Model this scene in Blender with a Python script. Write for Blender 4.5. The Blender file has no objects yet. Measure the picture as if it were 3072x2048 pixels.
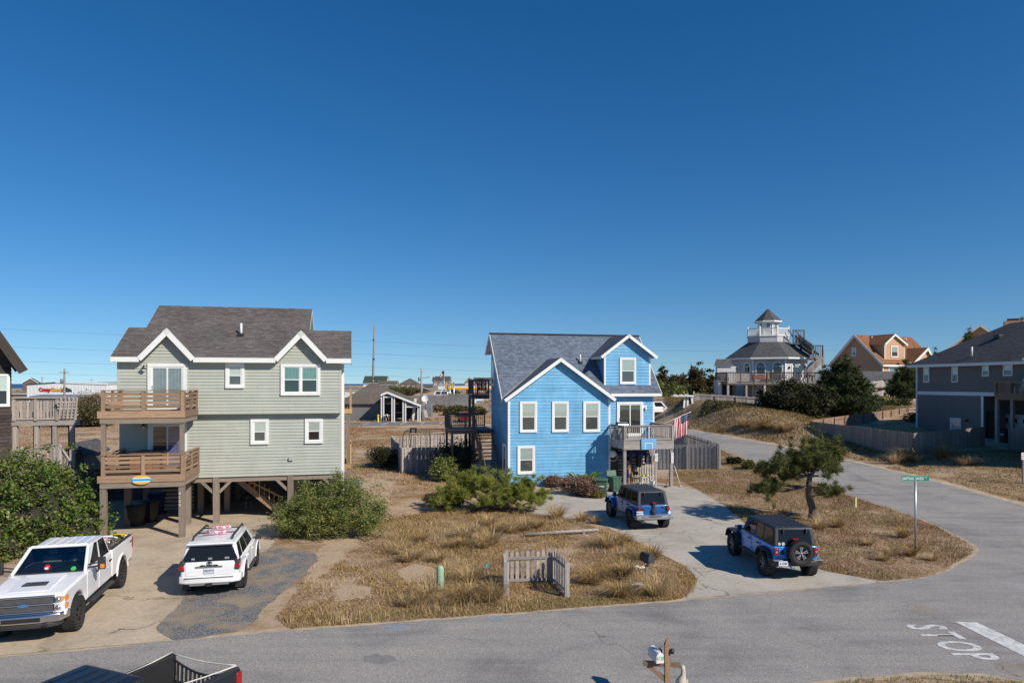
import bpy,bmesh,math,random
import numpy as np
from mathutils import Vector,Matrix
R=math.radians
random.seed(7);NR=np.random.default_rng(11)
SC=bpy.context.scene;COL=SC.collection
# ---------------------------------------------------------------- camera
cam_d=bpy.data.cameras.new('camera');cam=bpy.data.objects.new('camera',cam_d);COL.objects.link(cam)
cam.location=(0,0,7.0);cam.rotation_euler=(R(90),0,0)
cam_d.sensor_width=36;cam_d.lens=24;cam_d.shift_y=126/3072
cam_d.clip_start=0.5;cam_d.clip_end=30000
SC.camera=cam
# ---------------------------------------------------------------- light
SUN_EL,SUN_AZ=35.5,129.0          # azimuth clockwise from +Y: the sun stands behind the viewer's right shoulder
wd=bpy.data.worlds.new('World');SC.world=wd;wd.use_nodes=True
nt=wd.node_tree;bg=nt.nodes['Background']
sky=nt.nodes.new('ShaderNodeTexSky');sky.sky_type='NISHITA';sky.sun_disc=False
sky.sun_elevation=R(SUN_EL);sky.sun_rotation=R(SUN_AZ)
sky.altitude=0;sky.air_density=1.0;sky.dust_density=0.0;sky.ozone_density=5.0
hs=nt.nodes.new('ShaderNodeHueSaturation');hs.inputs['Saturation'].default_value=1.28;hs.inputs['Hue'].default_value=.502;hs.inputs['Value'].default_value=1.0
tcw=nt.nodes.new('ShaderNodeTexCoord');sx=nt.nodes.new('ShaderNodeSeparateXYZ');cx=nt.nodes.new('ShaderNodeCombineXYZ');ma=nt.nodes.new('ShaderNodeMath');ma.operation='MULTIPLY_ADD';ma.inputs[1].default_value=.94;ma.inputs[2].default_value=.06
nt.links.new(tcw.outputs['Generated'],sx.inputs[0]);nt.links.new(sx.outputs[0],cx.inputs[0]);nt.links.new(sx.outputs[1],cx.inputs[1]);nt.links.new(sx.outputs[2],ma.inputs[0]);nt.links.new(ma.outputs[0],cx.inputs[2]);nt.links.new(cx.outputs[0],sky.inputs['Vector'])
nt.links.new(sky.outputs[0],hs.inputs['Color']);nt.links.new(hs.outputs[0],bg.inputs[0]);bg.inputs[1].default_value=0.1
sl=bpy.data.lights.new('sun','SUN');so=bpy.data.objects.new('sun',sl);COL.objects.link(so)
sl.energy=5.0;sl.angle=R(0.53);sl.color=(1.0,0.925,0.81)
sd=Vector((math.sin(R(SUN_AZ))*math.cos(R(SUN_EL)),math.cos(R(SUN_AZ))*math.cos(R(SUN_EL)),math.sin(R(SUN_EL))))
so.rotation_euler=sd.to_track_quat('Z','Y').to_euler();so.location=sd*100
SC.view_settings.view_transform='Standard';SC.view_settings.look='None'
SC.view_settings.gamma=1.0;SC.view_settings.use_curve_mapping=False;SC.view_settings.exposure=0.0
# ---------------------------------------------------------------- measuring helpers (pixels of the 3072 px photograph)
FPX,HZ,CX,CH=2048.0,1150.0,1536.0,7.0
def at(px,py,Y):return Vector(((px-CX)*Y/FPX,Y,CH-(py-HZ)*Y/FPX))
def gnd(px,py,z=0.0):
    Y=(CH-z)*FPX/(py-HZ);return Vector(((px-CX)*Y/FPX,Y,z))
def zoom(ox,oy,k):return lambda x,y:(ox+x/k,oy+y/k)
R2=zoom(300,880,2.61375);R5=zoom(1380,960,2.61375);R1=zoom(0,880,3.0156);R3=zoom(0,1380,2.3475)
R4=zoom(1000,940,2.904);R6=zoom(1700,1250,3.92);Q1=zoom(1980,880,3.485);Q2=zoom(2450,900,2.7042)
Q4=zoom(2200,1300,2.6135);Q5=zoom(1200,1500,2.8613);Q6=zoom(1900,1750,2.0068)
class Frame:
    """local axes: s along the front, d into the depth, z up"""
    def __init__(f,x,y,deg,z=0.0):f.x,f.y,f.z,f.a=x,y,z,R(deg);f.c,f.n=math.cos(f.a),math.sin(f.a)
    def loc(f,p):
        dx,dy=p[0]-f.x,p[1]-f.y;return Vector((dx*f.c+dy*f.n,-dx*f.n+dy*f.c,p[2]-f.z))
    def w(f,s,d,z=0):return Vector((f.x+s*f.c-d*f.n,f.y+s*f.n+d*f.c,z+f.z))
    def _ray(f,px,py):
        o=f.loc((0,0,CH));q=f.loc(((px-CX)/FPX,1,CH-(py-HZ)/FPX));return o,q-o
    def on_d(f,p,d):o,r=f._ray(*p);t=(d-o.y)/r.y;q=o+r*t;return q.x,q.z
    def on_s(f,p,s):o,r=f._ray(*p);t=(s-o.x)/r.x;q=o+r*t;return q.y,q.z
    def on_z(f,p,z):o,r=f._ray(*p);t=(z-o.z)/r.z;q=o+r*t;return q.x,q.y
# ---------------------------------------------------------------- objects
def tag(o,label=None,cat=None,group=None,kind=None):
    if label:o['label']=label
    if cat:o['category']=cat
    if group:o['group']=group
    if kind:o['kind']=kind
    return o
def thing(name,label,cat,loc=(0,0,0),rz=0.0,group=None):
    o=bpy.data.objects.new(name,None);COL.objects.link(o);o.empty_display_size=.2
    o.location=loc;o.rotation_euler=(0,0,rz);return tag(o,label,cat,group)
def fthing(name,label,cat,f,group=None):return thing(name,label,cat,(f.x,f.y,f.z),f.a,group)
def copy_tree(o,parent=None):
    c=o.copy();COL.objects.link(c)
    if parent:c.parent=parent
    for ch in o.children:copy_tree(ch,c)
    return c
_cubes={}
def cube_mesh(mat):
    if mat.name not in _cubes:
        me=bpy.data.meshes.new('box');v=[(x,y,z) for x in (-.5,.5) for y in (-.5,.5) for z in (-.5,.5)]
        me.from_pydata(v,[],[(0,1,3,2),(4,6,7,5),(0,4,5,1),(2,3,7,6),(0,2,6,4),(1,5,7,3)])
        me.materials.append(mat);_cubes[mat.name]=me
    return _cubes[mat.name]
def link(name,me,parent=None):
    o=bpy.data.objects.new(name,me);COL.objects.link(o)
    if parent:o.parent=parent
    return o
def bx(name,mat,parent,x0,x1,y0,y1,z0,z1):
    """one box-shaped piece (shared mesh)"""
    o=link(name,cube_mesh(mat),parent);o.location=((x0+x1)/2,(y0+y1)/2,(z0+z1)/2)
    o.scale=(abs(x1-x0),abs(y1-y0),abs(z1-z0));return o
def beam_matrix(a,b,up=(0,0,1)):
    a,b=Vector(a),Vector(b);x=(b-a);L=x.length;x=x/L;up=Vector(up)
    if abs(x.dot(up))>.98:up=Vector((0,1,0))
    y=up.cross(x).normalized();z=x.cross(y);return Matrix((x,y,z)).transposed(),L
def beam(name,mat,parent,a,b,w,h,up=(0,0,1)):
    """straight piece of timber from a to b, w across, h along `up`"""
    m,L=beam_matrix(a,b,up);o=link(name,cube_mesh(mat),parent)
    o.location=(Vector(a)+Vector(b))/2;o.rotation_euler=m.to_euler();o.scale=(L,w,h);return o
class MB:
    def __init__(s):s.v=[];s.f=[];s.mi=[];s.sm=[]
    def add(s,vs,fs,mi=0,sm=False):
        n=len(s.v);s.v += [tuple(v) for v in vs]
        for f in fs:s.f.append(tuple(n+i for i in f));s.mi.append(mi);s.sm.append(sm)
        return s
    def box(s,x0,x1,y0,y1,z0,z1,mi=0):
        v=[(x,y,z) for x in (x0,x1) for y in (y0,y1) for z in (z0,z1)]
        return s.add(v,[(0,1,3,2),(4,6,7,5),(0,4,5,1),(2,3,7,6),(0,2,6,4),(1,5,7,3)],mi)
    def beam(s,a,b,w,h,up=(0,0,1),mi=0):
        m,L=beam_matrix(a,b,up);c=(Vector(a)+Vector(b))/2
        v=[c+m@Vector((x*L,y*w,z*h)) for x in (-.5,.5) for y in (-.5,.5) for z in (-.5,.5)]
        return s.add(v,[(0,1,3,2),(4,6,7,5),(0,4,5,1),(2,3,7,6),(0,2,6,4),(1,5,7,3)],mi)
    def tube(s,pts,r,n=8,mi=0,sm=True):
        pts=[Vector(p) for p in pts];k=len(pts);rr=r if isinstance(r,(list,tuple)) else [r]*k;vs=[]
        t0=(pts[1]-pts[0]).normalized();u=t0.orthogonal().normalized()
        for i in range(k):
            t=(pts[min(i+1,k-1)]-pts[max(i-1,0)]).normalized();u=(u-t*u.dot(t))
            u=u.normalized() if u.length>1e-6 else t.orthogonal().normalized();w=t.cross(u)
            vs += [pts[i]+(u*math.cos(2*math.pi*j/n)+w*math.sin(2*math.pi*j/n))*rr[i] for j in range(n)]
        fs=[(i*n+j,i*n+(j+1)% n,(i+1)*n+(j+1)% n,(i+1)*n+j) for i in range(k-1) for j in range(n)]
        s.add(vs,fs,mi,sm);m=len(s.v)-len(vs)
        s.f += [tuple(m+j for j in reversed(range(n))),tuple(m+(k-1)*n+j for j in range(n))];s.mi += [mi]*2;s.sm += [False]*2
        return s
    def prism(s,poly,ax,a,b,mi=0):
        """polygon in the two other axes (x,z for 'y'; y,z for 'x'; x,y for 'z') pushed from a to b"""
        def P(p,c):return {'x':(c,p[0],p[1]),'y':(p[0],c,p[1]),'z':(p[0],p[1],c)}[ax]
        n=len(poly);vs=[P(p,a) for p in poly]+[P(p,b) for p in poly]
        return s.add(vs,[tuple(range(n)),tuple(reversed(range(n,2*n)))]+[(i,n+i,n+(i+1)% n,(i+1)% n) for i in range(n)],mi)
    def lathe(s,prof,c=(0,0,0),ax='z',n=20,mi=0,sm=True):
        c=Vector(c);vs=[]
        for r,h in prof:
            for j in range(n):
                a=2*math.pi*j/n;p=(r*math.cos(a),r*math.sin(a),h)
                if ax == 'y':p=(p[0],p[2],p[1])
                if ax == 'x':p=(p[2],p[0],p[1])
                vs.append(c+Vector(p))
        k=len(prof);fs=[(i*n+j,i*n+(j+1)% n,(i+1)*n+(j+1)% n,(i+1)*n+j) for i in range(k-1) for j in range(n)]
        return s.add(vs,fs,mi,sm)
    def ell(s,c,r,n=12,m=8,mi=0):
        c=Vector(c);vs=[]
        for i in range(m+1):
            ph=math.pi*i/m
            for j in range(n):
                th=2*math.pi*j/n;vs.append((c.x+r[0]*math.sin(ph)*math.cos(th),c.y+r[1]*math.sin(ph)*math.sin(th),c.z+r[2]*math.cos(ph)))
        return s.add(vs,[(i*n+j,(i+1)*n+j,(i+1)*n+(j+1)% n,i*n+(j+1)% n) for i in range(m) for j in range(n)],mi,True)
    def mesh(s,name,mats,auto=None,fix=True):
        me=bpy.data.meshes.new(name);me.from_pydata(s.v,[],s.f)
        for m in (mats if isinstance(mats,(list,tuple)) else [mats]):me.materials.append(m)
        me.polygons.foreach_set('material_index',s.mi);me.polygons.foreach_set('use_smooth',[True]*len(s.f) if auto else s.sm)
        if fix:
            b=bmesh.new();b.from_mesh(me);bmesh.ops.recalc_face_normals(b,faces=b.faces);b.to_mesh(me);b.free()
        if auto:me.set_sharp_from_angle(angle=R(auto))
        return me
    def build(s,name,mats,parent=None,bevel=0,seg=2,auto=None,kind=None,fix=True):
        o=link(name,s.mesh(name,mats,auto,fix),parent)
        if bevel:
            m=o.modifiers.new('bevel','BEVEL');m.width=bevel;m.segments=seg;m.limit_method='ANGLE';m.angle_limit=R(35);m.harden_normals=False
            o.data.polygons.foreach_set('use_smooth',[True]*len(o.data.polygons));o.data.set_sharp_from_angle(angle=R(50))
        if kind:o['kind']=kind
        return o
def fast_mesh(name,V,Fc,mat):
    V=np.asarray(V,np.float32);Fc=np.asarray(Fc,np.int32);k=Fc.shape[1];me=bpy.data.meshes.new(name)
    me.vertices.add(len(V));me.vertices.foreach_set('co',V.ravel());me.loops.add(Fc.size);me.loops.foreach_set('vertex_index',Fc.ravel())
    me.polygons.add(len(Fc));me.polygons.foreach_set('loop_start',np.arange(0,Fc.size,k,dtype=np.int32))
    me.update(calc_edges=True);me.materials.append(mat);return me
# ---------------------------------------------------------------- materials
class NT:
    def __init__(s,name):
        s.m=bpy.data.materials.new(name);s.m.use_nodes=True;s.t=s.m.node_tree;s.p=s.t.nodes['Principled BSDF'];s.out=s.t.nodes['Material Output']
    def n(s,typ,**kw):
        o=s.t.nodes.new('ShaderNode'+typ)
        for k,v in kw.items():
            if k.startswith('i_'):
                key=k[2:].replace('_',' ');o.inputs[key].default_value=v
            else:setattr(o,k,v)
        return o
    def l(s,a,b):s.t.links.new(a,b)
    def coords(s,scale=(1,1,1),space='Object',rand=False):
        tc=s.n('TexCoord');mp=s.n('Mapping');mp.inputs['Scale'].default_value=scale
        src=tc.outputs[space] if space != 'Position' else s.n('NewGeometry').outputs['Position']
        s.l(src,mp.inputs['Vector'])
        if rand:
            oi=s.n('ObjectInfo');cb=s.n('CombineXYZ');mu=s.n('Math',operation='MULTIPLY');mu.inputs[1].default_value=37.
            s.l(oi.outputs['Random'],mu.inputs[0]);[s.l(mu.outputs[0],cb.inputs[i]) for i in range(3)];s.l(cb.outputs[0],mp.inputs['Location'])
        return mp.outputs[0]
    def noise(s,vec,scale,detail=4,rough=.55,dist=0):
        o=s.n('TexNoise');o.inputs['Scale'].default_value=scale;o.inputs['Detail'].default_value=detail;o.inputs['Roughness'].default_value=rough
        o.inputs['Distortion'].default_value=dist;s.l(vec,o.inputs['Vector']);return o.outputs['Fac']
    def ramp(s,fac,stops):
        o=s.n('ValToRGB');e=o.color_ramp.elements
        while len(e)<len(stops):e.new(.5)
        for el,(p,c) in zip(e,stops):el.position=p;el.color=(*c,1) if len(c)== 3 else c
        s.l(fac,o.inputs[0]);return o.outputs[0]
    def mix(s,fac,a,b,mode='MIX'):
        o=s.n('Mix',data_type='RGBA',blend_type=mode)
        for sock,v in ((o.inputs[0],fac),(o.inputs[6],a),(o.inputs[7],b)):
            if isinstance(v,(int,float)):sock.default_value=v
            elif isinstance(v,tuple):sock.default_value=(*v,1)
            else:s.l(v,sock)
        return o.outputs[2]
    def math(s,op,a,b=0.0,clamp=False):
        o=s.n('Math',operation=op);o.use_clamp=clamp
        for i,v in enumerate((a,b)):
            if isinstance(v,(int,float)):o.inputs[i].default_value=v
            else:s.l(v,o.inputs[i])
        return o.outputs[0]
    def bump(s,h,strength=.3,dist=.02):
        o=s.n('Bump');o.inputs['Strength'].default_value=strength;o.inputs['Distance'].default_value=dist
        s.l(h,o.inputs['Height']);s.l(o.outputs[0],s.p.inputs['Normal'])
    def col(s,c):
        if isinstance(c,tuple):s.p.inputs['Base Color'].default_value=(*c,1)
        else:s.l(c,s.p.inputs['Base Color'])
    def set(s,rough=None,metal=None,spec=None,coat=None):
        for k,v in (('Roughness',rough),('Metallic',metal),('Specular IOR Level',spec),('Coat Weight',coat)):
            if v is not None:s.p.inputs[k].default_value=v
        return s.m
def sc(c,k):return tuple(min(1,x*k) for x in c)
def plain(name,c,rough=.6,metal=0,var=.12,scale=3.0,bump=0,spec=.5,coat=0):
    t=NT(name);v=t.coords(rand=True);f=t.noise(v,scale,5)
    t.col(t.ramp(f,[(.3,sc(c,1-var)),(.7,sc(c,1+var))]))
    if bump:t.bump(t.noise(v,scale*12,3),bump,.01)
    return t.set(rough,metal,spec,coat)
def wood(name,c,dark=.55,rough=.85,sc_=6.0,tint=.3,gray=None):
    """weathered boards: grain runs along the longest side of the piece (unit boxes stretched), tone differs from piece to piece"""
    t=NT(name);v=t.coords(rand=True);f=t.noise(v,sc_,6,.65,.4);g=t.noise(t.coords((2,14,14),rand=True),3,4,.6)
    a=t.ramp(f,[(.25,sc(c,dark)),(.5,c),(.75,sc(c,1.25))])
    oi=t.n('ObjectInfo');k=t.ramp(oi.outputs['Random'],[(0,(1-tint,)*3),(1,(1+tint*.6,1+tint*.55,1+tint*.5))])
    a=t.mix(1.0,a,k,'MULTIPLY');gg=t.ramp(g,[(.3,(.72,.72,.72)),(.6,(1,1,1))]);t.col(t.mix(.6,a,t.mix(1.0,a,gg,'MULTIPLY')))
    t.bump(f,.35,.01);return t.set(rough,spec=.25)
def siding_mat(name,c,stain=.1,tint=.05):
    t=NT(name);v=t.coords((1,1,1),'Position');f=t.noise(v,.8,6,.6);g=t.noise(t.coords((1,1,.25),'Position'),3.5,5,.6)
    a=t.ramp(f,[(.3,sc(c,1-stain)),(.65,sc(c,1+stain*.7))]);oi=t.n('ObjectInfo')
    k=t.ramp(oi.outputs['Random'],[(0,(1-tint,)*3),(1,(1+tint,)*3)]);a=t.mix(1.,a,k,'MULTIPLY')
    fd=t.noise(t.coords((.7,.7,.5),'Position'),1.1,5,.65);a=t.mix(t.ramp(fd,[(.5,(0,0,0)),(.75,(stain*2.2,)*3)]),a,sc(c,1.15) if stain<.12 else (.32,.50,.62));t.col(t.mix(1.,a,t.ramp(g,[(.3,(1-stain*.8,)*3),(.6,(1,1,1))]),'MULTIPLY'));t.bump(t.noise(t.coords((2,2,30),'Position'),3,4),.08,.01)
    return t.set(.62,spec=.3)
def shingle_mat(name,c,c2,w=.3,h=.145,streak=.15):
    t=NT(name);tc=t.n('TexCoord');b=t.n('TexBrick');b.offset=.37;b.offset_frequency=2;b.squash=.8;b.squash_frequency=3
    for k,x in (('Scale',1.),('Mortar Size',.006),('Brick Width',w),('Row Height',h),('Bias',0.),('Mortar Smooth',.3)):b.inputs[k].default_value=x
    b.inputs['Color1'].default_value=(*sc(c,.8),1);b.inputs['Color2'].default_value=(*sc(c2,1.17),1);b.inputs['Mortar'].default_value=(*sc(c,.4),1)
    t.l(tc.outputs['UV'],b.inputs['Vector']);v=t.coords((1,1,1),'Position');f=t.noise(v,.5,6,.6);g=t.noise(v,60,3,.6)
    a=t.mix(1.,b.outputs['Color'],t.ramp(f,[(.3,(1-streak,)*3),(.7,(1+streak,)*3)]),'MULTIPLY')
    t.col(t.mix(1.,a,t.ramp(g,[(.3,(.75,)*3),(.7,(1.25,)*3)]),'MULTIPLY'));t.bump(g,.25,.01);return t.set(.9,spec=.2)
def glass_mat(name,tint=(.93,.96,.95),base=.03):
    t=NT(name);lw_=t.n('LayerWeight');lw_.inputs['Blend'].default_value=.5;fz_=t.math('ADD',.04,t.math('MULTIPLY',.9,t.math('POWER',lw_.outputs['Facing'],5.0)));tr=t.n('BsdfTransparent');tr.inputs[0].default_value=(*tint,1)
    gl=t.n('BsdfGlossy');gl.inputs['Roughness'].default_value=.02;gl.inputs[0].default_value=(.95,.97,1,1);mx=t.n('MixShader')
    t.l(t.math('ADD',fz_,base,True),mx.inputs[0]);t.l(tr.outputs[0],mx.inputs[1]);t.l(gl.outputs[0],mx.inputs[2]);t.l(mx.outputs[0],t.out.inputs[0]);return t.m
def leaf_mat(name,cols,rough=.55,trans=.25):
    t=NT(name);g=t.n('NewGeometry');v=t.coords((1,1,1),'Position');f=t.noise(v,.9,4)
    mixf=t.math('ADD',t.math('MULTIPLY',g.outputs['Random Per Island'],.65),t.math('MULTIPLY',f,.35));n=len(cols)
    c=t.ramp(mixf,[(.12+.76*i/(n-1),x) for i,x in enumerate(cols)]);t.col(c);t.set(rough,spec=.3)
    if trans:
        tl=t.n('BsdfTranslucent');t.l(c,tl.inputs[0]);mx=t.n('MixShader');mx.inputs[0].default_value=trans
        t.l(t.p.outputs[0],mx.inputs[1]);t.l(tl.outputs[0],mx.inputs[2]);t.l(mx.outputs[0],t.out.inputs[0])
    return t.m
def paint_mat(name,c,rough=.28,coat=.6,metal=0.0):
    t=NT(name);v=t.coords((1,1,1),'Object');f=t.noise(v,1.7,5);t.col(t.ramp(f,[(.3,sc(c,.93)),(.7,sc(c,1.04))]))
    t.p.inputs['Coat Roughness'].default_value=.06;return t.set(rough,metal,.5,coat)
M={}
M['white']=plain('white_trim',(.76,.76,.73),.5,var=.05,scale=1.2)
M['offwhite']=plain('off_white_trim',(.6,.6,.57),.6,var=.1)
M['sage']=siding_mat('sage_siding',(.415,.432,.374),.07,.04)
M['bluesid']=siding_mat('blue_siding',(.155,.41,.65),.15,.07)
M['graysid']=siding_mat('pale_grey_siding',(.53,.52,.525),.07)
M['darksid']=siding_mat('dark_grey_siding',(.18,.165,.15),.08)
M['orangesid']=siding_mat('apricot_siding',(.53,.32,.19),.06)
M['storesid']=siding_mat('grey_store_siding',(.17,.165,.165),.06)
M['shg']=shingle_mat('brown_grey_shingles',(.135,.115,.105),(.145,.13,.125))
M['shb']=shingle_mat('blue_grey_shingles',(.125,.155,.205),(.145,.175,.225))
M['shd']=shingle_mat('dark_shingles',(.09,.09,.093),(.105,.105,.108),streak=.1)
M['sho']=shingle_mat('rust_shingles',(.24,.11,.055),(.27,.13,.07))
M['sht']=shingle_mat('taupe_shingles',(.15,.12,.10),(.16,.135,.115))
M['shl']=shingle_mat('light_taupe_shingles',(.27,.24,.21),(.29,.26,.23))
M['shgreen']=shingle_mat('green_shingles',(.05,.08,.06),(.06,.09,.07))
M['deck']=wood('brown_deck_wood',(.345,.23,.15),.5,tint=.38)
M['deckl']=wood('new_yellow_deck_wood',(.48,.31,.14),.75)
M['post']=wood('greyed_post_wood',(.29,.235,.185),.6)
M['gwood']=wood('silver_weathered_wood',(.43,.385,.355),.52,tint=.35)
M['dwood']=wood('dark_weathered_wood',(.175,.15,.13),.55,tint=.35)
M['fwood']=wood('tan_fence_wood',(.30,.205,.145),.7)
M['fgray']=wood('grey_fence_wood',(.27,.225,.195),.65,tint=.25)
M['shake']=wood('dark_shake_siding',(.075,.06,.052),.45,tint=.4)
M['glass']=glass_mat('window_glass');M['screen']=glass_mat('screened_glass',(.62,.64,.64),.02)
M['dark']=plain('dark_interior',(.012,.013,.015),.8)
M['black']=plain('black_plastic',(.02,.02,.021),.5)
M['rubber']=plain('tyre_rubber',(.018,.018,.018),.8,bump=.3,scale=8)
M['metal']=plain('galvanised_metal',(.45,.46,.47),.42,.85,.15)
M['chrome']=plain('chrome',(.68,.67,.66),.22,1.0,.03)
M['asphaltroof']=M['shd']
def blind_mat(name,c,k=38):
    t=NT(name);w=t.n('TexWave',wave_type='BANDS',bands_direction='Z');w.inputs['Scale'].default_value=k/6.283*1.0;t.l(t.coords((1,1,1),'Position'),w.inputs['Vector'])
    t.col(t.ramp(w.outputs['Fac'],[(.15,sc(c,.55)),(.45,c)]));return t.set(.7)
M['blind']=blind_mat('white_blind',(.55,.58,.55));M['shade']=plain('pale_roller_shade',(.62,.63,.58),.8,var=.06)
M['curtain']=plain('grey_curtain',(.27,.28,.295),.9,var=.15);M['teal']=plain('teal_curtain',(.17,.31,.28),.9,var=.12);M['purple']=plain('violet_curtain',(.16,.14,.28),.9,var=.15)
# ================================================================ building helpers
class Wall:
    """a flat wall: u along it, z up, o outwards (all in the house's own axes)"""
    def __init__(w,O,U,N):w.O,w.U,w.N=Vector(O),Vector(U).normalized(),Vector(N).normalized()
    def P(w,u,z,o=0):return w.O+w.U*u+w.N*o+Vector((0,0,z))
def wbox(mb,W,u0,u1,z0,z1,o0,o1,mi=0):
    v=[W.P(u,z,o) for u in (u0,u1) for o in (o0,o1) for z in (z0,z1)]
    return mb.add(v,[(0,1,3,2),(4,6,7,5),(0,4,5,1),(2,3,7,6),(0,2,6,4),(1,5,7,3)],mi)
def wb(name,mat,parent,W,*a):return wbox(MB(),W,*a).build(name,mat,parent)
def clip(poly,a,b,c):
    """keep the part of a 2-d polygon where a*x+b*y >= c"""
    out=[];n=len(poly)
    for i in range(n):
        p,q=poly[i],poly[(i+1)% n];dp,dq=a*p[0]+b*p[1]-c,a*q[0]+b*q[1]-c
        if dp >= 0:out.append(p)
        if (dp >= 0)!= (dq >= 0):
            t=dp/(dp-dq);out.append((p[0]+(q[0]-p[0])*t,p[1]+(q[1]-p[1])*t))
    return out
def siding(parent,W,poly,pitch,mat,z0=None,L=3.4,single=False,name='siding_board',seed=1,lip=.032):
    """lap siding: every course is a board with its lower edge proud"""
    rg=random.Random(seed);zs=[p[1] for p in poly];zb=min(zs) if z0 is None else z0;k0=int(math.floor((min(zs)-zb)/pitch));all_=MB();made=[]
    k=k0
    while zb+k*pitch<max(zs)-.005:
        a,b=zb+k*pitch,zb+(k+1)*pitch;st=clip(clip(poly,0,1,a),0,-1,-b);k += 1
        if len(st)<3:continue
        us=[p[0] for p in st];ul,ur=min(us),max(us);cuts=[ul];u=ul+rg.uniform(.5,L)
        while u<ur-.5 and not single:cuts.append(u);u += L*rg.uniform(.8,1.15)
        cuts.append(ur)
        for c0,c1 in zip(cuts[:-1],cuts[1:]):
            g=.0 if single else .002
            q=clip(clip(st,1,0,c0+(g if c0>ul else 0)),-1,0,-(c1-(g if c1<ur else 0)))
            q=[p for i,p in enumerate(q) if abs(p[0]-q[i-1][0])+abs(p[1]-q[i-1][1])>1e-4]
            if len(q)<3:continue
            n=len(q);fr=[W.P(x,z,.004+(lip-.004)*(b-z)/pitch) for x,z in q];bk=[W.P(x,z,0.0) for x,z in q]
            mb=all_ if single else MB();mb.add(fr+bk,[tuple(range(n))]+[(i,(i+1)% n,n+(i+1)% n,n+i) for i in range(n)])
            if not single:made.append(mb.build(name,mat,parent))
    if single:made.append(all_.build('siding',mat,parent,kind='stuff'))
    return made
def window(parent,W,u0,u1,z0,z1,tw=.11,style='hung',cover=None,drop=1.0,proud=.095,trim='white',bars=0,name='window',cover2=None,sill=True):
    """casing, sashes, glass and what hangs behind it; u0..u1, z0..z1 are the outer edges of the casing"""
    m=MB();T=M[trim];a,b,c,d=u0+tw,u1-tw,z0+tw,z1-tw
    wbox(m,W,u0,u1,d,z1,.001,proud);wbox(m,W,u0,u1,z0,c,.001,proud+(.015 if sill else 0));wbox(m,W,u0,a,c,d,.001,proud-.004);wbox(m,W,b,u1,c,d,.001,proud-.004)
    wn=m.build(name,T,parent)
    wb('dark_backing',M['dark'],wn,W,a,b,c,d,.001,.036)  # panel behind the glass; the unlit room is put into its dark colour
    f=.05 if (u1-u0)>.7 else .035;mid=(c+d)/2
    def sash(x0,x1,y0,y1,o,g='glass'):
        s=MB();wbox(s,W,x0,x1,y1-f,y1,.04,o);wbox(s,W,x0,x1,y0,y0+f,.04,o);wbox(s,W,x0,x0+f,y0+f,y1-f,.04,o-.002);wbox(s,W,x1-f,x1,y0+f,y1-f,.04,o-.002)
        for i in range(bars):
            t=(i+1)/(bars+1);x=x0+(x1-x0)*t;wbox(s,W,x-.012,x+.012,y0+f,y1-f,.04,o-.006)
        if bars:wbox(s,W,x0+f,x1-f,(y0+y1)/2-.012,(y0+y1)/2+.012,.04,o-.008)
        s.build('sash',T,wn);wb('pane',M[g],wn,W,x0+f,x1-f,y0+f,y1-f,.053,.057)
    def hang(x0,x1,mat,folds=False,dr=drop):
        zz=d-(d-c)*dr
        if not folds:wb('blind',mat,wn,W,x0,x1,zz,d,.038,.044);return
        n=28;vs=[]
        for i in range(n+1):
            t=i/n;o=.0445+.006*math.sin(t*2*math.pi*(5 if x1-x0<.8 else 8));vs += [W.P(x0+(x1-x0)*t,zz,o),W.P(x0+(x1-x0)*t,d,o)]
        MB().add(vs,[(2*i,2*i+2,2*i+3,2*i+1) for i in range(n)],0,True).build('curtain',mat,wn)
    if style == 'hung':
        sash(a,b,mid-f/2,d,.068);sash(a,b,c,mid+f/2,.074,'screen')
        if cover:hang(a,b,M[cover],cover in ('curtain','teal','purple'))
    elif style == 'double':
        mu=.07;h=(a+b)/2;m2=MB();wbox(m2,W,h-mu/2,h+mu/2,c,d,.02,proud-.008);m2.build('mullion',T,wn)
        for x0,x1 in ((a,h-mu/2),(h+mu/2,b)):
            sash(x0,x1,mid-f/2,d,.068);sash(x0,x1,c,mid+f/2,.074,'screen')
            if cover:hang(x0,x1,M[cover],True)
    elif style == 'slider':
        h=(a+b)/2;f=.07;sash(a,h+f/2,c,d,.074);sash(h-f/2,b,c,d,.068)
        if cover:hang(a,h,M[cover],True)
        if cover2:hang(h,b,M[cover2],True)
        MB().add([W.P(a+.03+i*.03,c+(d-c)*.45+j*.2,o) for i in (0,1) for j in (0,1) for o in (.075,.1)],[(0,1,3,2),(4,6,7,5),(0,4,5,1),(2,3,7,6),(0,2,6,4),(1,5,7,3)]).build('handle',M['metal'],wn)
    elif style == 'single':
        sash(a,b,c,d,.07)
        if cover:hang(a,b,M[cover])
    return wn
def planar(P):
    """origin and axes of a planar polygon: first edge = eave (u), then up the slope (v), normal"""
    P=[Vector(p) for p in P];u=(P[1]-P[0]).normalized();n=Vector((0,0,0))
    for i in range(len(P)):n += (P[i]-P[0]).cross(P[(i+1)% len(P)]-P[0])
    n.normalize()
    if n.z<0:n=-n
    v=n.cross(u)
    if v.z<0:v=-v
    return P[0],u,v,n
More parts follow.
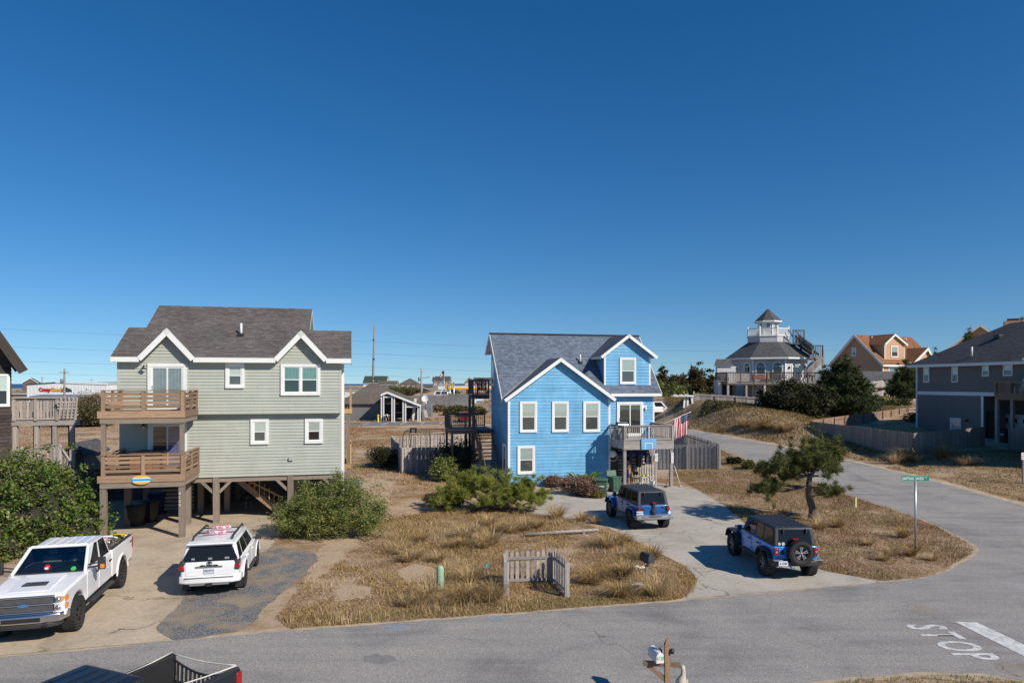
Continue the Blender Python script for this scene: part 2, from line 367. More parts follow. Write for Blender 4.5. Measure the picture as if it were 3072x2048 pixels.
def roof(parent,P,mat,thick=.14,expo=.145,name='roof',edge='white',stuff=True,lift=.012,tile=1.0):
    """roof plane: deck slab with white edge, then overlapping shingle courses clipped to its outline"""
    pieces=P if not isinstance(P[0][0],(int,float)) else [P];O,u,v,n=planar(pieces[0]);X=lambda a,b,h:O+u*a+v*b+n*h;rm=MB();V,Fc,UV,jobs=[],[],[],[]
    qs=[[((Vector(p)-O).dot(u),(Vector(p)-O).dot(v)) for p in pc] for pc in pieces];lo=min(p[1] for q in qs for p in q)
    for q in qs:
        k=len(q);top=[X(a,b,0) for a,b in q];bot=[X(a,b,-thick) for a,b in q];hi=max(b for a,b in q);l0=min(b for a,b in q);j=max(0,int((l0-lo)/expo)-1)
        rm.add(top+bot,[tuple(range(k)),tuple(reversed(range(k,2*k)))]+[(i,k+i,k+(i+1)% k,(i+1)% k) for i in range(k)])
        while lo+j*expo<hi-.01:jobs.append((clip(clip(q,0,1,lo+j*expo-.0001),0,-1,-(lo+(j+1)*expo)),lo+j*expo));j += 1
    r=rm.build(name,M[edge],parent)
    for st,c0 in jobs:
        st=[p for i,p in enumerate(st) if abs(p[0]-st[i-1][0])+abs(p[1]-st[i-1][1])>1e-4]
        if len(st)<3:continue
        m=len(st);b0=len(V);hh=[lift-(lift-.003)*(p[1]-c0)/expo for p in st]
        V += [X(p[0],p[1],h) for p,h in zip(st,hh)]+[X(p[0],p[1],.0005) for p in st];UV += [(p[0]*tile,p[1]*tile) for p in st]*2
        Fc.append(tuple(range(b0,b0+m)));Fc += [(b0+i,b0+(i+1)% m,b0+m+(i+1)% m,b0+m+i) for i in range(m)]
    me=bpy.data.meshes.new('shingles');me.from_pydata([tuple(x) for x in V],[],Fc);me.materials.append(M[mat]);ul=me.uv_layers.new(name='UVMap')
    li=np.zeros(len(me.loops),np.int32);me.loops.foreach_get('vertex_index',li);ul.data.foreach_set('uv',np.array(UV,np.float32)[li].ravel())
    b=bmesh.new();b.from_mesh(me);bmesh.ops.recalc_face_normals(b,faces=b.faces);b.to_mesh(me);b.free()
    s=link('shingles',me,r);s['kind']='stuff';return r
def fascia(parent,a,b,w=.03,h=.2,name='fascia',mat='white',up=(0,0,1)):return beam(name,M[mat],parent,a,b,w,h,up)
def solid(parent,pts_bottom,z0,z1,mat,name='wall'):
    """plain closed core of a building behind its cladding"""
    return MB().prism(pts_bottom,'z',z0,z1).build(name,M[mat] if isinstance(mat,str) else mat,parent)
def rail(parent,a,b,z0,h,mat,posts=2,n=None,pitch=.14,bw=.04,horiz=0,top=.14,pw=.09,rails=True,pmat=None,ends=(True,True),bname='baluster'):
    """railing from a to b (x, y) standing on z0: posts, rails, balusters or horizontal boards, each its own piece"""
    a,b=Vector((*a,0)),Vector((*b,0));L=(b-a).length;t=(b-a)/L;P=lambda x,z:Vector((*(a+t*x).xy,z));pm=M[pmat or mat];mt=M[mat]
    z0b=z0 if not isinstance(z0,tuple) else z0[0];sl=0 if not isinstance(z0,tuple) else (z0[1]-z0[0])/L;Z=lambda x,z:z0b+sl*x+z
    for i in range(posts):
        if (i == 0 and not ends[0]) or (i == posts-1 and not ends[1]):continue
        x=min(max(L*i/max(1,posts-1),pw/2),L-pw/2);beam('post',pm,parent,P(x,Z(x,0)),P(x,Z(x,h-.03)),pw,pw,up=(t.x,t.y,0))
    beam('top_rail',mt,parent,P(-.02,Z(0,h)),P(L+.02,Z(L,h)),top,.04)
    if horiz:
        for i in range(horiz):
            z=.1+(h-.16)*(i+.5)/horiz;beam('rail_board',mt,parent,P(0,Z(0,z)),P(L,Z(L,z)),.03,.13 if horiz<5 else .09)
    else:
        if rails:
            beam('bottom_rail',mt,parent,P(0,Z(0,.1)),P(L,Z(L,.1)),.04,.09);beam('upper_rail',mt,parent,P(0,Z(0,h-.075)),P(L,Z(L,h-.075)),.04,.09)
        k=n or max(2,int(L/pitch));nn=Vector((-t.y,t.x,0))*.035
        for i in range(k):
            x=L*(i+.5)/k;beam(bname,mt,parent,P(x,Z(x,.06))+nn,P(x,Z(x,h-.03))+nn,bw,.035,up=(nn.x,nn.y,0))
def picket_mesh(mat,w=.14,h=1.8,t=.02,dog=.03,key=''):
    k='pk%s%.2f%.2f%.2f' % (mat.name,w,h,dog)
    if k not in _cubes:
        pl=[(-w/2,0),(w/2,0),(w/2,h-dog),(w/2-min(dog,w*.36),h),(-w/2+min(dog,w*.36),h),(-w/2,h-dog)] if dog else [(-w/2,0),(w/2,0),(w/2,h),(-w/2,h)]
        _cubes[k]=MB().prism(pl,'y',-t/2,t/2).mesh('picket',mat)
    return _cubes[k]
def fence(name,label,pts,h,mat,pitch=.15,w=.14,shadowbox=False,zf=None,dog=.03,group=None,post_gap=2.4,side=1,rails=(.25,.85),post_up=0.0,jig=.015,cat='fence',gap_ok=None,mats=None):
    """board fence along a polyline; every board, rail and post is a piece; board faces on the left of the line if side = 1"""
    zf=zf or (lambda x,y:0.0);o=thing(name,label,cat,(pts[0][0],pts[0][1],0),0,group);rg=random.Random(len(pts)*31+int(pts[0][0]*10));mt=M[mat] if isinstance(mat,str) else mat;base=Vector((pts[0][0],pts[0][1],0))
    for p,q in zip(pts[:-1],pts[1:]):
        p,q=Vector((*p[:2],0)),Vector((*q[:2],0));L=(q-p).length;t=(q-p)/L;nn=Vector((-t.y,t.x,0))*side;ang=math.atan2(t.y,t.x);X=lambda x,o=0,z=0:(lambda b:Vector((b.x,b.y,zf(b.x,b.y)+z))-base)(p+t*x+nn*o)
        for i in range(int(L/post_gap)+2):
            x=min(i*post_gap,L);beam('post',mt,o,X(x,-.07,-.3),X(x,-.07,h-.06+post_up),.09,.09,up=(t.x,t.y,0))
        ns=max(1,int(L/post_gap+.5))
        for i in range(ns):
            for rz in rails:beam('rail',mt,o,X(L*i/ns,0,h*rz),X(L*(i+1)/ns,0,h*rz),.04,.09)
        k=int(L/pitch)
        for i in range(k):
            x=(i+.5)*pitch;of=.035 if (not shadowbox or i % 2 == 0) else-.035;m=mt
            c=link('picket',picket_mesh(m,w,h,dog=dog),o);c.location=X(x,of,rg.uniform(-jig,jig));c.rotation_euler=(0,rg.uniform(-.008,.008),ang)
    return o
# ================================================================ terrain
def sst(a,b,x):
    t=min(1,max(0,(x-a)/(b-a)));return t*t*(3-2*t)
def xr(y):return 28.7 if y<47 else 28.7-.33*(y-47)
def terr(x,y):
    far=sst(9,19,x);r=1.9*sst(34,80,y)*far;d=(x-xr(y))*.95
    q_=sst(29,36,x);h=r+.8*sst(1,8,d)*sst(36,50,y)+2.0*sst(1.0,6.5,d)*sst(57+16*q_,80+9*q_,y)*(1.2-.5*sst(20,34,x))
    return h+(1.8*sst(560,800,y) if y>500 else 0)
def gt(px,py):
    """where the line of sight through a pixel meets the ground"""
    r=Vector(((px-CX)/FPX,1,-(py-HZ)/FPX));y=5.0
    while y<400:
        if CH+r.z*y<terr(r.x*y,y):break
        y += .25
    return Vector((r.x*y,y,terr(r.x*y,y)))
def grid_axis(lo,hi,dlo,dhi,step):
    a=list(np.arange(dlo,dhi+.01,step));s=step;x=dlo
    while x>lo:s *= 1.35;x -= s;a.insert(0,max(x,lo))
    s=step;x=dhi
    while x<hi:s *= 1.35;x += s;a.append(min(x,hi))
    return a
gx,gy=grid_axis(-2600,2600,-45,75,1.0),grid_axis(-60,900,-4,130,1.0)
gv=[(x,y,terr(x,y)-(3.5*sst(840,900,y))) for y in gy for x in gx];nx=len(gx)
gf=[(j*nx+i,j*nx+i+1,(j+1)*nx+i+1,(j+1)*nx+i) for j in range(len(gy)-1) for i in range(nx-1)]
def ground_mat(name='sandy_ground',lo=.41,hi=.54):
    t=NT(name);v=t.coords((1,1,1),'Position');a=t.noise(v,.16,7,.62,.6);b=t.noise(v,1.1,6,.65);c=t.noise(v,9,5,.7);e=t.noise(v,45,3,.7)
    sand=t.ramp(e,[(.3,(.44,.315,.20)),(.7,(.60,.455,.315))]);th=t.ramp(c,[(.28,(.15,.085,.04)),(.5,(.29,.175,.085)),(.75,(.43,.29,.15))])
    f=t.math('ADD',t.math('MULTIPLY',a,.55),t.math('ADD',t.math('MULTIPLY',b,.3),t.math('MULTIPLY',c,.15)))
    k=t.ramp(f,[(lo,(1,1,1)),(hi,(0,0,0))]);green=t.noise(v,.07,5,.6)
    thg=t.mix(t.ramp(green,[(.52,(0,0,0)),(.7,(.6,.6,.6))]),th,(.10,.10,.03));t.col(t.mix(k,sand,thg));t.bump(t.math('ADD',c,t.math('MULTIPLY',e,.4)),.9,.06);return t.set(.95,spec=.1)
M['ground']=ground_mat()
g=MB();g.v,g.f,g.mi,g.sm=gv,gf,[0]*len(gf),[True]*len(gf);tag(g.build('ground',M['ground'],fix=False),kind='structure')
def sea_mat():
    t=NT('sea_water');v=t.coords((.02,.08,1),'Position');f=t.noise(v,1,5);t.col(t.ramp(f,[(.35,(.008,.04,.10)),(.7,(.018,.07,.15))]));t.bump(t.noise(t.coords((.1,.3,1),'Position'),1,4),.4,.5);return t.set(.35,spec=.3)
M['sea']=sea_mat();tag(MB().add([(-14000,700,-1.4),(14000,700,-1.4),(14000,16000,-1.4),(-14000,16000,-1.4)],[(0,1,2,3)]).build('sea',M['sea']),kind='structure')
# ---------------------------------------------------------------- roads, drives
def asphalt_mat():
    t=NT('road_asphalt');v=t.coords((1,1,1),'Position');a=t.noise(v,26,5,.95);b=t.noise(v,.35,6,.6,.8);c=t.noise(v,24,3,.8);e=t.noise(t.coords((.25,2.2,1),'Position'),.8,5,.6)
    sp=t.ramp(a,[(.3,(.10,.097,.094)),(.45,(.25,.24,.228)),(.6,(.42,.405,.385)),(.7,(.75,.73,.70))]);k=t.math('ADD',t.math('MULTIPLY',b,.6),t.math('MULTIPLY',e,.4))
    x=t.mix(1.,sp,t.ramp(k,[(.34,(.66,.65,.64)),(.5,(1.0,.97,.94)),(.68,(1.2,1.15,1.08))]),'MULTIPLY');x=t.mix(1.,x,t.ramp(c,[(.3,(.72,)*3),(.7,(1.22,)*3)]),'MULTIPLY')
    vo=t.n('TexVoronoi',feature='DISTANCE_TO_EDGE');vo.inputs['Scale'].default_value=.23
    wv=t.n('VectorMath',operation='ADD');nz=t.n('TexNoise');nz.inputs['Scale'].default_value=1.1;nz.inputs['Detail'].default_value=5;t.l(v,nz.inputs['Vector']);sc1=t.n('VectorMath',operation='SCALE');sc1.inputs['Scale'].default_value=1.3
    t.l(nz.outputs['Color'],sc1.inputs[0]);t.l(v,wv.inputs[0]);t.l(sc1.outputs[0],wv.inputs[1]);t.l(wv.outputs[0],vo.inputs['Vector'])
    cr=t.math('MULTIPLY',t.ramp(vo.outputs['Distance'],[(.0,(1,1,1)),(.006,(0,0,0))]),t.ramp(t.noise(v,.3,3),[(.49,(0,0,0)),(.64,(1,1,1))]))
    t.col(t.mix(t.math('MULTIPLY',cr,.6),x,(.03,.028,.027)));t.bump(a,.5,.008);return t.set(.88,spec=.25)
def concrete_mat(name,c,sc_=1.0):
    t=NT(name);v=t.coords((1,1,1),'Position');a=t.noise(v,.45,8,.66,.8);b=t.noise(v,7,5,.7);e=t.noise(v,40,4,.8)
    x=t.mix(1.,t.ramp(a,[(.3,sc(c,.72)),(.5,c),(.72,sc(c,1.16))]),t.ramp(b,[(.3,(.85,)*3),(.7,(1.1,)*3)]),'MULTIPLY');x=t.mix(1.,x,t.ramp(e,[(.3,(.78,)*3),(.7,(1.2,)*3)]),'MULTIPLY');x=t.mix(t.ramp(t.noise(v,1.1,6,.7),[(.60,(0,0,0)),(.70,(.45,.45,.45))]),x,sc(c,.5))
    vo=t.n('TexVoronoi',feature='DISTANCE_TO_EDGE');vo.inputs['Scale'].default_value=.26;wv=t.n('VectorMath',operation='ADD');nz=t.n('TexNoise');nz.inputs['Scale'].default_value=.9;nz.inputs['Detail'].default_value=6;t.l(v,nz.inputs['Vector'])
    s1=t.n('VectorMath',operation='SCALE');s1.inputs['Scale'].default_value=1.4;t.l(nz.outputs['Color'],s1.inputs[0]);t.l(v,wv.inputs[0]);t.l(s1.outputs[0],wv.inputs[1]);t.l(wv.outputs[0],vo.inputs['Vector'])
    cr=t.math('MULTIPLY',t.ramp(vo.outputs['Distance'],[(.0,(1,1,1)),(.009,(0,0,0))]),t.ramp(t.noise(v,.4,3),[(.42,(0,0,0)),(.52,(1,1,1))]))
    t.col(t.mix(t.math('MULTIPLY',cr,.8),x,(.05,.04,.03)));t.bump(e,.25,.006);return t.set(.9,spec=.2)
def gravel_mat():
    t=NT('blue_grey_gravel');v=t.coords((1,1,1),'Position');vo=t.n('TexVoronoi');vo.inputs['Scale'].default_value=24;t.l(v,vo.inputs['Vector']);a=t.noise(v,.8,6,.65,.6)
    st=t.mix(1.,t.ramp(vo.outputs['Distance'],[(.1,(1.1,)*3),(.6,(.35,)*3)]),t.mix(.5,vo.outputs['Color'],(.5,.5,.5),'MIX'),'MULTIPLY');hsv=t.n('HueSaturation');hsv.inputs['Saturation'].default_value=.12;t.l(st,hsv.inputs['Color'])
    x=t.mix(1.,hsv.outputs[0],(.58,.575,.57),'MULTIPLY');t.col(t.mix(t.ramp(a,[(.44,(0,0,0)),(.6,(1,1,1))]),x,(.33,.26,.185)));t.bump(vo.outputs['Distance'],.8,-.03);return t.set(.9,spec=.2)
M['asphalt']=asphalt_mat();M['conc']=concrete_mat('tan_concrete',(.50,.405,.295));M['conc2']=concrete_mat('grey_concrete',(.47,.425,.36));M['gravel']=gravel_mat()
M['lot']=concrete_mat('parking_asphalt',(.22,.21,.21));M['sand']=plain('pale_sand',(.46,.355,.245),.95,var=.25,scale=2,bump=.4)
M['paint']=plain('road_paint',(.62,.61,.58),.75,var=.3,scale=7)
def densify(P,step=.25,jit=.0,closed=True,seed=3):
    rg=random.Random(seed);out=[];n=len(P);w=0
    for i in range(n if closed else n-1):
        p,q=Vector(P[i][:2]),Vector(P[(i+1)% n][:2]);L=(q-p).length;k=max(1,int(L/step));nn=Vector((-(q-p).y,(q-p).x)).normalized()
        for j in range(k):w=.6*w+rg.uniform(-jit,jit);c=p+(q-p)*(j/k)+nn*w;out.append((c.x,c.y))
    return out
def sheet(name,P,z,mat,jit=0.03,step=.25,kind='structure',parent=None):
    q=densify(P,step,jit) if jit else [tuple(p[:2]) for p in P]
    b=bmesh.new();vs=[b.verts.new((x,y,terr(x,y)+z)) for x,y in q];es=[b.edges.new((vs[i],vs[(i+1)% len(vs)])) for i in range(len(vs))];bmesh.ops.triangle_fill(b,use_beauty=True,use_dissolve=False,edges=es,normal=(0,0,1))
    me=bpy.data.meshes.new(name);b.to_mesh(me);b.free();me.materials.append(M[mat] if isinstance(mat,str) else mat)
    o=link(name,me,parent)
    if kind:o['kind']=kind
    return o
RD=R(13);e1=Vector((math.cos(RD),math.sin(RD),0));e2=Vector((-math.sin(RD),math.cos(RD),0))
corner=[gnd(*Q4(*p)) for p in ((1185,1168),(1500,1130),(1700,1065),(1830,1000),(1905,950),(1928,918),(1915,885),(1870,855),(1700,768),(1480,668),(1250,593))]
far_edge=[Vector((-60,6.9,0)),gnd(0,1972),gnd(770,1900),gnd(1400,1852),gnd(2037,1802)]
cut=next(i for i,p in enumerate(corner) if p.y>32);main_far=far_edge+corner[:cut+1]
near=[Vector(p) for p in ((40,-25,0),(15.5,11,0),(14.0,14.2,0),(12.6,15.8,0),(11.4,16.45,0),(10.0,16.55,0),(8.2,16.3,0),(6.45,15.85,0),(3,14.85,0),(-60,.5,0))]
sheet('sand_verge',[(p[0]-.1,p[1]+.16+.14*random.random()) for p in main_far[:5]]+[(p.x-.14,p.y+.05) for p in corner[:cut+1]]+[(p.x,p.y) for p in (Vector((30.6,corner[cut].y,0)),Vector((31,20,0)),Vector((42,-27,0)))]+[(p.x,p.y-.35) for p in near],.004,'sand',.09)
sheet('road',[p.xy for p in main_far]+[(29.3,corner[cut].y),(29.6,20),(60,-25)]+[p.xy for p in near],.008,'asphalt',.035)
# the side road climbs and bends away to the left
lft=[p.xy for p in corner[cut-1:]]+[gt(*Q4(*p)).xy for p in ((1050,530),(900,476),(560,345),(160,224))];lft.append(Vector(gt(*R5(1690,895)).xy));lft.append(lft[-1]+Vector((-4.2,9)));lft.append(lft[-1]+Vector((-7,9)))
rgt=[Vector((29.3,corner[cut-1].y))]+[gt(*Q4(*p)).xy for p in ((1700,410),(1300,310),(900,215),(440,115),(0,35))];rgt.append(Vector(gt(*R5(1690,848)).xy));rgt.append(rgt[-1]+Vector((-5.5,8)))
def resamp(P,n):
    P=[Vector(p) for p in P];d=[0]
    for a,b in zip(P[:-1],P[1:]):d.append(d[-1]+(b-a).length)
    out=[]
    for i in range(n):
        s=d[-1]*i/(n-1);k=max(j for j in range(len(d)) if d[j]<= s+1e-9);k=min(k,len(P)-2);out.append(P[k]+(P[k+1]-P[k])*((s-d[k])/max(1e-9,d[k+1]-d[k])))
    return out
def strip(name,A,B,z,mat,n=140,m=8,jit=.04):
    rg=random.Random(5);A,B=resamp(A,n),resamp(B,n);vs=[]
    for a,b in zip(A,B):
        a=a+(a-b).normalized()*rg.uniform(-jit,jit);b=b+(b-a).normalized()*rg.uniform(-jit,jit)
        for j in range(m+1):p=a+(b-a)*(j/m);vs.append((p.x,p.y,terr(p.x,p.y)+z))
    return tag(MB().add(vs,[(i*(m+1)+j,i*(m+1)+j+1,(i+1)*(m+1)+j+1,(i+1)*(m+1)+j) for i in range(n-1) for j in range(m)],0,True).build(name,M[mat]),kind='structure')
wide=lambda A,B,k:[a+(a-b).normalized()*k for a,b in zip(resamp(A,40),resamp(B,40))]
strip('sand_verge',wide(lft,rgt,.12),wide(rgt,lft,.6),.010,'sand',jit=.12)
strip('side_road',lft,rgt,.016,'asphalt')
M['patch']=concrete_mat('worn_patch',(.30,.265,.225))
# worn patch and blue survey marks on the asphalt
sheet('road_patch',[gnd(*Q4(*p)).xy for p in ((1385,1375),(1430,1350),(1500,1350),(1545,1375),(1535,1405),(1480,1420),(1430,1405),(1345,1392))],.012,'patch',.05,.08)
M['chalk']=plain('blue_marking_chalk',(.22,.28,.35),.9,var=.5,scale=30)
for x,y in ((820,1022),(-40,1092)):c=gnd(*Q5(x,y));sheet('survey_mark',[(c.x+math.cos(a)*.28*(1+.4*math.sin(3*a)),c.y+math.sin(a)*.13*(1+.3*math.cos(5*a))) for a in np.linspace(0,6.1,14)],.012,'chalk',.02,.06)
sheet('road_patch',[(gnd(*Q6(x,y))).xy for x,y in ((2150,480),(2250,468),(2352,480),(2420,530),(2352,560),(2230,540))],.011,'patch',.09,.1)
M['darkpatch']=concrete_mat('dark_road_patch',(.25,.24,.228))
sheet('road_patch',[gnd(*p).xy for p in ((1085,1968),(1130,1960),(1180,1966),(1186,1980),(1150,1990),(1095,1984))],.0125,'darkpatch',.05,.08)
PATH=[[gnd(*p).xy for p in q] for q in (((1090,1430),(1185,1445),(1165,1520),(1120,1575),(1060,1645),(985,1715),(925,1750),(890,1738),(965,1640),(1040,1560)),((1190,1712),(1240,1690),(1300,1700),(1330,1730),(1290,1752),(1215,1748)),((1000,1770),(1060,1752),(1120,1765),(1090,1795),(1020,1800)),((2040,1470),(2110,1468),(2200,1500),(2180,1520),(2100,1490)),((2740,1640),(2800,1635),(2850,1655),(2800,1672),(2740,1664)))]
M['palesand']=ground_mat('bare_sandy_ground',.33,.47)
for q in PATH:sheet('sand_patch',q,.007,'palesand',.2,.12)
# concrete drives
sheet('driveway',[gnd(*p).xy for p in ((-420,2015),(0,1966),(300,1940),(520,1921),(474,1893),(470,1880))]+[gnd(*R3(*p)).xy for p in ((1230,1050),(1300,950),(1560,720),(1878,640))]+[gnd(*p).xy for p in ((850,1600),(905,1540),(900,1500),(470,1500),(350,1540),(200,1640),(60,1720),(-420,1800))],.014,'conc',.02)
sheet('gravel_strip',[gnd(*p).xy for p in ((525,1919),(600,1912),(700,1893))]+[gnd(*R3(*p)).xy for p in ((1760,1160),(1900,1010),(2080,870),(2260,700),(2180,640),(1900,600),(1600,700),(1340,930),(1200,1050),(1090,1190))],.010,'gravel',.08)
sheet('driveway',[gnd(*p).xy for p in ((2060,1796),(2130,1789),(2400,1768),(2653,1745))]+[gnd(*R3(0,0)).xy]*0+[gnd(*p).xy for p in ((2560,1728),(2470,1712),(2300,1650),(2216,1552),(2160,1510),(2090,1473),(2040,1462),(1930,1440),(1850,1462),(1800,1478),(1700,1476),(1620,1488),(1600,1540),(1700,1555),(1800,1572),(1860,1600),(1960,1650),(2060,1700),(2095,1740),(2070,1775))],.014,'conc2',.03)
# painted words and the stop line
P6=lambda x,y:gnd(*Q6(x,y),.016)
MB().add([P6(*p) for p in ((1950,237),(2032,234),(2420,450),(2420,485),(2352,452))],[(0,1,2,3,4)])
tag(MB().add([(13.0,20.05,.0165),(13.62,20.0,.0165),(13.85,16.3,.0165),(13.2,16.3,.0165)],[(0,1,2,3)]).build('stop_line',M['paint']),kind='structure')
def text(body,mat,size,ext=.003,parent=None,name='lettering',align='CENTER',sx=1.0,bold=0.0):
    cu=bpy.data.curves.new(name,'FONT');cu.body=body;cu.size=size;cu.extrude=ext;cu.align_x=align;cu.align_y='CENTER';cu.resolution_u=3;cu.offset=bold
    o=bpy.data.objects.new(name,cu);me=bpy.data.meshes.new_from_object(o);bpy.data.objects.remove(o);bpy.data.curves.remove(cu)
    me.materials.clear();me.materials.append(M[mat] if isinstance(mat,str) else mat)
    for v in me.vertices:v.co.x *= sx
    return link(name,me,parent)
# ================================================================ grey-green house on piles
G=Frame(-19.05,33.19,13)
gh=fthing('house','sage green two-storey house on wooden piles with two white-edged front gables','house',G)
WL=G.on_d(R2(1890,1412),0)[0]                       # width of the front
zb=2.32;z1=5.5;dU=-.34
ze=G.on_d(R2(1000,500),-.75)[1];ze=8.24          # eave top
W0=Wall((0,0,0),(1,0,0),(0,-1,0));W1=Wall((0,dU,0),(1,0,0),(0,-1,0));D=6.9
lw=solid(gh,[(0,.0),(WL,.0),(WL,D),(0,D)],zb,z1,'sage');siding(lw,W0,[(0,zb),(WL,zb),(WL,z1),(0,z1)],.158,M['sage'],zb,seed=2)
uw=solid(gh,[(0,dU),(WL,dU),(WL,D),(0,D)],z1-.01,8.0,'sage')
siding(uw,W1,[(0,z1),(WL,z1),(WL,8.2),(0,8.2)],.158,M['sage'],z1,seed=3)
# roof: slope .59 from the eave, middle part carried higher
pit=.59;dE=-.72;zE=8.28
def rz(d):return zE+pit*(d-dE)
dF,dC=2.0,4.4
sL0=G.on_d(R2(230,255),dF)[0];sC0=G.on_d(R2(465,80),dC)[0];sC1=G.on_d(R2(1665,108),dC)[0];sR1=G.on_d(R2(1972,287),dF)[0]
sE0=G.on_d(R2(77,490),dE)[0]
sL0=(sL0+sE0)/2
rp=lambda s,d,h=0:(s,d,rz(d)+h)
back=lambda s,d,dr:(s,d,rz(dr)-pit*(d-dr))
roof(gh,[back(sC1,dC,dC),back(sC0,dC,dC),back(sC0,2*dC-dE,dC),back(sC1,2*dC-dE,dC)],'shg',.16)
roof(gh,[back(sC0,dF,dF),back(sL0,dF,dF),back(sL0,2*dF-dE,dF),back(sC0,2*dF-dE,dF)],'shg',.16)
roof(gh,[back(sR1,dF,dF),back(sC1,dF,dF),back(sC1,2*dF-dE,dF),back(sR1,2*dF-dE,dF)],'shg',.16)
# gable end walls of the middle part and of the right wing
for s,lo,hi in ((sC1-.25,dF-1.5,dC),(sC0+.25,dF-1.5,dC)):
    MB().prism([(lo,rz(dF-1.5)-.3),(2*dC-dE-.4,rz(dE)-.2),(dC,rz(dC)-.22)],'x',s-.05,s+.05).build('gable_wall',M['sage'],gh)
MB().prism([(dE+.4,8.0),(2*dF-dE-.4,8.0),(dF,rz(dF)-.2)],'x',WL-.12,WL).build('gable_wall',M['sage'],gh)
MB().prism([(dE+.4,8.0),(2*dF-dE-.4,8.0),(dF,rz(dF)-.2)],'x',0,.12).build('gable_wall',M['sage'],gh)
for s in (sC1-.02,sR1-.02,sC0+.02,sL0+.02):
    d1=dC if s in (sC1-.02,sC0+.02) else dF;beam('rake_board',M['white'],gh,(s,dE if d1 == dF else dF,rz(dE if d1 == dF else dF)-.13),(s,d1,rz(d1)-.13),.035,.22);beam('rake_board',M['white'],gh,(s,d1,rz(d1)-.13),(s,2*d1-dE,rz(dE)-.13),.035,.22)
# front gables
def notched(lo_pts,tops,f):
    """a slope cut by front gables: convex pieces under a stepped top; lo_pts = lower outline [(s, d)], tops = [(s0, s1, d)]"""
    xs=sorted(set([p[0] for p in lo_pts]+[t for a in tops for t in a[:2]]));out=[]
    def low(s):
        for (a,da),(b,db) in zip(lo_pts[:-1],lo_pts[1:]):
            if a-1e-9 <= s <= b+1e-9:return da+(db-da)*(s-a)/(b-a)
    for a,b in zip(xs[:-1],xs[1:]):
        for t0,t1,d in tops:
            if t0-1e-9 <= a and b <= t1+1e-9 and low(a) is not None and low(b) is not None:out.append([f(a,low(a)),f(b,low(b)),f(b,d),f(a,d)])
    return out
def front_gable(xl,xp,xr,zp,parent,dface,dfas,zeave,mat,wallmat,wparent,rz,pitch,seed,fw=.26,single=False,name='rake_board',extra=.0):
    """little gable in the front slope: its wall, two roof planes running back into the slope, white rake boards"""
    sl_,sr_=xl,xr;k1=(zp-zeave)/(xp-sl_);k2=(zp-zeave)/(sr_-xp)
    siding(wparent,Wall((0,dface,0),(1,0,0),(0,-1,0)),[(sl_+.12,zeave-.12),(sr_-.12,zeave-.12),(xp,zp-.12)],pitch,M[wallmat],zeave-.12,seed=seed,single=single)
    MB().prism([(sl_+.1,zeave-.1),(sr_-.1,zeave-.1),(xp,zp-.1)],'y',dface+.001,dface+2.0).build('gable_wall',M[wallmat],parent)
    dz=lambda z:(z-rz(0))/(rz(1)-rz(0))          # depth where the main slope reaches height z
    for a,z_a,b in ((sl_,zeave,xp),(sr_,zeave,xp)):
        roof(parent,[(a,dfas,z_a),(b,dfas,zp),(b,dz(zp)+.05,zp),(a,dz(z_a)+.05,z_a)][::(1 if a<b else-1)],mat,.05,lift=.014)
        v=Vector((b-a,0,zp-z_a));nrm=Vector((-v.z,0,v.x)).normalized();nrm=nrm if nrm.z>0 else-nrm;off=-nrm*(fw/2-.005)
        A,B=Vector((a,dfas-.02,z_a)),Vector((b,dfas-.02,zp));A=A-(B-A).normalized()*extra
        beam(name,M['white'],parent,A+off,B+off+v.normalized()*.0,.05,fw,up=nrm)
    return k1,k2
fz=zE-.02
lgx=[G.on_d(R2(x,500),dE)[0] for x in (290,523,745)];rgx=[G.on_d(R2(x,510),dE)[0] for x in (1362,1576,1785)]
zpL,zpR=G.on_d(R2(523,272),dE)[1],G.on_d(R2(1576,290),dE)[1]
dzz=lambda z:dE+(z-zE)/pit
npc=notched([(sL0,dE),(lgx[0],dE),(lgx[1],dzz(zpL)),(lgx[2],dE),(rgx[0],dE),(rgx[1],dzz(zpR)),(rgx[2],dE),(sR1,dE)],[(sL0,sC0,dF),(sC0,sC1,dC),(sC1,sR1,dF)],rp)
roof(gh,npc,'shg',.16)
front_gable(lgx[0],lgx[1],lgx[2],zpL,gh,dU,dE,zE-.03,'shg','sage',uw,rz,.158,5,.25)
front_gable(rgx[0],rgx[1],rgx[2],zpR,gh,dU,dE,zE-.03,'shg','sage',uw,rz,.158,6,.25)
for a,b in ((sL0,lgx[0]+.08),(lgx[2]-.08,rgx[0]+.08),(rgx[2]-.08,sR1)):fascia(gh,(a,dE-.015,zE-.135),(b,dE-.015,zE-.135),.03,.22);bx('soffit',M['white'],gh,a,b,dE,dU-.01,zE-.25,zE-.225)
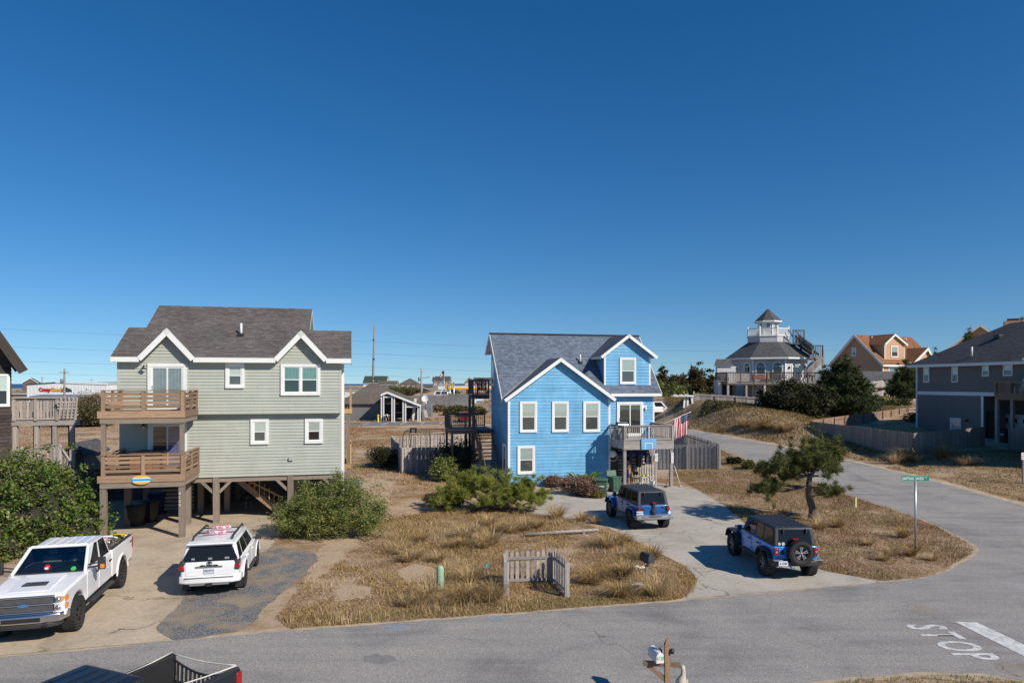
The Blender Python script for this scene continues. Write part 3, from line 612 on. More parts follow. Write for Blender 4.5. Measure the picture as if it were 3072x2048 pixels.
# corner boards and skirt
for s in (-.03,WL-.10):bx('corner_board',M['sage'],gh,s,s+.13,-.024,.08,zb,z1-.02)
for s in (-.03,WL-.10):bx('corner_board',M['sage'],gh,s,s+.13,dU-.024,dU+.1,z1,8.03)
bx('corner_board',M['white'],gh,WL+.02,WL+.16,.03,.10,.9,8.0);bx('skirt_board',M['sage'],gh,0,WL,dU-.02,-.02,z1-.03,z1-.012)
side=Wall((WL,0,0),(0,1,0),(1,0,0));siding(lw,side,[(.1,zb),(D,zb),(D,8.0),(.1,8.0)],.158,M['sage'],zb,single=True)
lside=Wall((0,0,0),(0,1,0),(-1,0,0));siding(lw,lside,[(.1,zb),(D,zb),(D,8.0),(.1,8.0)],.158,M['sage'],zb,single=True)
def win(par,F,W,d,z,a,b,c,e,**k):
    """window from two opposite corners measured in a zoomed view"""
    u0,zt=F.on_d(z(a,b),d);u1,zb_=F.on_d(z(c,e),d);return window(par,W,u0,u1,zb_,zt,**k)
win(gh,G,W1,dU,R2,985,545,1134,742,cover='shade',drop=.96,tw=.14);win(gh,G,W1,dU,R2,1418,552,1728,798,style='double',cover='teal',tw=.14)
win(gh,G,W0,0,R2,1182,985,1324,1180,cover='shade',drop=.98,tw=.14);win(gh,G,W0,0,R2,1607,983,1748,1172,cover='blind',drop=.5,tw=.14)
dwz=G.on_d(R2(400,886),dU)[1]
u0,zt=G.on_d(R2(376,547),dU);u1=G.on_d(R2(683,547),dU)[0];window(gh,W1,u0,u1,5.62,zt,style='slider',cover='curtain',cover2='curtain',tw=.17,name='sliding_door')
u0,zt=G.on_d(R2(378,1005),0);u1=G.on_d(R2(682,1005),0)[0];window(gh,W0,u0,u1,2.62,zt,style='slider',cover2='purple',tw=.17,name='sliding_door')
M['bronze']=plain('dark_bronze',(.025,.024,.022),.5,.5)
for y,d in ((590,dU),(1040,0)):
    s,z=G.on_d(R2(342,y),d-.12);l=MB().tube([(s,d-.01,z+.12),(s,d-.1,z+.17),(s,d-.16,z+.1)],.016).lathe([(.03,.1),(.05,.06),(.13,.02),(.13,.01)],(s,d-.16,z)).build('wall_lamp',M['bronze'],gh);MB().ell((s,d-.16,z-.05),(.075,.075,.09)).build('lamp_glass',M['offwhite'],l)
s,z=G.on_d(R2(1500,1297),0);MB().box(s-.13,s+.1,-.12,-.01,z-.08,z+.1).build('dryer_vent',M['sage'],gh,.02)
s,d=G.on_d(R2(1107,325),1.0)[0],1.0
dp=next(x for x in np.arange(0,4,.02) if G.on_d(R2(1107,327),x)[1]<= rz(x));s=G.on_d(R2(1107,327),dp)[0]
v=MB().tube([(s,dp,rz(dp)-.1),(s,dp,rz(dp)+.62)],.06).build('vent_pipe',M['white'],gh);MB().box(s-.15,s+.15,dp-.2,dp+.12,rz(dp)-.08,rz(dp)+.09).build('vent_flashing',M['black'],v,.03)
# decks
dD=-3.05;sd0,zr1=G.on_d(R2(10,925),dD);sd1=G.on_d(R2(660,925),dD)[0];zt1=G.on_d(R2(300,762),dD)[1];zr2=G.on_d(R2(300,1425),dD)[1];zt2=G.on_d(R2(300,1262),dD)[1]
for zr,zt_,dback in ((zr1,zt1,dU-.03),(zr2,zt2,-.03)):
    dk=MB().box(sd0+.05,sd1-.05,dD+.3,dback,zr-.3,zr-.05).build('deck',M['post'],gh)
    k=int((dback-dD)/.15)
    for i in range(k):bx('deck_board',M['deck'],dk,sd0-.02,sd1+.02,dD+i*.15+.005,dD+(i+1)*.15-.003,zr-.045,zr-.005)
    low=zr<4;bx('rim_board',M['deck'],dk,sd0-.15,sd1+.04,dD-.06,dD-.01,zr-.30,zr+.01);bx('rim_board',M['deck'],dk,sd1+.0,sd1+.045,dD,dback,zr-.30,zr+.01);bx('rim_board',M['deck'],dk,sd0-.045,sd0,dD,dback,zr-.30,zr+.01)
    bx('support_beam',M['post'],dk,sd0-.06,sd1+.02,dD-.02,dD+.08,zr-.55,zr-.305)
    for p in (0,1):bx('support_beam',M['post'],dk,(sd0,sd1-.06)[p],(sd0+.06,sd1)[p],dD+.1,dback,zr-.52,zr-.31)
    h=zt_-zr
    rail(dk,(sd0,dD+.02),(sd1,dD+.02),zr,h,'deck',posts=3,horiz=4,pw=.14,top=.2);rail(dk,(sd1-.03,dD+.1),(sd1-.03,dback),zr,h,'deck',posts=3,horiz=4,pw=.11,top=.16);rail(dk,(sd0+.03,dD+.1),(sd0+.03,dback),zr,h,'deck',posts=3,horiz=4,pw=.11,top=.16)
for s in (sd0+.05,sd1-.12):bx('post',M['post'],gh,s-.12,s+.13,dD+.02-.0,dD+.24,zr2-.54 if 0 else-.2,zr2-.56);bx('post',M['post'],gh,s-.08,s+.1,dD+.03,dD+.2,zr2+.0,zr1-.56)
M['bluepaint']=plain('surfboard_blue',(.03,.36,.72),.4);M['yellowp']=plain('surfboard_yellow',(.75,.42,.06),.4)
# piles, braces, floor beam and steps under the house
pl=[G.on_z(R3(*p),0) for p in ((1520,445),(1600,366),(860,470))]
grid=[(s,d) for s in (.3,3.0,pl[0][0],7.9,WL-.2) for d in (.15,3.2,D-.2) if not (s == .3 and d == .15 and 0)]
for s,d in grid:bx('pile',M['post'],gh,s-.14,s+.14,d-.14,d+.14,-.3,zb-.01)
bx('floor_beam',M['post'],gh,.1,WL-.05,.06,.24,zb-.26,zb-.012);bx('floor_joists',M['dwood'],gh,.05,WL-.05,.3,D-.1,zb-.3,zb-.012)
for s in (pl[0][0],):
    for q in (-1,1):beam('brace',M['post'],gh,(s+q*.14,.1,zb-.78),(s+q*.85,.1,zb-.05),.06,.14)
for s in (7.9,WL-.2):beam('brace',M['post'],gh,(s-.14,.1,zb-.78),(s-.85,.1,zb-.05),.06,.14)
st=MB().beam((pl[0][0]+.6,2.2,zb-.1),(pl[0][0]+3.0,2.2,.1),.05,.28).beam((pl[0][0]+.6,1.2,zb-.1),(pl[0][0]+3.0,1.2,.1),.05,.28).build('staircase',M['deck'],gh)
for i in range(11):t=(i+.5)/11;bx('step',M['deck'],st,pl[0][0]+.6+2.4*t-.14,pl[0][0]+.6+2.4*t+.14,1.22,2.18,zb-.1-(zb-.2)*t-.02,zb-.1-(zb-.2)*t+.02)
for i in range(10):t=(i+.5)/10;x=pl[0][0]+.6+2.4*t;z=zb-.1-(zb-.2)*t;bx('baluster',M['deckl'],st,x-.02,x+.02,1.15,1.19,z,z+.92 if z+.92<zb-.32 else zb-.32)
beam('handrail',M['deckl'],st,(pl[0][0]+1.3,1.17,zb-.35),(pl[0][0]+3.05,1.17,1.0),.05,.09)
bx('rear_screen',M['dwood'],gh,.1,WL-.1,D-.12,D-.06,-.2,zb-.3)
# louvred screen at the back left under the house
for i in range(9):beam('screen_slat',M['gwood'],gh,(.35,3.4,.25+i*.2),(2.6,3.4,.25+i*.2),.03,.12)
# back porch seen past the right corner
bx('porch_floor',M['deckl'],gh,WL+.05,WL+.55,2.2,5.2,5.35,5.6);bx('porch_floor',M['deckl'],gh,WL+.05,WL+.5,2.2,5.2,2.3,2.55)
for z in (5.6,2.55):
    for i in range(5):beam('rail_board',M['deckl'],gh,(WL+.5,2.2,z+.15+i*.2),(WL+.5,5.2,z+.15+i*.2),.03,.11)
    for d in (2.2,5.1):bx('post',M['deckl'],gh,WL+.42,WL+.52,d,d+.1,z,z+1.1)
for d in (2.25,5.1):bx('post',M['post'],gh,WL+.25,WL+.42,d,d+.17,-.2,5.34)
# surfboard sign: pointed oval with bands
sb,zs=G.on_d(R3(997,138),dD-.09);sg=fthing('surfboard_sign','yellow white and blue surfboard sign fixed to the lower deck edge','sign',G)
def lens(hw,hh,n=26):return [(sb-hw*math.cos(math.pi*i/n),zs+hh*abs(math.sin(math.pi*i/n))**.8) for i in range(n+1)]+[(sb+hw*math.cos(math.pi*i/n),zs-hh*abs(math.sin(math.pi*i/n))**.8) for i in range(1,n)]
full=lens(.375,.20)
def band(lo,hi):return clip(clip(full,0,1,zs+lo),0,-1,-(zs+hi))
for lo,hi,m in ((.10,.21,'yellowp'),(.055,.099,'white'),(-.05,.054,'bluepaint'),(-.09,-.051,'white'),(-.21,-.091,'yellowp')):MB().prism(band(lo,hi),'y',dD-.12,dD-.085).build('stripe',M[m],sg)
# house number on the pile
s_,z_=G.on_d(R3(1266,290),dD+.01)
for i,ch in enumerate('4129'):o=text(ch,'white',.17,.004,gh,'house_number');o.location=(s_,dD-.0,z_+.27-.18*i+.09);o.rotation_euler=(R(90),0,0)
# ================================================================ bright blue house
B=Frame(-.25,46.0,13)
bh=fthing('house','bright blue house with slate blue roof, white trim and a front dormer','house',B)
WB=B.on_d(R5(1174,900),0)[0];zW=B.on_d(R5(600,637),0)[1]
dR=1.0;WD=B.on_d(R5(1520,700),dR)[0]
ridge_d,ridge_z=4.6,None
sA=B.on_d(R5(228,103),ridge_d)[0];ridge_z=B.on_d(R5(260,104),ridge_d)[1]
dEv=.55;sEv1,zEv=B.on_d(R5(1583,572),dEv)
pB=(ridge_z-zEv)/(ridge_d-dEv)
def bz(d):return ridge_z-pB*(ridge_d-d)
gxl,gzl=B.on_d(R5(345,618),-.4);gxp,gzp=B.on_d(R5(791,294),-.4);gxr,gzr=B.on_d(R5(1226,622),-.4);gze=(gzl+gzr)/2
back_d,back_z=5.75,ridge_z-.85*(5.75+.45-ridge_d)
wal=solid(bh,[(0,dR),(WD,dR),(WD,back_d),(0,back_d)],-.2,bz(dR)-.25,'bluesid');solid(bh,[(0,0),(WB,0),(WB,dR+.01),(0,dR+.01)],-.2,gze-.08,'bluesid')
WF=Wall((0,0,0),(1,0,0),(0,-1,0));WR=Wall((0,dR,0),(1,0,0),(0,-1,0));WS=Wall((0,0,0),(0,1,0),(-1,0,0))
PB=.222
siding(wal,WF,[(0,.0),(WB,0),(WB,gze),(0,gze)],PB,M['bluesid'],0,seed=11)
siding(wal,WR,[(WB+.02,3.1),(WD,3.1),(WD,bz(dR)-.3),(WB+.02,bz(dR)-.3)],PB,M['bluesid'],0,seed=12)
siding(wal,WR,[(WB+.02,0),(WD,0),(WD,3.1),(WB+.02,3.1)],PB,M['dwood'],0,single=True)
sidep=[(0,0),(back_d,0),(back_d,back_z-.1),(ridge_d,ridge_z-.22),(.55,bz(.55)-.3),(0,bz(0)-.5)]
siding(wal,WS,sidep,PB,M['bluesid'],0,seed=13,L=4)
MB().prism([(x,z) for x,z in sidep if z>0][::1]+[(0,bz(0)-1),(0,3)][:0],'x',.001,.14).build('gable_wall',M['bluesid'],bh)
MB().prism([(dR,bz(dR)-.3),(back_d,bz(dR)-.3),(back_d,back_z-.1),(ridge_d,ridge_z-.22)],'x',WD-.14,WD-.001).build('gable_wall',M['bluesid'],bh)
# main roof
q=lambda s,d:(s,d,bz(d))
dl=(gze-ridge_z)/pB+ridge_d
dzb_=lambda z:ridge_d-(ridge_z-z)/pB
roof(bh,notched([(sA,dl+.12),(gxl+.02,dl+.12),(gxp,dzb_(gzp)),(gxr-.35,dEv),(sEv1,dEv)],[(sA,sEv1,ridge_d)],q),'shb',.15)
roof(bh,[(sEv1,ridge_d,ridge_z),(sA,ridge_d,ridge_z),(sA,back_d+.45,back_z),(sEv1,back_d+.45,back_z)],'shb',.15)
MB().prism([(ridge_d-.14,ridge_z-.06),(ridge_d,ridge_z+.05),(ridge_d+.14,ridge_z-.06)],'x',sA,sEv1).build('ridge_cap',M['shd'],bh)
fascia(bh,(WB+.3,dEv-.02,zEv-.12),(sEv1,dEv-.02,zEv-.12),.035,.2);bx('soffit',M['white'],bh,WB+.2,sEv1,dEv,dR,zEv-.22,zEv-.2)
for s in (sA+.02,sEv1-.02):
    beam('rake_board',M['white'],bh,(s,dl if s<1 else dEv,bz(dl if s<1 else dEv)-.14),(s,ridge_d,ridge_z-.14),.035,.24);beam('rake_board',M['white'],bh,(s,ridge_d,ridge_z-.14),(s,back_d+.45,back_z-.14),.035,.24)
MB().add([(sA+.03,ridge_d,ridge_z-.16),(0,ridge_d,ridge_z-.16),(0,back_d+.45,back_z-.17),(sA+.03,back_d+.45,back_z-.17)],[(0,1,2,3)]).build('soffit',M['white'],bh)
front_gable(gxl,gxp,gxr,gzp,bh,0,-.4,gze,'shb','bluesid',wal,bz,PB,14,.22)
# dormer
dm=1.1;dxl,dzl=B.on_d(R5(1003,300),dm);ux0=B.on_d(R5(1132,520),dm)[0];ux1,dzb=B.on_d(R5(1490,520),dm)
rxl,rze=B.on_d(R5(1103,282),dm-.4);rxp,rzp=B.on_d(R5(1325,110),dm-.4);rxr,rze2=B.on_d(R5(1552,288),dm-.4);rze=(rze+rze2)/2
dw=solid(bh,[(ux0,dm),(ux1,dm),(ux1,dm+2.6),(ux0,dm+2.6)],dzb-.3,rze+.05,'bluesid','dormer_wall')
siding(dw,Wall((0,dm,0),(1,0,0),(0,-1,0)),[(ux0,dzb),(ux1,dzb),(ux1,rze),(ux0,rze)],PB,M['bluesid'],0,seed=15)
siding(dw,Wall((ux0,dm,0),(0,1,0),(-1,0,0)),[(0,dzb-.3),(2.4,dzb-.3),(2.4,rze),(0,rze)],PB,M['bluesid'],0,single=True)
front_gable(rxl,rxp,rxr,rzp,bh,dm,dm-.4,rze,'shb','bluesid',dw,bz,PB,16,.2)
fascia(bh,(rxl+.02,dm-.38,rze-.1),(rxl+.02,dm+1.9,rze-.1),.04,.16)
for s in (ux0-.03,ux1-.1):bx('corner_board',M['white'],bh,s,s+.13,dm-.03,dm+.1,dzb,rze+.0)
bx('apron_board',M['black'],bh,ux0,ux1,dm-.03,dm-.0,dzb-.08,dzb)
for s in (-.03,WB-.11):bx('corner_board',M['white'],bh,s,s+.15,-.03,.1,.0,gze+.0)
bx('corner_board',M['white'],bh,WD-.1,WD+.03,dR-.03,dR+.1,0,zEv-.24)
for a in ((467,637,602,878),(719,637,850,876),(964,636,1096,875)):win(bh,B,WF,0,R5,*a,cover='blind',tw=.14,drop=.98)
win(bh,B,WF,0,R5,449,985,586,1203,cover='blind',tw=.15,drop=.97);win(bh,B,Wall((0,dm,0),(1,0,0),(0,-1,0)),dm,R5,1250,294,1377,502,cover='blind',tw=.13)
for a in ((253,312,272,517),(342,972,366,1188)):
    d0,zt=B.on_s(R5(a[2],a[1]),0);d1,z0_=B.on_s(R5(a[0],a[3]),0);window(bh,WS,min(d0,d1),max(d0,d1),z0_,zt,cover='blind',tw=.14)
zdk=B.on_d(R5(1400,945),-2.3)[1]
u0,zt=B.on_d(R5(1228,641),dR);u1=B.on_d(R5(1433,641),dR)[0];window(bh,WR,u0,u1,zdk+.04,zt,style='slider',cover=None,tw=.15,name='sliding_door')
s,z=B.on_d(R5(1453,690),dR-.1);l=MB().box(s-.16,s+.14,dR-.05,dR-.018,z-.02,z+.18).build('wall_lamp',M['white'],bh,.01);MB().lathe([(.05,.0),(.09,-.14)],(s,dR-.14,z+.05)).tube([(s,dR-.05,z+.08),(s,dR-.14,z+.06)],.02).build('lamp_shade',M['metal'],l)
dp=next(x for x in np.arange(0,5,.02) if B.on_d(R5(943,335),x)[1]<= bz(x));s=B.on_d(R5(943,335),dp)[0];v=MB().tube([(s,dp,bz(dp)-.1),(s,dp,bz(dp)+.62)],.06).build('vent_pipe',M['offwhite'],bh);MB().box(s-.14,s+.14,dp-.15,dp+.1,bz(dp)-.05,bz(dp)+.1).build('vent_flashing',M['black'],v,.03)
# front deck
dk0=-2.35;ks0=WB+.08;ks1,zt=B.on_d(R5(1672,828),dk0);zrim=zdk
dk=MB().box(ks0+.05,ks1-.05,dk0+.2,dR-.05,zrim-.35,zrim-.05).build('deck',M['dwood'],bh)
for i in range(int((dR-dk0)/.145)):bx('deck_board',M['gwood'],dk,ks0,ks1,dk0+i*.145+.004,dk0+(i+1)*.145-.004,zrim-.045,zrim-.006)
bx('rim_board',M['gwood'],dk,ks0-.02,ks1+.02,dk0-.05,dk0-.005,zrim-.28,zrim);bx('rim_board',M['gwood'],dk,ks0-.02,ks1+.02,dk0-.045,dk0-.002,zrim-.58,zrim-.285);bx('rim_board',M['gwood'],dk,ks0-.045,ks0,dk0,0,zrim-.55,zrim);bx('rim_board',M['gwood'],dk,ks1,ks1+.045,dk0,dR,zrim-.55,zrim)
hr=B.on_d(R5(1400,827),dk0)[1]-zrim
rail(dk,(ks0,dk0),(ks1,dk0),zrim,hr,'gwood',posts=3,pitch=.135,pw=.12,top=.18);rail(dk,(ks0+.02,dk0+.06),(ks0+.02,-.06),zrim,hr,'gwood',posts=3,pitch=.135,pw=.1,top=.16);rail(dk,(ks1-.02,dk0+.06),(ks1-.02,dR-.05),zrim,hr,'gwood',posts=3,pitch=.135,pw=.1,top=.16)
for s in (ks0+.1,ks1-.1):
    for d in (dk0+.12,dR-.25):bx('post',M['gwood'],bh,s-.1,s+.1,d-.1,d+.1,-.3,zrim-.36)
for i in range(12):beam('screen_slat',M['gwood'],bh,(ks0+.9,dR-.12,.4+i*.23),(ks1-.2,dR-.12,.4+i*.23),.03,.12)
# side stairs and roof deck on the left, all weathered wood
sL=-2.0
d_t,z_t=5.4,B.on_s(R5(150,870),-1.0)[1]
zland=B.on_d(R5(180,850),5.5)[1]
st=MB().beam((-.2,.4,.1),(-.2,4.9,zland-.1),.06,.3).beam((-1.45,.4,.1),(-1.45,4.9,zland-.1),.06,.3).build('side_stairs',M['dwood'],bh)
n=15
for i in range(n):t=(i+.5)/n;bx('step',M['dwood'],st,-1.42,-.23,.4+4.5*t-.16,.4+4.5*t+.16,.1+(zland-.15)*t-.03,.1+(zland-.15)*t+.02)
beam('handrail',M['dwood'],st,(-1.45,.2,1.05),(-1.45,4.9,zland+.95),.06,.14);beam('stair_skirt',M['dwood'],st,(-1.5,.2,.55),(-1.5,4.9,zland+.42),.03,.5)
for t in (0,.5,1):bx('post',M['dwood'],st,-1.52,-1.4,.3+4.6*t-.06,.3+4.6*t+.06,-.2,1.0+zland*t)
ld=MB().box(-3.2,-.05,4.9,8.2,zland-.32,zland-.05).build('deck',M['dwood'],bh)
for i in range(21):bx('deck_board',M['gwood'],ld,-3.25,-.03,4.9+i*.155,4.9+i*.155+.145,zland-.045,zland)
rail(ld,(-3.2,4.95),(-1.5,4.95),zland,1.05,'dwood',posts=2,pitch=.15);rail(ld,(-3.2,4.95),(-3.2,8.2),zland,1.05,'dwood',posts=3,pitch=.15);rail(ld,(-3.2,8.15),(-.05,8.15),zland,1.05,'dwood',posts=3,pitch=.15)
for s in (-3.1,-1.6):[bx('post',M['dwood'],bh,s-.08,s+.08,d-.08,d+.08,-.2,zland-.33) for d in (5.0,8.0)]
su0=B.on_d(R5(98,600),6.4)[0];zup=B.on_d(R5(180,585),6.4)[1]
ud=MB().box(su0,-.05,6.4,8.3,zup-.3,zup).build('deck',M['dwood'],bh)
zr_=B.on_d(R5(180,465),6.4)[1];rail(ud,(su0,6.42),(-.05,6.42),zup,zr_-zup,'dwood',posts=2,pitch=.16,top=.16);rail(ud,(su0+.03,6.45),(su0+.03,8.3),zup,zr_-zup,'dwood',posts=2,pitch=.16)
for s in (su0+.08,):[bx('post',M['dwood'],bh,s-.09,s+.09,d-.09,d+.09,-.2,zup-.31) for d in (6.5,8.2)]
# ================================================================ vehicles (x forward, y left, origin on the ground between the axles)
M['wpaint']=paint_mat('white_car_paint',(.80,.80,.80));M['jeepblue']=paint_mat('bright_blue_car_paint',(.02,.28,.74),.34,.4,.05);M['jeepdark']=paint_mat('deep_blue_car_paint',(.015,.11,.37),.36,.45,.1)
M['truckblue']=paint_mat('dark_blue_car_paint',(.012,.018,.026),.34,.2,.05);M['silverp']=paint_mat('silver_plastic',(.24,.25,.26),.45,.1,.1);M['hardtop']=plain('charcoal_hard_top',(.045,.048,.055),.6,var=.06);M['hardtop2']=plain('black_hard_top',(.028,.031,.036),.55,var=.06)
M['cglass']=NT('car_glass').m
def _cg():
    t=NT('tinted_car_glass');t.col((.012,.014,.016));return t.set(.05,0,.3,.12)
M['cglass']=_cg();M['cglass2']=glass_mat('clear_car_glass',(.78,.83,.81),.07)
M['redlens']=plain('red_lens',(.30,.010,.012),.25,spec=.6);M['amber']=plain('amber_lens',(.75,.24,.02),.25);M['lens']=plain('clear_lens',(.55,.58,.6),.1,.6);M['seat']=plain('grey_seat',(.22,.22,.23),.9);M['plate']=plain('licence_plate',(.62,.66,.72),.5,var=.08)
M['blk2']=plain('satin_black_trim',(.028,.028,.029),.55,var=.05);M['rimblack']=plain('black_rim',(.02,.02,.021),.35);M['navy']=plain('plate_navy',(.03,.05,.2),.6);M['redp']=plain('red_paint',(.5,.02,.02),.45);M['greenp']=plain('green_plastic',(.05,.42,.06),.45);M['yelp']=plain('yellow_plastic',(.75,.55,.01),.45);M['pink']=plain('pink_plastic',(.75,.34,.42),.5)
def arch(cx,cz,r,a0,a1,n=12):return [(cx+r*math.cos(R(a0+(a1-a0)*i/n)),cz+r*math.sin(R(a0+(a1-a0)*i/n))) for i in range(n+1)]
def shell(name,poly,hw,mat,parent,taper=None,bevel=.04,seg=3,tumble=0.0,zmid=1.0,inner=None):
    """side outline pushed across the car; taper(x, z) narrows it in plan"""
    m=MB();n=len(poly);ys=[-hw,-hw*.5,hw*.5,hw];vs=[]
    for y in ys:
        for x,z in poly:k=taper(x,z) if taper else 1.0;vs.append((x,y*k,z))
    fs=[tuple(range(n)),tuple(reversed(range(3*n,4*n)))]+[(j*n+i,(j+1)*n+i,(j+1)*n+(i+1)% n,j*n+(i+1)% n) for j in range(3) for i in range(n)]
    m.add(vs,fs);return m.build(name,mat,parent,bevel,seg)
def frustum(b,t):return [(b[0],-b[2],b[4]),(b[1],-b[3],b[4]),(b[1],b[3],b[4]),(b[0],b[2],b[4]),(t[0],-t[2],t[4]),(t[1],-t[3],t[4]),(t[1],t[3],t[4]),(t[0],t[2],t[4])]
FACES={'rear':(0,3,7,4),'front':(2,1,5,6),'left':(3,2,6,7),'right':(1,0,4,5)}
def cabin(name,b,t,mat,parent,bevel=.05,open_=False):
    c=frustum(b,t)
    if open_:
        o=MB().add(c,[(0,3,2,1),(4,5,6,7),(0,1,5,4),(2,3,7,6),(3,0,4,7)]).build(name,mat,parent,bevel,3);k=sum((Vector(p) for p in c),Vector())/8;q=[k+(Vector(p)-k)*.96 for p in c];MB().add(q,[(1,2,3,0),(7,6,5,4),(4,5,1,0),(6,7,3,2),(7,4,0,3)]).build('cab_lining',M['dark'],o,fix=False)
        V_=[Vector(p) for p in c];[MB().beam(V_[i],V_[j],.09,.09).build('pillar',mat,o,.03) for i,j in ((1,5),(2,6),(5,6))];z=b[4];bx('dashboard',M['blk2'],o,b[1]-.75,b[1]-.02,-b[3]+.05,b[3]-.05,z-.25,z+.03);MB().tube([(b[1]-.85+.08*math.sin(a),.38+.19*math.cos(a),z+.05+.17*math.sin(a)) for a in np.linspace(0,6.283,20)],.018,6).build('steering_wheel',M['black'],o)
        for y in (-.4,.4):MB().box(b[1]-1.6,b[1]-1.4,y-.26,y+.26,z-.4,z+.22).box(b[1]-1.58,b[1]-1.46,y-.13,y+.13,z+.22,z+.42).build('seat',M['seat'],o,.05)
        return o,V_
    return MB().add(c,[(0,3,2,1),(4,5,6,7),(0,1,5,4),(1,2,6,5),(2,3,7,6),(3,0,4,7)]).build(name,mat,parent,bevel,3),[Vector(p) for p in c]
def pane_on(c,face,u,v,mat,parent,off=.006,th=.012,name='window',bevel=.02,fr=None):
    """window set on one face of a cabin; u, v = fractions; corner-cut polygon allowed"""
    i=FACES[face];P=lambda a,b:(c[i[0]]*(1-a)+c[i[1]]*a)*(1-b)+(c[i[3]]*(1-a)+c[i[2]]*a)*b
    pts=[(u[0],v[0]),(u[1],v[0]),(u[1],v[1]),(u[0],v[1])] if len(u)== 2 else list(zip(u,v));q=[P(*p) for p in pts];nn=(q[1]-q[0]).cross(q[-1]-q[0]).normalized();cen=sum(c,Vector())/8
    if nn.dot(q[0]-cen)<0:nn=-nn
    k=len(q);m=MB().add([p-nn*th for p in q]+[p+nn*off for p in q],[tuple(range(k)),tuple(range(k,2*k))]+[(j,(j+1)% k,k+(j+1)% k,k+j) for j in range(k)])
    if fr:
        cq=sum(q,Vector())/k;fm=MB();big=[p+(p-cq).normalized()*fr for p in q];fm.add([p-nn*th for p in big]+[p+nn*(off-.003) for p in big],[tuple(range(k)),tuple(range(k,2*k))]+[(j,(j+1)% k,k+(j+1)% k,k+j) for j in range(k)])
        w=fm.build(name,M['blk2'],parent);m.build('pane',mat,w);return w
    return m.build(name,mat,parent)
def wheel(parent,x,y,r,w,side,rim='rimblack',style='star',spoke='rimblack',hub_r=.58):
    """tyre with shoulder blocks and a rim with spokes; side = +1 left, -1 right"""
    o=MB().lathe([(.02,-.02),(r*.2,-.02),(r*.2,.03),(.02,.03)],ax='y',n=14).build('wheel',M['blk2'],parent);o.location=(x,y,r);o['_s']=side
    hw=w/2;pr=[(r*hub_r,-hw*.8),(r*.78,-hw),(r*.93,-hw),(r,-hw*.78),(r,hw*.78),(r*.93,hw),(r*.78,hw),(r*hub_r,hw*.8),(r*hub_r,-hw*.8)]
    m=MB().lathe(pr,ax='y',n=36);nb=30
    for i in range(nb):
        a=2*math.pi*i/nb
        for s in (-1,1):
            aa=a+(.1 if s>0 else 0);ca,sa=math.cos(aa),math.sin(aa);c=Vector((ca*(r-.002),s*hw*.55,sa*(r-.002)));t=Vector((-sa,0,ca));n=Vector((ca,0,sa));b=Vector((0,1,0))
            m.add([c+t*i_*r*.06+b*j_*hw*.42+n*k_*.014 for i_ in (-1,1) for j_ in (-1,1) for k_ in (-1,1)],[(0,1,3,2),(4,6,7,5),(0,4,5,1),(2,3,7,6),(0,2,6,4),(1,5,7,3)])
    m.build('tyre',M['rubber'],o)
    R_=r*hub_r;f=hw*.62*side;m=MB().lathe([(R_*.98,-hw*.8),(R_*1.02,hw*.8*side),(R_*.9,hw*.82*side),(R_*.86,f*.5),(R_*.3,f*.3),(.01,f*.3)],ax='y',n=28).build('rim',M[rim],o,auto=40)
    k=5 if style == 'star' else 8;m=MB()
    for i in range(k):
        a=2*math.pi*i/k+.3
        if style == 'star':
            for da in (-.22,.22):m.beam((R_*.16*math.cos(a),f*1.05,R_*.16*math.sin(a)),(R_*.88*math.cos(a+da),f*1.12,R_*.88*math.sin(a+da)),.03,R_*.1,up=(0,1,0))
            m.beam((R_*.86*math.cos(a-.25),f*1.13,R_*.86*math.sin(a-.25)),(R_*.86*math.cos(a+.25),f*1.13,R_*.86*math.sin(a+.25)),.03,R_*.1,up=(0,1,0))
        else:m.beam((R_*.12*math.cos(a),f*1.0,R_*.12*math.sin(a)),(R_*.9*math.cos(a),f*1.1,R_*.9*math.sin(a)),.03,R_*.22,up=(0,1,0))
    m.lathe([(.01,f*1.25),(R_*.2,f*1.2),(R_*.22,f*.6)],ax='y',n=14);m.build('spokes',M[spoke],o);return o
def wheels(parent,xf,xr_,y,r,w,**k):return [wheel(parent,x,s*y,r,w,s,**k) for x in (xf,xr_) for s in (1,-1)]
def place(root,fx,fy,head):root.location=(fx,fy,terr(fx,fy)+.016);root.rotation_euler=(0,0,R(head));return root
def mark(parent,body,mat,size,loc,rot,sx=1.0,name='lettering',ext=.004,bold=0.0):o=text(body,mat,size,ext,parent,name,sx=sx,bold=bold);o.location=loc;o.rotation_euler=rot;return o
REAR=(R(90),0,R(-90))
def mirrors(parent,x,y,z,mat,w=.16,h=.2,arm=.16,d=.1):
    for s in (1,-1):m=MB().box(x-d/2,x+d/2,min(s*(y+arm),s*(y+arm+w)),max(s*(y+arm),s*(y+arm+w)),z,z+h).beam((x,s*(y-.05),z+.05),(x,s*(y+arm+.03),z+.07),.05,.05).build('mirror',mat,parent,.025)
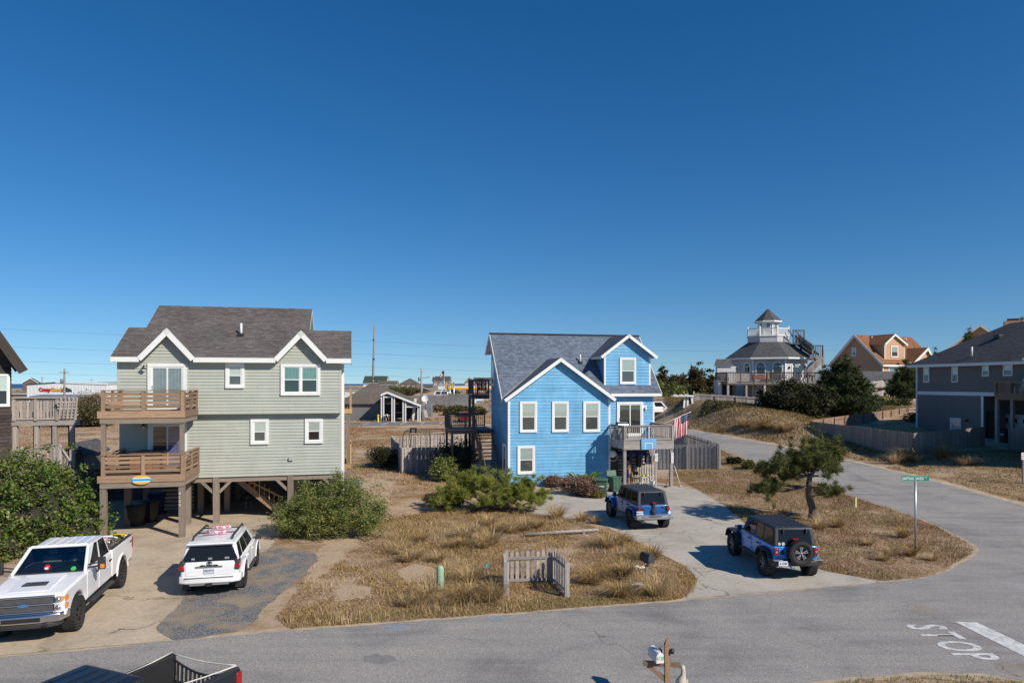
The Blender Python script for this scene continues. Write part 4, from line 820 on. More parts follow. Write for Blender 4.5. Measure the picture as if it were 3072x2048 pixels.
# ---------------------------------------------------------------- four-door off-roader with boxy hard top
def offroader(label,paint,top,flare,spare,bumper,lamp_style):
    c=thing('offroad_car',label,'car',group='blue boxy off-roaders on the right driveway');P=M[paint];wf,wr,r=1.50,-1.50,.43
    tub=[(-2.12,.62),(-2.05,.60)]+arch(wr,r,.56,200,-20)[::1]
    lower=[(-2.16,.66)]+arch(wr,.50,.52,168,12)+[(-.9,.56),(.75,.56),(.80,.62),(.82,1.20),(-2.18,1.20)]
    shell('body',lower,.79,P,c,bevel=.035)
    MB().box(-2.0,2.0,-.55,.55,.45,.75).build('chassis',M['black'],c)
    shell('hood',[(.80,.70),(2.05,.72),(2.08,1.08),(1.95,1.13),(.80,1.22)],.70,P,c,taper=lambda x,z:1-.16*(x-.8)/1.25,bevel=.04)
    g=MB().box(2.04,2.12,-.56,.56,.68,1.1).build('grille',P,c,.03)
    for i in range(7):MB().box(2.118,2.126,-.30+i*.1-.03,-.30+i*.1+.03,.76,1.04).build('grille_slot',M['black'],g)
    for s in (1,-1):MB().lathe([(.01,2.135),(.09,2.13),(.1,2.1)],(0,s*.43,.92),'x',16).build('headlight',M['lens'],c)
    MB().box(2.15,2.32,-.8,.8,.55,.72).build('front_bumper',M['blk2'],c,.03)
    # flared wings
    for s in (1,-1):
        for x in (wf,wr):
            m=MB();ring=[(x-.62,.62),(x-.56,.82),(x-.40,1.02),(x-.28,1.06),(x+.34,1.06),(x+.50,.98),(x+.64,.72)] if x>0 else [(x-.60,.68),(x-.52,.90),(x-.40,1.03),(x+.34,1.03),(x+.50,.90),(x+.64,.66)]
            inn=[(px+(x-px)*.07,pz-.055) for px,pz in ring];k=len(ring);y0,y1=s*.70,s*.96
            vs=[(px,y0,pz) for px,pz in ring]+[(px,y1,pz-.02) for px,pz in ring]+[(px,y1,pz-.02) for px,pz in inn]+[(px,y0,pz) for px,pz in inn]
            m.add(vs,[(i+k*j,i+1+k*j,i+1+k*((j+1)% 4),i+k*((j+1)% 4)) for i in range(k-1) for j in range(4)]+[(0,k,2*k,3*k),(k-1,2*k-1,3*k-1,4*k-1)])
            m.build('fender',M[flare],c,.02)
        if True:MB().prism([(.82,1.18),(.82,.70),(1.95,.72),(1.95,1.02)],'y',*sorted((s*.56,s*.72))).build('wing',P,c,.02)
    for s in (1,-1):bx('rock_rail',M['blk2'],c,-.9,.85,min(s*.79,s*.86),max(s*.79,s*.86),.50,.57)
    # hard top and windows
    top_,cc=cabin('hard_top',(-2.17,.74,.785,.785,1.185),(-2.02,.36,.70,.70,1.84),M[top],c,.06)
    for i in range(6):bx('roof_rib',M[top],top_,-1.9,.2,-.55+i*.21,-.47+i*.21,1.835,1.853)
    side_u=lambda x0,x1:x0
    for f,fl in (('left',lambda u:u),('right',lambda u:1-u)):
        for u0,u1,nm in ((.035,.30,'window'),(.34,.56,'window'),(.60,.885,'window')):
            a,b=sorted((fl(u0),fl(u1)));pane_on(cc,f,(a,b),(.14,.88),M['cglass'],c,name=nm,fr=.012)
    # body-colour door frames over the top
    pane_on(cc,'front',(.05,.95),(.06,.92),M['cglass'],c,name='windscreen',fr=.02)
    pane_on(cc,'rear',(.10,.90),(.10,.90),M['cglass'],c,name='rear_window',fr=.02)
    for y in (-.42,.42):MB().box(-2.14,-2.05,y-.025,y+.025,1.64,1.80).build('window_hinge',M['blk2'],c,.01)
    for s in (1,-1):
        for x0,x1 in ((-.22,.72),(-1.02,-.26)):
            d=MB().prism([(x0+(.02),.64),(x1,.64),(x1,1.175),(x0+.02,1.175)] if x0>-.5 else [(x0+.18,.64),(x1,.64),(x1,1.175),(x0,1.175),(x0,.92)],'y',*sorted((s*.786,s*.803))).build('door',P,c,.012);MB().box(x0+.06,x0+.26,*sorted((s*.80,s*.845)),1.03,1.07).build('handle',M['blk2'],d,.01)
            for z in (.72,1.08):MB().box(x1-.02,x1+.08,*sorted((s*.79,s*.822)),z,z+.05).build('hinge',P,d,.008)
    mirrors(c,.55,.80,1.22,M['blk2'],.17,.2,.07,.1)
    # tail
    tg=MB().box(-2.205,-2.165,-.60,.62,.74,1.175).build('tailgate',P,c,.012)
    for z in (.84,1.06):MB().box(-2.235,-2.2,-.76,-.42,z,z+.06).build('hinge',M['blk2'],tg,.01)
    MB().box(-2.24,-2.2,.44,.56,.92,1.07).build('handle',M['blk2'],tg,.01)
    for s in (1,-1):
        l=MB().box(-2.25,-2.16,min(s*.64,s*.80),max(s*.64,s*.80),.90,1.15).build('tail_light',M['redlens' if lamp_style else 'blk2'],c,.02)
        if not lamp_style:MB().box(-2.262,-2.245,min(s*.665,s*.775),max(s*.665,s*.775),.96,1.12).build('lens',M['redlens'],l)
        else:MB().box(-2.262,-2.245,min(s*.69,s*.75),max(s*.69,s*.75),.99,1.05).build('lens',M['lens'],l)
    if bumper == 'silver':
        b=MB().prism([(-2.46,-.62),(-2.46,.62),(-2.30,.92),(-2.12,.92),(-2.12,-.92),(-2.30,-.92)],'z',.56,.75).build('rear_bumper',M['silverp'],c,.03);MB().prism([(-.36,.742),(.36,.742),(.28,.70),(.16,.672),(0,.66),(-.16,.672),(-.28,.70)],'x',-2.475,-2.44).build('step_pad',M['chrome'],b)
        for s in (1,-1):MB().box(-2.44,-2.1,min(s*.68,s*.925),max(s*.68,s*.925),.565,.735).build('bumper_end',M['silverp'],b,.03)
    else:
        b=MB().prism([(-2.42,-.60),(-2.42,.60),(-2.30,.93),(-2.08,.93),(-2.08,-.93),(-2.30,-.93)],'z',.55,.74).build('rear_bumper',M['blk2'],c,.035)
        for s in (1,-1):MB().box(-2.405,-2.25,min(s*.55,s*.88),max(s*.55,s*.88),.735,.765).build('bumper_step',M['silverp'],b,.01)
        MB().tube([(-2.3,.25,.52),(-2.42,.22,.46),(-2.34,.12,.47)],.022).build('tow_hook',M['skyb'],b)
    y=.70 if bumper == 'silver' else .56;z=.86 if bumper == 'silver' else .66;p=MB().box(-2.275 if bumper == 'silver' else-2.445,-2.25 if bumper == 'silver' else-2.42,y-.17,y+.17,z-.085,z+.085).build('licence_plate',M['plate'],c,.005);mark(p,'RWT1777' if bumper == 'silver' else 'A 11707','navy',.1,(-2.28 if bumper == 'silver' else-2.45,y,z),REAR,.8)
    if spare:
        w=wheel(c,0,0,.43,.27,1,spoke='silverp');w.rotation_euler=(0,0,R(90));w.location=(-2.40,-.06,1.02);MB().box(-2.36,-2.2,-.2,.2,.85,1.15).build('spare_carrier',M['blk2'],c);MB().box(-2.30,-2.2,-.05,.15,1.46,1.50).build('brake_light',M['redlens'],c)
        for yy,r_ in ((.58,.05),(.44,.06)):MB().lathe([(.005,-2.163),(r_,-2.163)],(0,yy,1.29),'x',14).build('sticker',M['offwhite'],c)
    else:
        k=MB().box(-2.30,-2.2,-.13,.11,.80,1.02).box(-2.27,-2.21,-.07,.05,1.0,1.30).lathe([(.01,-2.36),(.10,-2.34),(.12,-2.28)],(0,-.01,.88),'x',12).build('spare_carrier',M['blk2'],c,.01);MB().box(-2.30,-2.22,-.10,.08,1.30,1.36).build('brake_light',M['redlens'],k)
        MB().box(-2.262,-2.25,-.06,.04,1.08,1.26).build('carrier_post',M['metal'],k)
    wheels(c,wf,wr,.80,r,.31,spoke='silverp' if spare else 'rimblack');return c
M['skyb']=plain('cyan_hook',(.02,.35,.55),.4)
j2=place(offroader('bright blue boxy off-roader with spare wheel and black fenders parked nearest the road','jeepblue','hardtop2','blk2',True,'black',True),9.97,26.45,93)
j1=place(offroader('dark blue boxy off-roader with silver rear bumper and no spare wheel on the driveway','jeepdark','hardtop','jeepdark',False,'silver',False),6.30,34.62,101)
# ---------------------------------------------------------------- white SUV
def suv():
    c=thing('suv','white family SUV with pink padded roof rack seen from behind on the concrete drive','car');P=M['wpaint'];wf,wr,r=1.40,-1.40,.395
    low=[(-2.42,.52)]+arch(wr,.42,.49,168,12)+[(-.85,.46),(.85,.46)]+arch(wf,.42,.49,168,12)+[(2.25,.5),(2.36,.62),(2.36,.85),(2.25,1.0),(1.15,1.13),(.9,1.15),(-2.36,1.17),(-2.46,1.05),(-2.47,.8)]
    tap=lambda x,z:(1-.10*max(0,(x-1.3)/1.06)**2)*(1-.07*max(0,(-x-1.7)/.76)**2);shell('body',low,.945,P,c,tap,.06,3)
    MB().box(-2.2,2.1,-.62,.62,.38,.8).build('chassis',M['black'],c)
    cab,cc=cabin('cabin',(-2.40,1.15,.90,.87,1.14),(-2.16,.28,.745,.72,1.74),P,c,.07)
    rf=MB().add([(x,y,1.735+.05*(1-(y/.70)**2)*(1-((x+.95)/1.35)**4)) for x in np.linspace(-2.16,.3,9) for y in np.linspace(-.70,.70,7)],[(i*7+j,i*7+j+1,(i+1)*7+j+1,(i+1)*7+j) for i in range(8) for j in range(6)],0,True).build('roof',P,c)
    for f,fl in (('left',lambda u:u),('right',lambda u:1-u)):
        for u0,u1 in ((.04,.20),(.245,.50),(.525,.84)):
            a,b=sorted((fl(u0),fl(u1)));pane_on(cc,f,(a,b),(.10,.86),M['cglass'],c,fr=.014)
    pane_on(cc,'front',(.04,.96),(.05,.93),M['cglass'],c,name='windscreen',fr=.02);pane_on(cc,'rear',(.03,.09,.91,.97,.90,.10),(.14,.02,.02,.14,.80,.80),M['cglass'],c,name='rear_window',fr=.03)
    MB().prism([(-2.36,1.70),(-2.08,1.70),(-2.05,1.775),(-2.34,1.745)],'y',-.73,.73).build('spoiler',P,c,.015)
    tg=MB().prism([(-2.475,.73),(-2.43,.73),(-2.40,1.17),(-2.445,1.15),(-2.49,1.0)],'y',-.74,.74).build('tailgate',P,c,.015);MB().box(-2.535,-2.47,-.42,.42,1.0,1.045).build('handle',M['chrome'],tg,.012);mark(tg,'4RUNNER','black',.075,(-2.545,0,1.055),REAR,1.7,bold=.006)
    em=MB()
    for rx,rz_,cz in ((.085,.055,1.115),(.05,.02,1.135),(.022,.05,1.12)):em.tube([(-2.475,rx*math.cos(a),cz+rz_*math.sin(a)) for a in np.linspace(0,2*math.pi,20)],.009,6)
    em.build('emblem',M['black'],tg);p=MB().box(-2.515,-2.49,-.17,.17,.80,.965).build('licence_plate',M['plate'],tg,.005);mark(p,'FBX9775','navy',.105,(-2.52,0,.88),REAR,.75)
    for y,w in ((.52,.05),(0,.06),(-.52,.07)):MB().box(-2.374,-2.368,y-w,y+w,1.21,1.28).build('sticker',M['lens'],c)
    b=MB().prism([(-2.55,-.70),(-2.56,0),(-2.55,.70),(-2.42,.95),(-1.95,.965),(-1.95,-.965),(-2.42,-.95)],'z',.47,.72).build('rear_bumper',P,c,.05);bx('bumper_slot',M['blk2'],b,-2.565,-2.5,-.74,.74,.66,.685);bx('bumper_skirt',M['silverp'],b,-2.52,-2.4,-.6,.6,.42,.475);MB().box(-2.6,-2.45,-.09,.09,.40,.50).build('tow_hitch',M['black'],b)
    for s in (1,-1):
        l=MB().prism([(-2.50,.88),(-2.30,.92),(-2.18,1.20),(-2.41,1.19)],'y',*sorted((s*.76,s*.925))).build('tail_light',M['blk2'],c,.03);MB().prism([(-2.51,.93),(-2.32,.96),(-2.29,1.08),(-2.46,1.07)],'y',*sorted((s*.77,s*.93))).build('lens',M['redlens'],l,.01)
        for x0,x1 in ((-.10,.92),(-1.10,-.14)):d=MB().prism([(x0,.56),(x1,.56),(x1,1.13),(x0,1.13)] if x0>-.5 else [(x0+.28,.56),(x1,.56),(x1,1.13),(x0,1.13),(x0,.82)],'y',*sorted((s*.93,s*.957))).build('door',P,c,.02);MB().box(x0+.06,x0+.28,*sorted((s*.955,s*.985)),.98,1.02).build('handle',P,d,.01)
        MB().prism([(x,z) for x,z in arch(wr,.42,.56,175,5)]+[(x,z) for x,z in arch(wr,.42,.49,8,172)],'y',*sorted((s*.90,s*.98))).build('fender',P,c,.02);MB().prism([(x,z) for x,z in arch(wf,.42,.56,175,5)]+[(x,z) for x,z in arch(wf,.42,.49,8,172)],'y',*sorted((s*.88,s*.975))).build('fender',P,c,.02)
        MB().prism([(-1.98,.16),(-1.90,.16),(-1.86,.5),(-1.94,.5)],'y',*sorted((s*.70,s*.93))).build('mud_flap',M['black'],c)
        bx('side_step',M['blk2'],c,-.85,.85,min(s*.93,s*1.02),max(s*.93,s*1.02),.40,.47);MB().tube([(-1.95,s*.61,1.80),(-1.8,s*.62,1.87),(.05,s*.60,1.88),(.25,s*.59,1.80)],.035).build('roof_rail',M['blk2'],c)
        MB().box(2.1,2.3,min(s*.55,s*.85),max(s*.55,s*.85),.82,.97).build('headlight',M['lens'],c,.03)
    mirrors(c,.82,.90,1.14,M['blk2'],.2,.18,.06,.12);rk=MB().tube([(-1.35,-.6,1.885),(-1.35,.6,1.885)],.022).tube([(-.55,-.6,1.885),(-.55,.6,1.885)],.022).build('roof_rack',M['blk2'],c)
    for x in (-1.35,-.55):MB().tube([(x,-.33,1.90),(x,.33,1.90)],.055,10).build('rack_pad',M['pinkpat'],rk)
    wheels(c,wf,wr,.82,r,.27,style='multi');return c
def _pk():
    t=NT('pink_patterned_fabric');v=t.coords((1,1,1));t.col(t.ramp(t.noise(v,16,2),[(.46,(.85,.72,.74)),(.5,(.62,.14,.22))]));return t.set(.8)
M['pinkpat']=_pk();M['navyblue']=plain('emblem_blue',(.05,.16,.34),.5);place(suv(),-10.42,24.72,102.5)
# ---------------------------------------------------------------- pickups
def pickup(kind):
    W=kind == 'white';P=M['wpaint' if W else 'truckblue']
    c=thing('pickup_truck','white lifted pickup truck with chrome front and black wheels parked beside the ivy' if W else 'dark blue pickup truck with net across its open bed at the bottom edge','truck')
    wb=4.2 if W else 3.6;wf,wr=wb/2,-wb/2;r=.47 if W else .40;L=.10 if W else 0.0;hw=1.0 if W else .93;cz=r+.03
    xb=wr+1.13 if W else wr+.95;xe=wr-1.28 if W else wr-.95;zr=1.43+L if W else 1.36
    front=[(xb+.02,.55+L),(wf-.62,.52+L)]+arch(wf,cz,.58 if W else .5,165,12)+[(wf+.95,.6+L),(wf+.98,.9+L),(wf+.94,1.17+L),(wf+.8,1.24+L),(wf-.72,1.36+L),(xb+.02,1.38+L)]
    tap=lambda x,z:1-.06*max(0,(x-wf+.6)/1.5)**2;shell('body',front,hw,P,c,tap,.06,3)
    if W:MB().prism([(wf-.6,1.30+L),(wf+.75,1.19+L),(wf+.72,1.26+L),(wf-.55,1.40+L)],'y',-.52,.52).build('hood',P,c,.05,3)
    hb,cc=cabin('cab',(xb,wf-.70,hw-.04,hw-.06,1.36+L),(xb+.12,wf-1.55,hw-.22,hw-.24,1.97+L),P,c,.08,W)
    for i in range(5):bx('roof_rib',P,c,xb+.25,wf-1.75,-.52+i*.26-.05,-.52+i*.26+.05,1.965+L,1.983+L)
    for f,fl in (('left',lambda u:u),('right',lambda u:1-u)):
        for u,v in (((.07,.42,.42,.10),(.10,.10,.90,.90)),((.50,.86,.78,.66,.50),(.10,.10,.45,.90,.90))):
            pane_on(cc,f,tuple(fl(q) for q in u),v,M['cglass'],c,fr=.016)
    pane_on(cc,'front',(.04,.96),(.04,.93),M['cglass2' if W else 'cglass'],c,name='windscreen');pane_on(cc,'rear',(.1,.9),(.2,.9),M['cglass'],c,name='rear_window',fr=.02)
    MB().box(xe+.2,wf+.6,-.5,.5,.42,.7+L).build('chassis',M['black'],c)
    # bed: two sides, head board, floor
    for s in (1,-1):
        pl=[(xe+.02,.62+L),(wr-.62,.60+L)]+arch(wr,cz,.58 if W else .5,168,12)+[(wr+.7,.55+L),(xb-.02,.55+L),(xb-.02,zr),(xe,zr)]
        MB().prism(pl,'y',*sorted((s*(hw-.10),s*hw))).build('bed_side',P,c,.03,3);bx('bed_rail',M['blk2'],c,xe+.03,xb-.04,min(s*(hw-.13),s*(hw-.01)),max(s*(hw-.13),s*(hw-.01)),zr-.01,zr+.02)
        bx('bed_liner',M['black'],c,xe+.02,xb-.03,min(s*(hw-.13),s*(hw-.105)),max(s*(hw-.13),s*(hw-.105)),.8+L,zr-.01)
        MB().prism([(x,z) for x,z in arch(wr,cz,.66 if W else .57,178,2)]+[(x,z) for x,z in arch(wr,cz,.58 if W else .5,6,174)],'y',*sorted((s*(hw-.02),s*(hw+.035)))).build('fender',P,c,.02)
        for x0,x1 in (((wf-1.70,wf-.66),(xb+.12,wf-1.74))):
            d=MB().prism([(x0,.58+L),(x1,.58+L),(x1,1.35+L),(x0,1.35+L)],'y',*sorted((s*(hw-.02),s*(hw+.012)))).build('door',P,c,.025);MB().box(x0+.05,x0+.27,*sorted((s*(hw+.01),s*(hw+.045))),1.14+L,1.19+L).build('handle',M['blk2'],d,.012)
        l=MB().box(xe-.03,xe+.12,min(s*(hw-.1),s*(hw+.012)),max(s*(hw-.1),s*(hw+.012)),zr-.45,zr-.06).build('tail_light',M['redlens'],c,.02)
    bx('bed_floor',M['black'],c,xe+.02,xb-.02,-hw+.1,hw-.1,.78+L,.84+L);bx('bed_head',P,c,xb-.06,xb-.02,-hw+.1,hw-.1,.8+L,zr);bx('bed_head_liner',M['black'],c,xb-.085,xb-.06,-hw+.13,hw-.13,.84+L,zr-.02)
    if W:MB().box(xe-.03,xe+.05,-hw+.1,hw-.1,.72+L,zr).build('tailgate',P,c,.02);MB().box(xe-.18,xe+.1,-hw+.05,hw-.05,.5+L,.7+L).build('rear_bumper',M['chrome'],c,.03)
    else:bx('rear_bumper',M['blk2'],c,xe-.15,xe+.1,-hw+.05,hw-.05,.5,.7)
    if W:
        xf=wf+.98
        gr=MB().box(xf-.05,xf+.03,-.72,.72,.76+L,1.17+L).build('grille',M['black'],c,.02)
        for i in range(2):
            for k in range(5):z=.80+L+i*.205+k*.028;bx('grille_bar',M['chrome'],gr,xf+.028,xf+.045,-.70,.70,z,z+.012)
        for z in (.745+L,.945+L,1.15+L):MB().box(xf-.02,xf+.06,-.74,.74,z,z+.045).build('grille_bar',M['chrome'],gr,.012)
        em=MB().prism([(q*.72,.965+L+(z-.965)*.72) for q,z in ((-.17,.925),(-.06,.925),(-.075,.895),(.045,.895),(.06,.925),(.17,.925),(.19,1.0),(.085,1.0),(.1,1.03),(-.03,1.03),(-.045,1.0),(-.15,1.0))],'x',xf+.06,xf+.085).build('emblem',M['navyblue'],gr,.004)
        for s in (1,-1):
            for z in (.77+L,.975+L):
                h=MB().prism([(xf+.03,s*.75),(xf-.02,s*.90),(xf-.16,s*.965),(xf-.25,s*.965),(xf-.25,s*.75)],'z',z,z+.165).build('headlight',M['lens'],c,.012);MB().prism([(xf-.005,s*.875),(xf-.03,s*.915),(xf-.15,s*.977),(xf-.24,s*.977),(xf-.24,s*.875)],'z',z+.02,z+.145).build('turn_lens',M['amber'],h)
                MB().lathe([(.005,xf+.035),(.055,xf+.03),(.06,xf)],(0,s*.80,z+.08),'x',14).build('lamp_bulb',M['chrome'],h)
            MB().prism([(wf+.58,.62+L),(wf+.95,.62+L),(wf+.93,.74+L),(wf+.62,.74+L)],'y',*sorted((s*.9,s*.975))).build('wing_end',P,c,.02)
        b=MB().prism([(xf+.20,-.55),(xf+.20,.55),(xf+.10,.90),(xf-.30,1.02),(xf-.30,.9),(xf,.8),(xf,-.8),(xf-.30,-.9),(xf-.30,-1.02),(xf+.10,-.90)],'z',.50+L,.74+L).build('front_bumper',M['chrome'],c,.05,3)
        MB().box(xf+.195,xf+.21,-.45,.45,.55+L,.66+L).build('bumper_intake',M['black'],b);MB().prism([(xf+.16,-.6),(xf+.16,.6),(xf,.85),(xf-.2,.9),(xf-.2,-.9),(xf,-.85)],'z',.36+L,.50+L).build('valance',M['blk2'],b,.03)
        for s in (1,-1):MB().box(xf+.1,xf+.22,s*.55-.06,s*.55+.06,.42+L,.48+L).build('tow_hook',M['black'],b,.015)
        sc_=MB().box(wf+.05,wf+.36,-.3,.3,1.285+L,1.335+L).build('hood_scoop',M['blk2'],c,.02);[bx('scoop_bar',M['chrome'],sc_,wf+.08+i*.07,wf+.10+i*.07,-.28,.28,1.33+L,1.342+L) for i in range(4)]
        for s in (1,-1):
            m=MB().box(wf-.95,wf-.83,min(s*1.22,s*1.42),max(s*1.22,s*1.42),1.36+L,1.72+L).beam((wf-.90,s*.9,1.42+L),(wf-.90,s*1.25,1.46+L),.05,.05).beam((wf-.90,s*.9,1.5+L),(wf-.90,s*1.25,1.56+L),.04,.04).build('mirror',M['blk2'],c,.03);MB().box(wf-.835,wf-.822,min(s*1.30,s*1.41),max(s*1.30,s*1.41),1.40+L,1.52+L).build('turn_lens',M['amber'],m)
            bx('running_board',M['blk2'],c,xb+.3,wf-.72,min(s*.98,s*1.16),max(s*.98,s*1.16),.44+L,.50+L)
        MB().box(wf-1.66,wf-1.60,-.2,.2,1.955+L,1.99+L).build('roof_marker',M['black'],c,.01);[MB().box(wf-1.7,wf-1.63,y-.05,y+.05,1.955+L,1.99+L).build('roof_marker',M['black'],c,.01) for y in (.55,-.55)]
        s_=MB().lathe([(.004,.004),(.07,.004)],(0,0,0),'z',16).build('sticker',M['greenp'],c);i=FACES['front'];a,bq=.17,.12;pos=(cc[i[0]]*(1-a)+cc[i[1]]*a)*(1-bq)+(cc[i[3]]*(1-a)+cc[i[2]]*a)*bq;s_.location=pos+Vector((.012,0,.008));s_.rotation_euler=(0,R(52),0)
        mark(c,'4X4','black',.11,(xe+.35,hw+.04,zr-.16),(R(90),0,R(180)),1.3)
    wheels(c,wf,wr,hw-.13,r,.33 if W else .26,style='multi');return c
hd=R(-74.6);mid=Vector((-12.97,21.45,0));wt=place(pickup('white'),*(mid-Vector((.964,.266,0))*.9).xy,-75)
tail=Vector((-6.23,13.88,0));fw=Vector((math.cos(R(-112.5)),math.sin(R(-112.5)),0));dt=place(pickup('dark'),*(tail+fw*(1.8+.95)).xy,-112.5)
# rope net across the open tail of the dark truck
nt_=thing('cargo_net','black web cargo net with white ropes strung over the dark truck bed','net',dt.location,dt.rotation_euler[2]);xe=-1.8-.95
for i in range(2):MB().tube([(xe+.06,-.86+1.72*t,1.30-.52*i-.20*math.sin(math.pi*t)) for t in np.linspace(0,1,14)],.022).build('strap',M['black'],nt_)
for i in range(15):t=(i+.5)/15;y=-.86+1.72*t;z=1.30-.20*math.sin(math.pi*t);beam('strap',M['black'],nt_,(xe+.06,y,z),(xe+.08,y,z-.52),.055,.012)
M['rope']=plain('white_rope',(.62,.58,.50),.9)
for a,b in (((xe+.06,-.86,1.40),(xe+.06,.86,1.42)),((xe+.06,-.86,1.42),(-.85,-.88,1.42)),((xe+.06,.86,1.41),(-.85,.0,1.38))):MB().tube([Vector(a)+(Vector(b)-Vector(a))*t-Vector((0,0,.05*math.sin(math.pi*t))) for t in np.linspace(0,1,8)],.014).build('rope',M['rope'],nt_)
def in_truck(name,label,cat):return thing(name,label,cat,wt.location,wt.rotation_euler[2])
zb_=.94
o=in_truck('cap','red and white cap lying on the dashboard of the white truck','cap');MB().ell((2.1-.95,-.12,1.55),(.11,.10,.12),12,8).build('crown',M['redp'],o);MB().prism([(1.18,-.2),(1.34,-.19),(1.38,-.12),(1.34,-.05),(1.18,-.04)],'z',1.47,1.485).build('visor',M['redp'],o);MB().ell((1.24,-.12,1.57),(.03,.06,.04),8,6).build('patch',M['white'],o)
o=in_truck('stool','round pink stool standing in the white truck bed','stool');MB().lathe([(.01,.62),(.22,.62),(.24,.58),(.22,.54),(.01,.54)],(-1.75,.42,zb_+.2)).build('seat',M['pink'],o);[MB().tube([(-1.75+.17*math.cos(a),.42+.17*math.sin(a),zb_+.75),(-1.75+.2*math.cos(a),.42+.2*math.sin(a),zb_)],.025).build('leg',M['pink'],o) for a in (.8,2.4,3.9,5.5)]
o=in_truck('bed_rack','white folded wire rack lying in the white truck bed','rack');[MB().tube([(x,-.4,z),(x,.75,z),(x+.25,.85,z+.05)],.022).build('bar',M['white'],o) for x,z in ((-1.45,zb_+.75),(-2.3,zb_+.72),(-2.1,zb_+.78))]
o=in_truck('crab_pot','grey wire basket in the white truck bed','basket');[MB().tube([(-2.75,y,zb_),(-2.75,y,zb_+.62),(-2.2,y,zb_+.62),(-2.2,y,zb_)],.012).build('wire',M['post'],o) for y in np.arange(.15,.80,.06)];[MB().tube([(-2.75,.15,zb_+.05+i*.1),(-2.75,.78,zb_+.05+i*.1),(-2.2,.78,zb_+.05+i*.1)],.012).build('wire',M['post'],o) for i in range(6)]
o=in_truck('sand_toy','yellow and green plastic sand toys by the truck tailgate','toy');MB().lathe([(.09,0),(.13,.2),(.14,.2)],(-2.95,.66,zb_+.4)).build('bucket',M['greenp'],o);MB().prism([(-3.25,zb_+.55),(-2.9,zb_+.6),(-2.75,zb_+.74),(-2.95,zb_+.72),(-3.25,zb_+.66)],'y',.5,.8).build('scoop',M['yelp'],o,.03)
o=in_truck('fuel_can','small red can behind the white truck cab','can');MB().box(-1.35,-1.15,-.85,-.65,zb_,zb_+.6).tube([(-1.25,-.75,zb_+.6),(-1.2,-.75,zb_+.72)],.03).build('body',M['redp'],o,.03)
# ================================================================ small things in the yards and along the road
def xyz(p):return Vector((p[0],p[1],terr(p[0],p[1])))
def gp(z,x,y):return gt(*z(x,y))
# picket screen by the road
fn=fence('picket_fence','low weathered grey picket screen on three sides standing in the dry grass by the road',[(-.21,22.5),(-.27,23.75),(1.45,23.98),(1.83,22.4)],1.17,M['gwood'],pitch=.185,w=.115,side=1,rails=(.13,.78),dog=.05,jig=.035,post_gap=4)
for x,y in ((-.21,22.5),(1.83,22.4)):beam('post',M['gwood'],fn,(x+.21,y-22.5,-.2),(x+.21,y-22.5,1.12),.11,.11,up=(0,1,0))
M['pedgreen']=plain('pale_green_plastic',(.27,.42,.28),.55,var=.1);g_=gnd(*Q5(345,757));o=thing('utility_pedestal','pale green round utility pedestal in the dry grass left of the picket screen','utility box',g_)
MB().lathe([(.135,0),(.135,.22),(.128,.23)],n=20).build('base',M['pedgreen'],o);MB().lathe([(.128,.23),(.128,.24),(.122,.70),(.10,.765),(.05,.79),(.004,.795)],n=20).build('cap',M['pedgreen'],o);MB().box(-.03,.03,-.14,-.12,.17,.22).build('latch',M['black'],o)
g_=gnd(*Q5(742,640));o=thing('marker_flag','tiny blue survey flag on a wire in the grass left of the picket screen','flag',g_);MB().tube([(0,0,0),(0,0,.42)],.006).build('wire',M['metal'],o);MB().prism([(0,.24),(.10,.27),(.10,.38),(0,.42)],'y',-.003,.003).build('pennant',M['bluepaint'],o)
a,b=gnd(*Q5(1060,318)),gnd(*Q5(1705,282));o=thing('log','bleached grey pole lying in the tall grass behind the picket screen','log',a);MB().tube([(0,0,.12),(b-a)*.5+Vector((0,0,.15)),(b-a)+Vector((0,0,.17))],[.07,.075,.06],10).build('trunk',M['gwood'],o);[bx('support',M['gwood'],o,(b-a).x*t-.06,(b-a).x*t+.06,(b-a).y*t-.06,(b-a).y*t+.06,-.05,.09) for t in (.3,.8)]
M['mailgrey']=plain('grey_black_metal',(.055,.06,.07),.45,.3)
def mailbox(o,c,L,W,H,ang,mat,flag):
    p=[(-W/2,0),(W/2,0),(W/2,H*.55)]+[(W/2*math.cos(t),H*.55+H*.45*math.sin(t)) for t in np.linspace(.3,2.84,8)]+[(-W/2,H*.55)]
    b=MB().prism(p,'y',-L/2,L/2).build('box',mat,o,.008);b.location=c;b.rotation_euler=(0,0,R(ang));f=MB().box(W/2+.002,W/2+.012,-.1,-.05,H*.3,H*1.05).box(W/2+.002,W/2+.012,-.1,.06,H*.85,H*1.05).build('flag',flag,b);MB().box(-W/2-.006,W/2+.006,L/2-.03,L/2+.006,-.005,H*.6).build('door',mat,b,.006);return b
g_=gnd(*Q5(2120,738));o=thing('mailbox','dark metal mailbox on a short wooden post beside the right driveway','mailbox',g_);beam('post',M['post'],o,(0,0,-.1),(0,0,.84),.1,.1,up=(0,1,0));bx('shelf',M['gwood'],o,-.12,.12,-.24,.24,.82,.86);mailbox(o,(0,0,.86),.52,.25,.30,205,M['mailgrey'],M['black'])
